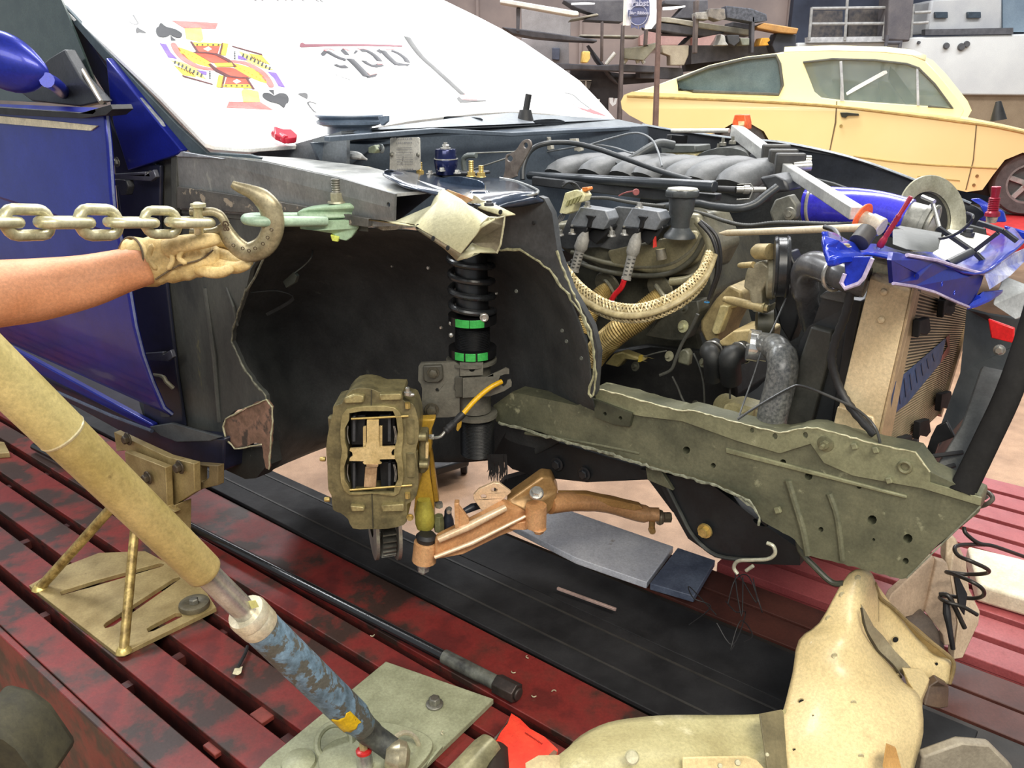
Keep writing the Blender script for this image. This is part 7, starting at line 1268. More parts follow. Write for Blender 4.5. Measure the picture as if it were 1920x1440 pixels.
arch1 = [(1446, 270), (1432, 246), (1404, 230), (1372, 232), (1345, 248)]
tail = [(1330, 252), (1260, 244), (1210, 232), (1180, 216), (1166, 204)]
m = M(); m.slab(CC(low+arch2+sill_+arch1+tail), YN*1.6); ob('body', m, YEL, yc, bev=.03, seg=3)
# greenhouse
gh = [(1185, 173), (1230, 160), (1272, 144), (1330, 122), (1400, 106), (1470, 98), (1560, 95), (1660, 98), (1710, 104), (1735, 114), (1760, 140), (1800, 190), (1808, 208), (1800, 222), (1570, 198), (1440, 186), (1280, 178)]
wR = [(1271, 166), (1272, 146), (1330, 124), (1400, 110), (1452, 104), (1460, 112), (1467, 150), (1465, 170), (1458, 178), (1300, 170)]
wR = [(1273, 168), (1270, 150), (1330, 126), (1400, 110), (1455, 104), (1462, 120), (1467, 160), (1460, 177), (1380, 174), (1300, 171)]
wS = [(1506, 117), (1560, 111), (1640, 113), (1700, 120), (1722, 128), (1752, 158), (1786, 203), (1740, 199), (1570, 187), (1540, 183), (1527, 172)]
m = M(); m.slab(CC(gh, .12), YN*.06, [CC(wR, .12), CC(wS, .12)]); ob('side_frame', m, YELR, yc, bev=.006)
m = M(); m.slab(CC([(x+14, y-1) for x, y in gh], 1.40), YN*.05, [CC([(x+14, y-1) for x, y in wR], 1.40), CC([(x+14, y-1) for x, y in wS], 1.40)]); ob('far_side_frame', m, YELR, yc)
rt = [(1470, 98), (1560, 95), (1660, 98), (1710, 104), (1735, 114)]
m = M(); m.grid([[PC(x, y, .12) for x, y in rt], [PC(x, y-1, .2)+UP*.03 for x, y in rt], [PC(x, y, .2)+YN*.6+UP*.05 for x, y in rt], [PC(x, y, .12)+YN*1.3 for x, y in rt]]); ob('roof', m, YELR, yc, sol=.01)
GLS = mat('car_window_glass', (150, 164, 160), (134, 150, 146), rough=.05, alpha=.45, spec=.8)
GLD_ = mat('rear_glass', (112, 128, 128), (90, 106, 108), sc_=2, rough=.06, spec=.9)
m = M(); m.slab(CC(wR, .15), YN*.01); ob('rear_window', m, GLD_, yc)
m = M(); m.slab(CC(wS, .16), YN*.006); ob('side_window', m, GLS, yc)
m = M(); m.slab(CC(wS, 1.2), YN*.006); ob('far_window', m, GLS, yc)
RUBY = mat('car_weatherstrip', (92, 92, 84), rough=.5)
m = M(); m.tube(CC(wR, .115), .012, 6, closed=True); ob('rear_window_seal', m, RUBY, yc); m = M(); m.tube(CC(wS[:8], .115), .009, 6); ob('side_window_seal', m, RUBY, yc)
CHR = mat('bright_chrome', (240, 240, 240), rough=.15, metal=.6)
m = M(); m.slab(CC([(1574, 115), (1579, 114), (1581, 150), (1583, 190), (1575, 190), (1576, 150)], .11), YN*.02); m.slab(CC([(1718, 128), (1722, 130), (1724, 198), (1719, 198)], .11), YN*.02); ob('window_post', m, CHR, yc)
for L in [[(1296, 148), (1350, 128), (1405, 116)], [(1324, 168), (1345, 156), (1400, 138), (1455, 124)]]:
    pass
m = M(); m.slab(CC([(1586, 174), (1600, 164), (1656, 133), (1662, 132), (1664, 137), (1640, 150), (1588, 179)], .155), YN*.004); ob('window_white_strip', m, WH, yc)  # thin white slanted strip just in front of the side glass
m = M(); m.slab(CC([(1670, 125), (1680, 135), (1720, 190), (1700, 196), (1666, 150)], .9), YN*.1); ob('steering_column_and_seat', m, mat('green_grey_interior', (96, 108, 104), rough=.6), yc)
m = M(); m.slab(CC([(1650, 150), (1672, 156), (1690, 196), (1655, 192)], .7), YN*.4); ob('seat', m, mat('green_grey_interior', (96, 108, 104)), yc, bev=.03)
# creases, door gap, handle, trim
m = M(); m.tube(cr(CC([(1176, 180), (1280, 184), (1440, 191), (1570, 200), (1700, 215), (1800, 228), (1870, 238), (1980, 262)], -.005), 3), .011, 6); ob('belt_crease', m, mat('ochre_crease', (196, 164, 96), rough=.5), yc)
m = M(); m.slab(CC([(1568, 190), (1570, 190), (1568, 230), (1556, 286), (1554, 286), (1565, 230)], -.004), YN*.006); m.slab(CC([(1830, 232), (1832, 232), (1826, 300), (1812, 356), (1810, 356), (1824, 300)], -.004), YN*.006); ob('door_gap', m, mat('brown_gap', (120, 96, 60), rough=.6), yc)
m = M(); m.tube(cr(CC([(1600, 293), (1700, 306), (1812, 313), (1870, 316)], -.004), 3), .006, 6); m.slab(CC([(1720, 330), (1800, 338), (1800, 340), (1720, 333)], -.004), YN*.004); ob('lower_crease', m, mat('ochre_crease', (196, 164, 96)), yc)
m = M(); m.slab(CC([(1575, 211), (1588, 211), (1610, 213), (1611, 217), (1590, 217), (1586, 221), (1578, 220)], -.03), YN*.02); ob('door_handle', m, mat('dark_chrome', (60, 58, 46), rough=.3, metal=.5), yc, bev=.003)
m = M(); m.lathe(PC(1577, 236, -.01), -YN, [(0, .012), (.01, .01)], 14); ob('door_lock', m, mat('lock_brass', (190, 160, 90), rough=.3, metal=.5), yc)
for x in (1832, 1826): m = M(); m.lathe(PC(x, 330 if x == 1832 else 347, -.006), -YN, [(0, .012), (.006, .01)], 10); ob('rust_spot', m, mat('rust_spot', (150, 110, 60), rough=.6), yc)
def wheel(x, y, rpx, nm, lab):
    c = PC(x, y, .10); s = pr(1, c); m = M(); R0 = rpx*s
    m.lathe(c+YN*.16, -YN, [(0, R0*.6), (.0, R0*.94), (.03, R0), (.17, R0), (.2, R0*.93), (.2, R0*.62), (.16, R0*.6)], 44); w = ob(nm, m, mat('dusty_tyre', (96, 94, 92), (78, 76, 74), rough=.7), yc)
    m = M(); m.lathe(c-YN*.02, -YN, [(-.06, R0*.08), (-.05, R0*.5), (0, R0*.6), (.02, R0*.62), (.02, R0*.56), (.0, R0*.54)], 36, cap=False); ob('rim', m, mat('grey_alloy', (150, 148, 144), rough=.4, metal=.4), w)
    for k in range(5):
        a = 2*math.pi*k/5+.3; d_ = YA*math.cos(a)+UP*math.sin(a); m = M(); m.bar(c-YN*.02, c-YN*.02+d_*R0*.56, R0*.16, .03, YN); ob('spoke', m, mat('pale_spoke', (186, 184, 178), rough=.35, metal=.4), w, bev=.004)
    m = M(); m.lathe(c-YN*.03, -YN, [(0, R0*.16), (.03, R0*.13)], 18); ob('hub_cap', m, mat('pale_spoke', (186, 184, 178)), w)
wheel(1925, 344, 58, 'front_wheel', ''); wheel(1392, 275, 46, 'rear_wheel', '')
m = M(); m.slab(CC([(1480, 290), (1840, 365), (1990, 400), (2060, 400), (2060, 300), (1850, 260), (1340, 232), (1340, 260)], .3), YN*.9); ob('underbody', m, mat('underbody_dark', (50, 46, 44), rough=.8), yc)
# red lift platform carrying it
m = M(); m.slab([PZ(x, y, PC(1900, 404, .1).z) for x, y in [(1780, 400), (1990, 402), (2100, 440), (1860, 440)]], -UP*.12); ob('lift_ramp', m, mat('bright_red_ramp', (204, 52, 54), (180, 40, 44), rough=.45), None, 'red lift ramp under the yellow car front wheel', 'ramp', bev=.01)
m = M(); m.slab([PZ(x, y, PC(1900, 404, .1).z-.14) for x, y in [(1300, 330), (1760, 385), (1990, 395), (2000, 420), (1700, 410), (1300, 350)]], -UP*.1); ob('lift_beam', m, mat('lift_beam_dark', (60, 54, 54), rough=.6), None, 'dark lift beam under the yellow car', 'beam', bev=.01)

# ================================================================== BACKGROUND
YB = 9.2
def BP(L, y=YB): return [PY(p[0], p[1], y) for p in L]
zb3 = zo(900, 0, 1920/340); zb4 = zo(1200, 0, 1920/340)
SHD = mat('slate_steel_beam', (92, 90, 94), (70, 68, 74), sc_=3, rough=.7); SHB = mat('brown_steel_post', (104, 92, 88), (80, 70, 68), sc_=3, rough=.7); SHW = mat('pale_timber_beam', (176, 168, 150), (140, 134, 122), sc_=3, rough=.7); SHL = mat('pale_pipe', (226, 222, 214), (204, 200, 192), sc_=3, rough=.5)
rk = thing('cantilever_rack', 'tall dark steel stock rack loaded with beams behind the cars', 'rack', PY(1230, 330, YB))
posts = [([(1167, 45), (1172, 45), (1166, 240), (1158, 240)], SHB), ([(1304, 0), (1312, 0), (1308, 100), (1302, 100)], SHB), ([(968, 14), (976, 14), (974, 60), (968, 60)], SHD), ([(1410, 30), (1416, 30), (1414, 100), (1408, 100)], SHD), ([(1128, 40), (1132, 40), (1131, 115), (1127, 115)], SHB), ([(1211, 50), (1216, 50), (1214, 86), (1209, 86)], SHB)]
for L, mt in posts: m = M(); m.slab(BP(L, YB-.2), Y1*.12); ob('post', m, mt, rk, bev=.01)
m = M(); m.slab(BP([(1237, -60), (1243, -60), (1233, 300), (1223, 300)], 5.2), Y1*.05); ob('pole', m, mat('brown_pole', (118, 92, 82), (96, 74, 66), rough=.6), None, 'slim brown upright pole standing in front of the yellow car tail', 'pole', bev=.004)
beams = [(zb3([(230, 285), (380, 300), (900, 370), (1240, 420), (1240, 445), (900, 430), (560, 400), (350, 360)]), SHD), (zb3([(700, 660), (1250, 690), (1500, 680), (1860, 700), (1860, 770), (1500, 760), (1100, 740), (800, 740)]), SHD), (zb4([(0, 180), (300, 180), (420, 200), (1200, 320), (1200, 380), (640, 300), (400, 250), (60, 210)]), SHW), (zb4([(60, 220), (400, 260), (720, 300), (900, 345), (700, 385), (420, 360), (70, 300)]), SHD), (zb4([(980, 230), (1240, 265), (1300, 300), (1200, 330), (980, 280)]), SHD), (zb3([(1060, 365), (1690, 375), (1680, 400), (1060, 385)]), SHW), (zb4([(0, 700), (450, 720), (470, 840), (0, 830)]), SHD), (zb4([(540, 480), (800, 480), (1060, 470), (1430, 480), (1430, 600), (900, 640), (540, 680)]), SHD), (zb3([(960, 200), (1240, 140), (1260, 160), (1100, 190), (950, 215)]), SHW), (zb3([(880, 0), (1520, 0), (1520, 230), (1100, 210), (1220, 150), (1000, 80)]), SHD), (zb4([(260, 0), (720, 0), (720, 200), (360, 190), (480, 60), (260, 40)]), SHD), (zb4([(240, 360), (640, 372), (640, 366), (240, 355)]), SHB), (zb3([(1150, 470), (1280, 640), (1450, 860), (1470, 900), (1400, 840), (1240, 640)]), SHD), (zb4([(540, 380), (560, 380), (470, 470), (455, 470)]), SHD)]
for i, (L, mt) in enumerate(beams): m = M(); m.slab(BP(L, YB+.02*i), Y1*.35); ob('beam', m, mt, rk, bev=.01)
m = M(); m.slab(BP(zb3([(960, 740), (1300, 750), (1500, 780), (1860, 780), (1860, 870), (1480, 900), (1480, 1040), (1360, 1040), (1360, 1200), (1200, 1100), (960, 860)]), YB+.5), Y1*.2); ob('lower_bay', m, mat('dark_bay', (74, 72, 76), (56, 54, 58), sc_=2, rough=.8), rk)
m = M(); m.slab(BP(zb4([(480, 480), (560, 480), (700, 640), (1400, 560), (1400, 640), (900, 720), (480, 760)]), YB+.5), Y1*.2); ob('lower_bay', m, mat('dark_bay', (74, 72, 76)), rk)
# things stacked on / near the rack
stuff = [
 ('pipe', 'long white pipe on the rack top left, pointing down to the right', 'pipe', zb3([(210, 0), (330, 0), (1040, 120), (1050, 160), (960, 165), (210, 30)]), SHL, YB-.3),
 ('locker_door', 'grey locker panel behind the white pipe', 'panel', zb3([(440, 90), (960, 170), (960, 440), (440, 420)]), mat('grey_locker', (150, 144, 142), (134, 128, 126), sc_=2, rough=.7), YB+1.2),
 ('cabinet', 'grey-beige cabinet with dark square opening left of the yellow box', 'cabinet', zb3([(440, 400), (940, 440), (960, 2520), (440, 2520)]), mat('grey_cabinet', (148, 142, 142), (130, 126, 126), sc_=2, rough=.7), YB+1.0),
 ('dark_opening', 'dark blue-grey square opening on the beige cabinet', 'panel', zb3([(765, 505), (845, 508), (842, 640), (765, 630)]), mat('blue_grey_opening', (92, 96, 112), rough=.7), YB+.95),
 ('yellow_box', 'small glowing yellow junction box hanging on the rack', 'box', zb3([(1090, 540), (1166, 545), (1166, 620), (1140, 665), (1078, 660)]), mat('amber_box', (232, 196, 110), (206, 170, 88), sc_=6, rough=.5), YB-.35),
 ('folded_sheet', 'tan folded sheet leaning on the rack below the ribbon banner', 'panel', zb3([(1520, 510), (1700, 490), (1860, 450), (1880, 480), (1740, 640), (1520, 620)]), mat('olive_tan_sheet', (146, 142, 124), (124, 120, 106), sc_=4, rough=.7), YB-.1),
 ('carton', 'beige cardboard carton on the rack behind the brown post', 'box', zb4([(230, 480), (520, 480), (515, 580), (470, 690), (320, 690), (320, 590), (240, 560)]), mat('beige_carton', (182, 170, 150), (160, 148, 130), sc_=3, rough=.8), YB-.05),
 ('pink_panel', 'pink wall insulation panel seen between rack beams', 'panel', zb4([(0, 380), (110, 320), (540, 380), (460, 475), (0, 480)]), mat('pale_pink_panel', (220, 178, 168), (206, 162, 154), sc_=2, rough=.8), YB+3.72),
 ('pink_panel', 'narrow pink panel seen right of the middle rack post', 'panel', zb4([(560, 390), (810, 360), (780, 430), (740, 490), (560, 485)]), mat('pale_pink_panel', (220, 178, 168)), YB+3.72),
 ('orange_beam', 'orange wooden beam end at the right end of the rack', 'beam', zb4([(1240, 280), (1320, 240), (1680, 300), (1660, 360), (1480, 345), (1250, 300)]), mat('orange_timber', (190, 140, 78), (160, 118, 72), sc_=4, rough=.6), YB-.2),
 ('dark_cabinet', 'black open cabinet under the orange beam', 'cabinet', zb4([(1450, 350), (1660, 365), (1650, 520), (1430, 560), (1400, 480)]), mat('dark_cabinet', (62, 64, 72), (50, 52, 60), sc_=3, rough=.7), YB-.1),
 ('yellow_drill', 'small orange-yellow tool lying on the lower shelf', 'tool', zb4([(1290, 400), (1370, 400), (1380, 430), (1350, 450), (1370, 480), (1260, 485), (1270, 450)]), mat('amber_tool', (226, 166, 60), (196, 140, 48), rough=.5), YB-.2),
 ('white_jug', 'white plastic jug on the lower shelf of the rack', 'jug', zb4([(860, 360), (900, 380), (910, 440), (940, 480), (820, 480), (850, 420)]), mat('pale_jug', (190, 188, 182), rough=.5), YB-.2),
 ('grey_jug', 'grey-green jug beside the white jug on the lower shelf', 'jug', zb4([(1060, 400), (1160, 400), (1160, 480), (1080, 480)]), mat('grey_green_jug', (140, 142, 128), rough=.5), YB-.2),
 ('dark_bucket', 'round dark bucket between the two jugs', 'bucket', zb4([(920, 370), (1050, 370), (1060, 440), (1000, 490), (940, 460)]), mat('dark_bucket', (66, 66, 70), rough=.6), YB-.2),
 ('scrap_box', 'grey-brown box of scrap on the top shelf', 'box', zb4([(730, 90), (900, 90), (910, 200), (830, 220), (730, 180)]), mat('scrap_grey', (136, 128, 120), (96, 92, 90), sc_=8, rough=.7), YB-.3),
 ('patched_sheet', 'pale patched scrap panel behind the post on the top shelf', 'panel', zb4([(590, 130), (720, 120), (730, 210), (600, 200)]), mat('patched_grey', (168, 164, 158), (110, 106, 104), sc_=8, rough=.7), YB-.25),
 ('coil_box', 'dark jumble of parts on the right of the top shelf', 'box', zb4([(910, 60), (1180, 90), (1340, 150), (1350, 220), (1200, 240), (920, 190)]), mat('dark_jumble', (92, 94, 104), (58, 60, 68), sc_=14, rough=.7), YB-.2),
]
for nm, lb, ct_, L, mt, y in stuff:
    m = M(); m.slab(BP(L, y), Y1*.22); ob(nm, m, mt, None, lb, ct_, bev=.008)
for a, b in [((1330, 670), (1430, 560)), ((1520, 660), (1600, 550)), ((1635, 545), (1675, 670)), ((1670, 560), (1740, 670))]:
    m = M(); q = zb3([a, b]); m.cyl(PY(q[0][0], q[0][1]+2, YB+.06), PY(*q[1], YB+.06), .02, n=8); ob('scrap_rod', m, SHL, None, 'thin bright scrap rod leaning on the middle rack shelf', 'rod', 'bright scrap rods on the middle shelf')
# fluorescent strips glimpsed through the racking (lit lamps)
LMP = mat('lit_tube', (255, 255, 255), (255, 255, 255), emit=1.2)
for L in [[(970, 30), (1130, 25), (1215, 30), (1215, 42), (970, 48)]]:
    m = M(); m.slab(BP(zb3(L), YB-.05), Y1*.05); ob('tube_light', m, LMP, None, 'bright white tube light seen through the rack left of the banner', 'light')
m = M(); m.slab(BP(zb4([(250, 75), (480, 60), (480, 72), (340, 100), (250, 104)]), YB-.05), Y1*.05); ob('tube_light', m, LMP, None, 'bright white tube light seen through the rack right of the banner', 'light')
for L, lb in [(zb3([(960, 845), (1180, 848), (1180, 856), (960, 852)]), 'level white bar in the lower rack bay'), (zb3([(1116, 850), (1130, 850), (1128, 935), (1114, 935)]), 'upright white bar in the lower rack bay')]:
    m = M(); m.slab(BP(L, YB+.4), Y1*.04); ob('white_bar', m, SHL, None, lb, 'bar')
for L, lb in [(zb3([(1370, 1035), (1410, 1035), (1410, 1100), (1430, 1040), (1455, 1040), (1440, 1100), (1405, 1125), (1375, 1090)]), 'white torn daylight patch under the rack left of the yellow car'), (zb3([(1495, 1040), (1560, 1060), (1560, 1090), (1500, 1150)]), 'white patch tight beside the tail of the yellow car'), (zb3([(1235, 1052), (1270, 1050), (1262, 1110), (1230, 1085)]), 'small white patch above the white hood corner')]:
    m = M(); m.slab(BP(L, YB+.3), Y1*.02); ob('daylight_patch', m, mat('daylight_patch', (250, 252, 252), (244, 246, 248), rough=.5), None, lb, 'sheet')  # white slabs painted in for daylight showing under the rack
m = M(); m.slab(BP(zb3([(960, 860), (1120, 860), (1180, 870), (1160, 940), (1080, 940), (960, 880)]), YB+.45), Y1*.05); ob('screen_grid', m, mat('grey_grid', (130, 128, 126), (96, 94, 94), sc_=9, rough=.7), None, 'grey mesh panel behind the white bars in the lower bay', 'panel')
# ribbon banner
bn = thing('banner', 'white banner with a navy prize-ribbon emblem hanging on the rack', 'banner', PY(1195, 40, YB-.6)); YV = YB-.6
m = M(); m.slab(BP([(1171, 0), (1178, -60), (1230, -60), (1231, 14), (1233, 40), (1222, 54), (1210, 55), (1205, 50), (1184, 46), (1180, 48), (1168, 48)], YV), Y1*.02); ob('cloth', m, mat('banner_white', (226, 224, 230), (204, 202, 212), rough=.6), bn)
m = M(); m.slab(BP([(1171, -40), (1177, -40), (1174, 47), (1168, 48)], YV-.01), Y1*.02); ob('white_pole', m, SHL, bn)
NV = mat('navy_print', (88, 92, 128), (76, 80, 116), rough=.6); LVD = mat('lavender_print', (176, 176, 200), rough=.6)
rib = [(1184, 38), (1188, 8), (1196, -10), (1206, -14), (1214, -8), (1218, 8), (1216, 34), (1209, 46), (1200, 48), (1190, 44)]
m = M(); m.slab(BP(cr2(rib, 3), YV-.02), Y1*.008); ob('rosette', m, NV, bn)
m = M(); m.slab(BP([(1178, 19), (1218, 15), (1218, 29), (1178, 31)], YV-.03), Y1*.008); ob('ribbon_bar', m, NV, bn)
m = M(); m.slab(BP([(1184, 38), (1196, 44), (1196, 55), (1190, 51), (1183, 53)], YV-.022), Y1*.008); m.slab(BP([(1198, 44), (1208, 38), (1209, 53), (1203, 51), (1198, 56)], YV-.022), Y1*.008); ob('ribbon_tail', m, NV, bn)
m = M(); c = PY(1197, 24, YV-.028); s_ = pr(1, c); m.ring(c+UP*-4*s_, Y1, 17*s_, .8*s_, 40, 5); ob('ring_line', m, LVD, bn)
ob('lettering', text_m('Pabst', PY(1200, 6, YV-.032), X1, UP, 15*s_, .004, .002), LVD, bn, smooth=0)
ob('lettering', text_m('Blue Ribbon', PY(1198, 24.5, YV-.036), X1, UP, 7.4*s_, .004, .002), LVD, bn, smooth=0)
# right: white panelled office wall, railing, ladder, windows
OW = mat('white_office_wall', (222, 222, 218), (208, 208, 206), sc_=.8, rough=.6, c3=(196, 194, 190), thr=.7, sc3=2); YW = 11.0
of = thing('trailer', 'long white trailer body with brown base and railing on top behind the yellow car', 'trailer', PY(1750, 250, YW))
m = M(); m.slab(BP([(1495, 80), (1660, 78), (1690, 70), (2050, 60), (2050, 180), (1780, 178), (1495, 140)], YW), Y1*.8); ob('white_wall', m, OW, of, bev=.02)
m = M(); m.slab(BP([(1700, 178), (2050, 178), (2050, 330), (1700, 330)], YW+.05), Y1*.7); ob('brown_base', m, mat('brown_base', (158, 138, 112), (140, 120, 96), sc_=1, rough=.7), of)
m = M(); m.slab(BP([(1500, 92), (1560, 92), (1560, 160), (1500, 160)], YW-.02), Y1*.02); ob('grey_panel', m, mat('grey_panel_wall', (170, 170, 168), rough=.6), of)
m = M(); m.slab(BP([(1745, 0), (1880, -5), (1880, 58), (1735, 62)], YW+.1), Y1*.6); ob('upper_cab', m, mat('pale_upper_cab', (186, 186, 184), (170, 170, 172), sc_=1, rough=.6), of, bev=.03)
for x0, x1 in [(1753, 1778), (1814, 1840)]:
    m = M(); m.slab(BP([(x0, 22), (x1, 22), (x1, 34), (x0, 34)], YW+.06), Y1*.04); ob('cab_window', m, mat('dark_cab_window', (66, 76, 86), rough=.15), of, bev=.01)
m = M(); m.slab(BP([(1735, 55), (1900, 52), (1900, 64), (1735, 66)], YW-.02), Y1*.1); ob('shadow_gap', m, mat('dark_gap', (92, 92, 96), rough=.8), of)
for x, y, r in [(1774, 86, 6), (1802, 88, 7), (1812, 83, 6), (1722, 80, 3)]:
    m = M(); m.lathe(PY(x, y, YW-.01), -Y1, [(0, pr(r, PY(x, y, YW))), (.03, pr(r*.8, PY(x, y, YW)))], 14); ob('port', m, mat('dark_port', (88, 88, 90), rough=.6), of)
m = M(); m.slab(BP([(1880, 0), (2050, -10), (2050, 60), (1880, 60)], YW+.2), Y1*.3); ob('blue_panel', m, mat('blue_grey_panel', (132, 148, 160), (110, 126, 140), sc_=.8, rough=.6), of)
rl_ = thing('railing', 'pale grey guard railing on top of the white trailer', 'railing', PY(1590, 75, YW-.1))
for a, b in [((1522, 16), (1664, 14)), ((1522, 45), (1660, 44)), ((1522, 14), (1517, 76)), ((1588, 12), (1584, 76)), ((1663, 12), (1656, 74)), ((1590, -20), (1588, 14)), ((1712, 8), (1708, 70)), ((1714, 24), (1745, 22)), ((1710, 44), (1740, 42))]:
    m = M(); m.cyl(PY(*a, YW-.1), PY(*b, YW-.1), .018, n=8); ob('rail', m, mat('pale_rail', (170, 168, 164), rough=.5), rl_)
m = M(); m.slab(BP([(1514, 70), (1664, 68), (1664, 78), (1514, 80)], YW-.1), Y1*.1); ob('ledge', m, mat('pale_ledge', (196, 196, 196), rough=.6), rl_)
m = M(); m.slab(BP([(1524, 20), (1580, 20), (1580, 81), (1520, 81)], YW+.3), Y1*.1); ob('dark_crates', m, mat('brown_clutter', (96, 88, 82), (60, 58, 62), sc_=5, rough=.8), None, 'brown jumbled crates behind the left half of the railing', 'crates')
m = M(); m.slab(BP([(1592, 18), (1655, 18), (1652, 80), (1590, 80)], YW+.3), Y1*.1); ob('dark_crates', m, mat('brown_clutter', (96, 88, 82)), None, 'brown jumbled crates behind the right half of the railing', 'crates')
ld = thing('ladder', 'dark metal ladder hooked on the white trailer', 'ladder', PY(1675, 100, YW-.3))
for a, b in [((1664, 66), (1608, 432)), ((1689, 76), (1636, 432)), ((1660, 80), (1690, 80)), ((1660, 98), (1688, 99))]: m = M(); m.cyl(PY(*a, YW-.3), PY(*b, YW-.3), .022, n=8); ob('rail', m, SHD, ld)
m = M(); m.slab(BP([(1668, -20), (1716, -20), (1706, 78), (1662, 76)], YW-.2), Y1*.3); ob('column', m, mat('grey_brown_column', (104, 98, 98), (84, 80, 84), sc_=2, rough=.7), None, 'grey-brown steel column behind the ladder', 'column', bev=.02)
m = M(); m.slab(BP([(1792, 205), (1800, 185), (1870, 190), (1900, 205)], 8.6), Y1*.2); 
m = M(); m.cyl(PC(1872, 225, .8), PC(1872, 190, .8), .06, .02, 12); ob('mirror_post', m, RUB, None, 'small dark blurred cone shape above the yellow car hood', 'cone')
# ================================================================== FOREGROUND CUT BODY PANELS
CUT = mat('bare_beige_panel', (226, 204, 152), (204, 182, 132), sc_=1.6, rough=.38, c3=(158, 138, 96), thr=.6, sc3=1.6, soft=.16, coat=.1)
CUTD = mat('shaded_beige_panel', (186, 168, 124), (156, 138, 98), sc_=4, rough=.5)
z9 = zo(1280, 960, 3)
def n9(x, y, yy): q = z9([(x, y)])[0]; return PY(q[0], q[1], yy)
cp1 = thing('cut_fender_panel', 'large beige cut-off inner fender panel standing at lower right', 'panel', n9(900, 1500, 1.15))
# main skin: rows of (x, y, depth)
rows = [
 [(940, 345, 1.34), (985, 322, 1.33), (1030, 325, 1.33), (1060, 345, 1.34), (1080, 390, 1.36)],
 [(880, 430, 1.32), (950, 420, 1.30), (1010, 430, 1.30), (1060, 470, 1.32), (1100, 520, 1.36)],
 [(770, 625, 1.29), (860, 620, 1.26), (960, 610, 1.25), (1020, 640, 1.28), (1110, 800, 1.34)],
 [(655, 722, 1.28), (780, 720, 1.23), (920, 740, 1.20), (1060, 780, 1.24), (1190, 890, 1.30)],
 [(620, 905, 1.24), (760, 900, 1.20), (920, 900, 1.18), (1100, 920, 1.20), (1240, 960, 1.26)],
 [(575, 1090, 1.18), (740, 1090, 1.14), (920, 1090, 1.12), (1120, 1080, 1.14), (1330, 1040, 1.22)],
 [(525, 1280, 1.12), (700, 1290, 1.08), (900, 1290, 1.06), (1140, 1280, 1.08), (1350, 1240, 1.16)],
 [(590, 1440, 1.07), (740, 1450, 1.04), (900, 1450, 1.02), (1130, 1450, 1.04), (1300, 1440, 1.12)],
 [(620, 1640, 1.0), (760, 1650, .98), (900, 1660, .97), (1100, 1660, .98), (1280, 1650, 1.06)]]
rows = [[(x, y, (r[0][2]+r[-1][2])/2+(d_-(r[0][2]+r[-1][2])/2)*.5) for x, y, d_ in r] for r in rows]
R3 = [cr([n9(*p) for p in r], 4) for r in rows]; C2 = [cr(c, 3) for c in zip(*R3)]; m = M(); m.grid([list(r) for r in zip(*C2)])
SKG = [list(r) for r in zip(*C2)]
ob('main_skin', m, CUT, cp1, sol=.003, smooth=60)
m = M(); rr_ = [[(1060, 345, 1.345), (1080, 390, 1.36), (1190, 545, 1.38)], [(1000, 520, 1.31), (1110, 560, 1.36), (1300, 690, 1.38)], [(1020, 620, 1.30), (1180, 740, 1.34), (1420, 800, 1.38)], [(1100, 760, 1.33), (1240, 860, 1.32), (1520, 850, 1.36)], [(1190, 880, 1.32), (1330, 940, 1.32), (1500, 970, 1.34)]]
R3 = [cr([n9(*p) for p in r], 4) for r in rr_]; C2 = [cr(c, 4) for c in zip(*R3)]; m.grid([list(r) for r in zip(*C2)]); ob('upper_wing', m, CUT, cp1, sol=.003, smooth=60)
m = M(); m.tube(cr([n9(*p) for p in [(1080, 400, 1.35), (1110, 480, 1.36), (1190, 545, 1.37), (1330, 680, 1.37), (1460, 780, 1.36), (1525, 850, 1.35), (1500, 965, 1.34)]], 5), .004, 8); ob('rolled_edge', m, mat('tan_shadow_edge', (150, 128, 86), rough=.5), cp1)
m = M(); m.slab([n9(*p) for p in torn(z9([]) or [(1005, 520, 1.30), (1030, 560, 1.30), (1080, 650, 1.31), (1130, 700, 1.31), (1200, 790, 1.31), (1260, 850, 1.31), (1330, 930, 1.31), (1250, 930, 1.29), (1180, 860, 1.29), (1110, 790, 1.29), (1050, 690, 1.29), (1010, 620, 1.29)], 0, 0)], Y1*.004); ob('folded_strip', m, mat('grey_beige_strip', (156, 146, 118), (130, 120, 94), rough=.45), cp1, bev=.001)
m = M(); m.tube(cr([n9(*p) for p in [(1005, 540, 1.285), (1030, 660, 1.275), (1090, 770, 1.275), (1180, 860, 1.28), (1230, 930, 1.28)]], 5), .0022, 6); ob('fold_line', m, mat('dark_fold', (70, 62, 44), rough=.6), cp1)
m = M(); m.slab([n9(*p) for p in [(1120, 520, 1.39), (1240, 590, 1.39), (1340, 670, 1.385), (1460, 775, 1.38), (1530, 850, 1.37), (1520, 950, 1.37), (1490, 900, 1.37), (1330, 760, 1.38), (1200, 640, 1.385), (1140, 600, 1.39)]], Y1*.01); ob('side_lip', m, mat('deep_tan_lip', (160, 134, 84), (134, 110, 66), rough=.45), cp1, bev=.002)
from mathutils.bvhtree import BVHTree
SKT = BVHTree.FromPolygons([p for r in SKG for p in r], [(i*len(SKG[0])+j, i*len(SKG[0])+j+1, (i+1)*len(SKG[0])+j+1, (i+1)*len(SKG[0])+j) for i in range(len(SKG)-1) for j in range(len(SKG[0])-1)])
def SK_(x, y, yy):
    q = z9([(x, y)])[0]; h_ = SKT.ray_cast(CO, ray(*q)); return h_[0]+Vector((0, -.002, 0)) if h_[0] is not None else n9(x, y, yy)
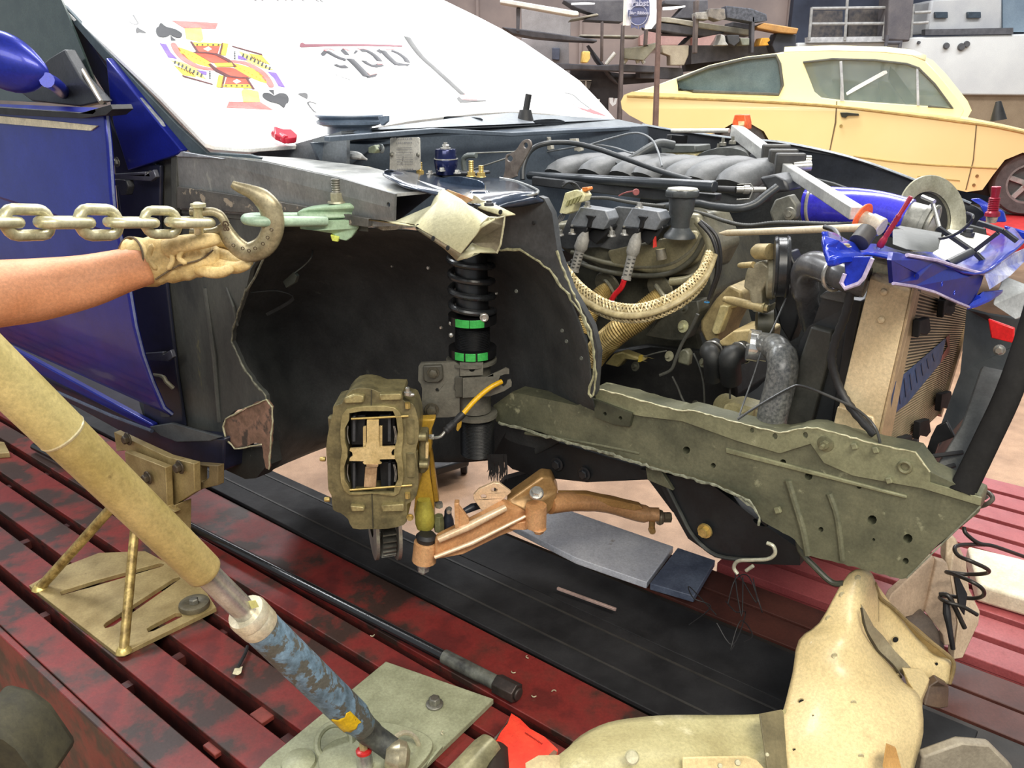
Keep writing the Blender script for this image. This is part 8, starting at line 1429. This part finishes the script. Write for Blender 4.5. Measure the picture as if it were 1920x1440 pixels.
for x, y, r, yy in [(665, 1060, 17, 1.155), (625, 1330, 9, 1.09), (1205, 915, 10, 1.245), (1425, 852, 10, 1.345), (1195, 715, 18, 1.325), (730, 1140, 6, 1.12)]:
    m = M(); p = SK_(x, y, yy); s = pr(1/3, p); m.lathe(p, Vector((0, -1, .2)), [(0, r*s*1.15), (.0015, r*s)], 16); m2 = M(); m2.lathe(p+Vector((0, -.0016, 0)), Vector((0, -1, .2)), [(0, r*s*.9), (.0006, r*s*.85)], 16); o = ob('hole_rim', m, CUTD, cp1); ob('drain_hole', m2, HOLE, o)
for x, y, yy in [(982, 368, 1.318), (897, 462, 1.30), (820, 594, 1.262), (852, 805, 1.185), (958, 1070, 1.11), (1000, 1370, 1.035)]:
    m = M(); p = SK_(x, y, yy); s = pr(1/3, p); m.lathe(p, Vector((0, -1, .2)), [(0, 18*s), (.0018, 15*s), (.001, 10*s)], 16); ob('weld_dimple', m, mat('weld_dimple', (204, 194, 156), rough=.35), cp1)
m = M(); m.slab([n9(*p) for p in [(1270, 930, 1.26), (1390, 940, 1.28), (1380, 990, 1.28), (1350, 1060, 1.24), (1345, 1240, 1.18), (1300, 1440, 1.12), (1240, 1440, 1.09), (1320, 1100, 1.2), (1310, 1010, 1.22)]], Y1*.03); ob('side_flange', m, CUT, cp1, bev=.004)
m = M(); m.slab([n9(*p) for p in [(1385, 985, 1.3), (1440, 950, 1.3), (1500, 985, 1.32), (1495, 1100, 1.3), (1440, 1110, 1.28), (1360, 1090, 1.26)]], Y1*.02); ob('dark_tab', m, mat('brown_shadow_tab', (104, 84, 66), (80, 64, 52), rough=.5), cp1, bev=.003)
m = M(); m.slab([n9(*p) for p in [(1130, 1440, 1.03), (1150, 1310, 1.06), (1200, 1330, 1.07), (1230, 1440, 1.05)]], Y1*.004); ob('orange_patch', m, mat('orange_tan_patch', (206, 160, 96), (186, 140, 78), rough=.45), cp1)
# second cut panel (wheel-arch dome) at the bottom
z8b = zo(640, 960, 3)
cp2 = thing('cut_arch_panel', 'low domed beige wheel-arch cutting lying at the bottom centre', 'panel', PY(1200, 1440, 1.1))
rows = [
 [(1060, 1410, 1.10), (1090, 1380, 1.12), (1140, 1356, 1.14), (1200, 1346, 1.16), (1260, 1342, 1.17), (1340, 1342, 1.18), (1420, 1340, 1.18), (1475, 1330, 1.18)],
 [(1020, 1440, 1.05), (1090, 1410, 1.06), (1150, 1392, 1.08), (1220, 1386, 1.09), (1290, 1386, 1.10), (1350, 1386, 1.12), (1410, 1380, 1.14), (1470, 1380, 1.14)],
 [(1010, 1500, 1.0), (1080, 1480, 1.0), (1150, 1460, 1.0), (1220, 1452, 1.02), (1290, 1450, 1.03), (1350, 1452, 1.05), (1420, 1450, 1.07), (1490, 1450, 1.08)],
 [(1010, 1600, .96), (1080, 1600, .95), (1150, 1600, .95), (1220, 1600, .96), (1290, 1600, .97), (1350, 1600, .98), (1420, 1600, 1.0), (1490, 1600, 1.02)]]
R3 = [cr([PY(*p) for p in r], 3) for r in rows]; C2 = [cr(c, 3) for c in zip(*R3)]; m = M(); m.grid([list(r) for r in zip(*C2)]); ob('domed_skin', m, mat('olive_beige_panel', (188, 180, 134), (164, 154, 110), sc_=3, rough=.48, c3=(214, 206, 166), thr=.58, sc3=4, soft=.1), cp2, sol=.003, smooth=60)
m = M(); m.slab([PY(*p) for p in [(1280, 1422, 1.035), (1400, 1420, 1.05), (1420, 1428, 1.05), (1440, 1450, 1.04), (1280, 1450, 1.02)]], Y1*.004); ob('pale_patch', m, CUT, cp2, bev=.001)
m = M(); m.slab([PY(*p) for p in [(985, 1440, 1.0), (1010, 1425, 1.02), (1050, 1424, 1.03), (1050, 1450, 1.0)]], Y1*.01); ob('corner_lip', m, CUTD, cp2, bev=.002)
for x, y, w in [(1185, 1420, 14), (1383, 1430, 6), (1350, 1436, 5), (1438, 1415, 4)]:
    m = M(); p = PY(x, y, 1.02); s = pr(1, p); m.lathe(p, Vector((0, -.7, .7)), [(0, w*s), (.003, w*.8*s), (.0035, w*.3*s)], 16); ob('bolt_boss', m, mat('pale_boss', (206, 200, 168), (150, 146, 110), rough=.4), cp2)
m = M(); m.slab([PY(*p) for p in [(1425, 1345, 1.12), (1470, 1336, 1.15), (1478, 1450, 1.06), (1440, 1450, 1.04)]], Y1*.01); ob('dark_end', m, mat('brown_olive_end', (122, 112, 82), (96, 88, 64), rough=.5), cp2, bev=.002)
# beige cardboard-like ramp block at right
bx = thing('beige_wedge', 'tan painted steel wedge box under the rail tip with black spiral wire', 'box', PY(1760, 1240, 1.7))
TAN = mat('dusty_tan_paint', (186, 162, 138), (164, 142, 120), sc_=5, rough=.55, c3=(120, 100, 84), thr=.68, sc3=9); z7 = zo(1660, 820, 891/260)
def n7(x, y, yy): q = z7([(x, y)])[0]; return PY(q[0], q[1], yy)
m = M(); m.slab([n7(*p) for p in [(300, 770, 1.62), (330, 790, 1.62), (260, 1120, 1.56), (120, 1160, 1.52), (10, 1080, 1.5), (40, 1010, 1.52)]], Y1*.02); ob('left_face', m, TAN, bx, bev=.002)
m = M(); m.slab([n7(*p) for p in [(330, 790, 1.61), (400, 810, 1.6), (420, 900, 1.58), (460, 1200, 1.5), (440, 1330, 1.48), (380, 1340, 1.48), (370, 1270, 1.49), (255, 1120, 1.55)]], Y1*.02); ob('middle_face', m, TAN, bx, bev=.002)
m = M(); m.slab([n7(*p) for p in [(400, 640, 1.66), (455, 650, 1.66), (520, 800, 1.66), (540, 980, 1.62), (610, 1120, 1.58), (600, 1200, 1.56), (500, 1420, 1.5), (440, 1430, 1.49), (470, 1200, 1.52), (420, 880, 1.6), (390, 790, 1.63)]], Y1*.03); ob('right_face', m, mat('pale_tan_paint', (204, 184, 156), (186, 164, 136), sc_=4, rough=.5), bx, bev=.003)
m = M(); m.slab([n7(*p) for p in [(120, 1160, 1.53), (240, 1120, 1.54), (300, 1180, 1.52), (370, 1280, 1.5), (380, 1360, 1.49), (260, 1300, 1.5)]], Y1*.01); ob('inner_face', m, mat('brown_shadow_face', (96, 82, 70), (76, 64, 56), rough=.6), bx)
# spiral wire
t = thing('coiled_cord', 'black coiled cord hanging in wide loops beside the rail tip', 'cord', n7(420, 1360, 1.46))
L = [(610, 440, 1.60), (660, 430, 1.56), (690, 390, 1.54), (660, 355, 1.56), (630, 350, 1.6)]
BW = mat('black_cord', (46, 42, 38), (34, 31, 28), rough=.4)
m = M(); m.tube(cr([n7(*p) for p in [(505, 580, 1.55), (520, 620, 1.54), (600, 680, 1.54), (700, 700, 1.55), (900, 770, 1.6)]], 5), .0042, 10); m.tube(cr([n7(*p) for p in [(640, 690, 1.56), (500, 690, 1.52), (446, 710, 1.5), (470, 760, 1.48), (560, 800, 1.46), (660, 850, 1.47), (640, 875, 1.5), (520, 880, 1.54), (395, 865, 1.54), (440, 880, 1.5), (540, 920, 1.46), (620, 970, 1.45), (630, 1015, 1.47), (560, 1035, 1.5), (400, 1020, 1.52), (350, 1030, 1.5), (400, 1060, 1.47), (500, 1090, 1.46), (590, 1140, 1.46)]], 6), .0042, 10); m.tube(cr([n7(*p) for p in [(350, 1010, 1.5), (400, 1015, 1.49), (440, 1080, 1.48), (510, 1225, 1.47)]], 4), .005, 10); ob('loops', m, BW, t, smooth=60)
m = M(); m.tube([n7(390, 1060, 1.48), n7(395, 1130, 1.47), n7(410, 1210, 1.46), n7(435, 1360, 1.45)], [.006, .008, .006, .005], 10); ob('plug', m, RUB, t)
m = M(); m.slab([n7(*p) for p in [(445, 890, 1.5), (480, 910, 1.5), (530, 1010, 1.49), (510, 1150, 1.47), (480, 1100, 1.47), (460, 980, 1.49)]], Y1*.01); ob('dark_strap', m, RUB, t, bev=.002)
m = M(); m.tube(cr([n7(*p) for p in [(590, 450, 1.62), (650, 430, 1.6), (690, 395, 1.6), (665, 358, 1.62), (635, 352, 1.63)]], 5), .005, 10); m.tube(cr([n7(*p) for p in [(530, 330, 1.66), (560, 305, 1.66), (600, 340, 1.65), (645, 395, 1.64)]], 4), .008, 10); m.tube(cr([n7(*p) for p in [(505, 350, 1.66), (520, 320, 1.66), (545, 345, 1.66), (570, 370, 1.65)]], 4), .004, 8); ob('hook_end', m, mat('dirty_steel_hook', (110, 104, 92), (76, 72, 64), rough=.4, metal=.5), None, 'small dirty steel hook fastening at the front tip of the rail', 'hook')
# orange-red cutting tool + grey pipe at bottom
t = thing('power_tool', 'bright red-orange scuffed power tool head lying on the red deck', 'tool', PZ(985, 1400, 0))
z2 = zo(480, 1100, 1920/580)
def n2(x, y, z): q = z2([(x, y)])[0]; return PZ(q[0], q[1], z)
m = M(); m.slab([n2(x, y, .05) for x, y in [(1585, 785), (1640, 820), (1700, 880), (1790, 930), (1875, 1010), (1870, 1040), (1820, 1080), (1700, 1090), (1660, 1150), (1640, 1300), (1560, 1300), (1570, 1100), (1560, 1040), (1520, 990), (1480, 975), (1520, 900), (1560, 850)]], -UP*.04); ob('tool_body', m, mat('scuffed_orange_red', (244, 72, 48), (226, 56, 38), sc_=14, rough=.45, c3=(170, 40, 28), thr=.66, sc3=30), t, bev=.006, seg=3)
m = M(); m.slab([n2(x, y, .052) for x, y in [(1820, 1045), (1850, 1018), (1870, 1030), (1850, 1070)]], UP*.002); ob('worn_patch', m, mat('worn_brown_patch', (150, 110, 86), rough=.6), t)
m = M(); m.slab([n2(x, y, .05) for x, y in [(1560, 840), (1580, 800), (1530, 880), (1480, 960), (1460, 960)]], -UP*.03); ob('guard_edge', m, DSTEEL, t, bev=.001)
m = M(); a = n2(1668, 905, .051); d = (n2(1790, 985, .051)-a).normalized(); n_ = UP.cross(d).normalized()
for k in range(14): 
    c = a+d*(k+.5)*.0032; m.box(c, d*.0010, n_*.0016*(1 if k % 3 else .6), UP*.0006)
ob('raised_print', m, mat('dark_red_print', (170, 36, 26), rough=.5), t, kind='stuff', smooth=0)
t = thing('grey_pipe', 'olive-grey steel tube end with dark mouth beside the orange-red tool', 'pipe', PZ(900, 1430, 0))
m = M(); a = n2(1460, 985, .05); b = n2(1250, 1220, .035); d = (b-a).normalized(); m.lathe(a, d, [(-.004, .02), (0, .026), (.02, .03), (.2, .034), (.34, .036)], 28); ob('tube', m, mat('brushed_olive_tube', (172, 166, 128), (120, 116, 88), sc_=6, rough=.35, metal=.4, stretch=(1, 1, 1)), t)
m = M(); a = n2(1500, 1000, .03); m.lathe(a, n2(1500, 1200, .03)-a, [(0, .018), (.02, .028), (.16, .032)], 24); ob('dark_sleeve', m, mat('dark_brown_sleeve', (48, 34, 26), (32, 24, 20), rough=.5), t)
# left-side scraps on the deck
m = M(); m.tube(cr([PZ(x, y, .01) for x, y in [(464, 1212), (460, 1225), (452, 1240), (446, 1252)]], 4), .004, 8); o = ob('cable_stub', m, RUB, None, 'short black wire stub with pale torn tag on the deck left of the ram', 'scrap'); m = M(); m.slab([PZ(x, y, .008) for x, y in [(440, 1254), (455, 1250), (452, 1262), (446, 1266), (436, 1264)]], UP*.001); ob('pale_tag', m, mat('cream_tag', (226, 216, 180), rough=.6), o)
m = M(); p = onram(478)+UP*.03; m.slab([p+Vector((0, -.02, .02)), p+Vector((.012, -.02, .022)), p+Vector((.016, -.02, .01)), p+Vector((.004, -.02, .006))], Y1*.001); ob('leaf_scrap', m, mat('yellow_scrap', (212, 206, 130), rough=.6), None, 'tiny yellow paper scrap at the ram collar', 'scrap')
# blurred dark object at bottom-left corner
m = M(); m.slab([PY(x, y, 1.0) for x, y in [(-60, 1360), (-10, 1372), (40, 1410), (90, 1480), (-60, 1520)]], Y1*.1); ob('floor_mat', m, mat('dark_olive_thing', (70, 66, 46), (46, 44, 32), rough=.7), None, 'dark olive bundle on the floor at the bottom left corner', 'bundle', bev=.02)
m = M(); m.slab([PY(x, y, 1.15) for x, y in [(1730, 1420), (1800, 1395), (1860, 1400), (1900, 1440), (1900, 1480), (1720, 1480)]], Y1*.02); ob('sheet_scrap', m, mat('grey_beige_scrap', (170, 160, 140), (150, 140, 122), sc_=6, rough=.5), None, 'grey-beige scrap of sheet metal at the bottom right', 'scrap', bev=.004)
print('objects', len(bpy.data.objects), 'tris', sum(len(o.data.polygons)*2 for o in bpy.data.objects if o.type == 'MESH'))
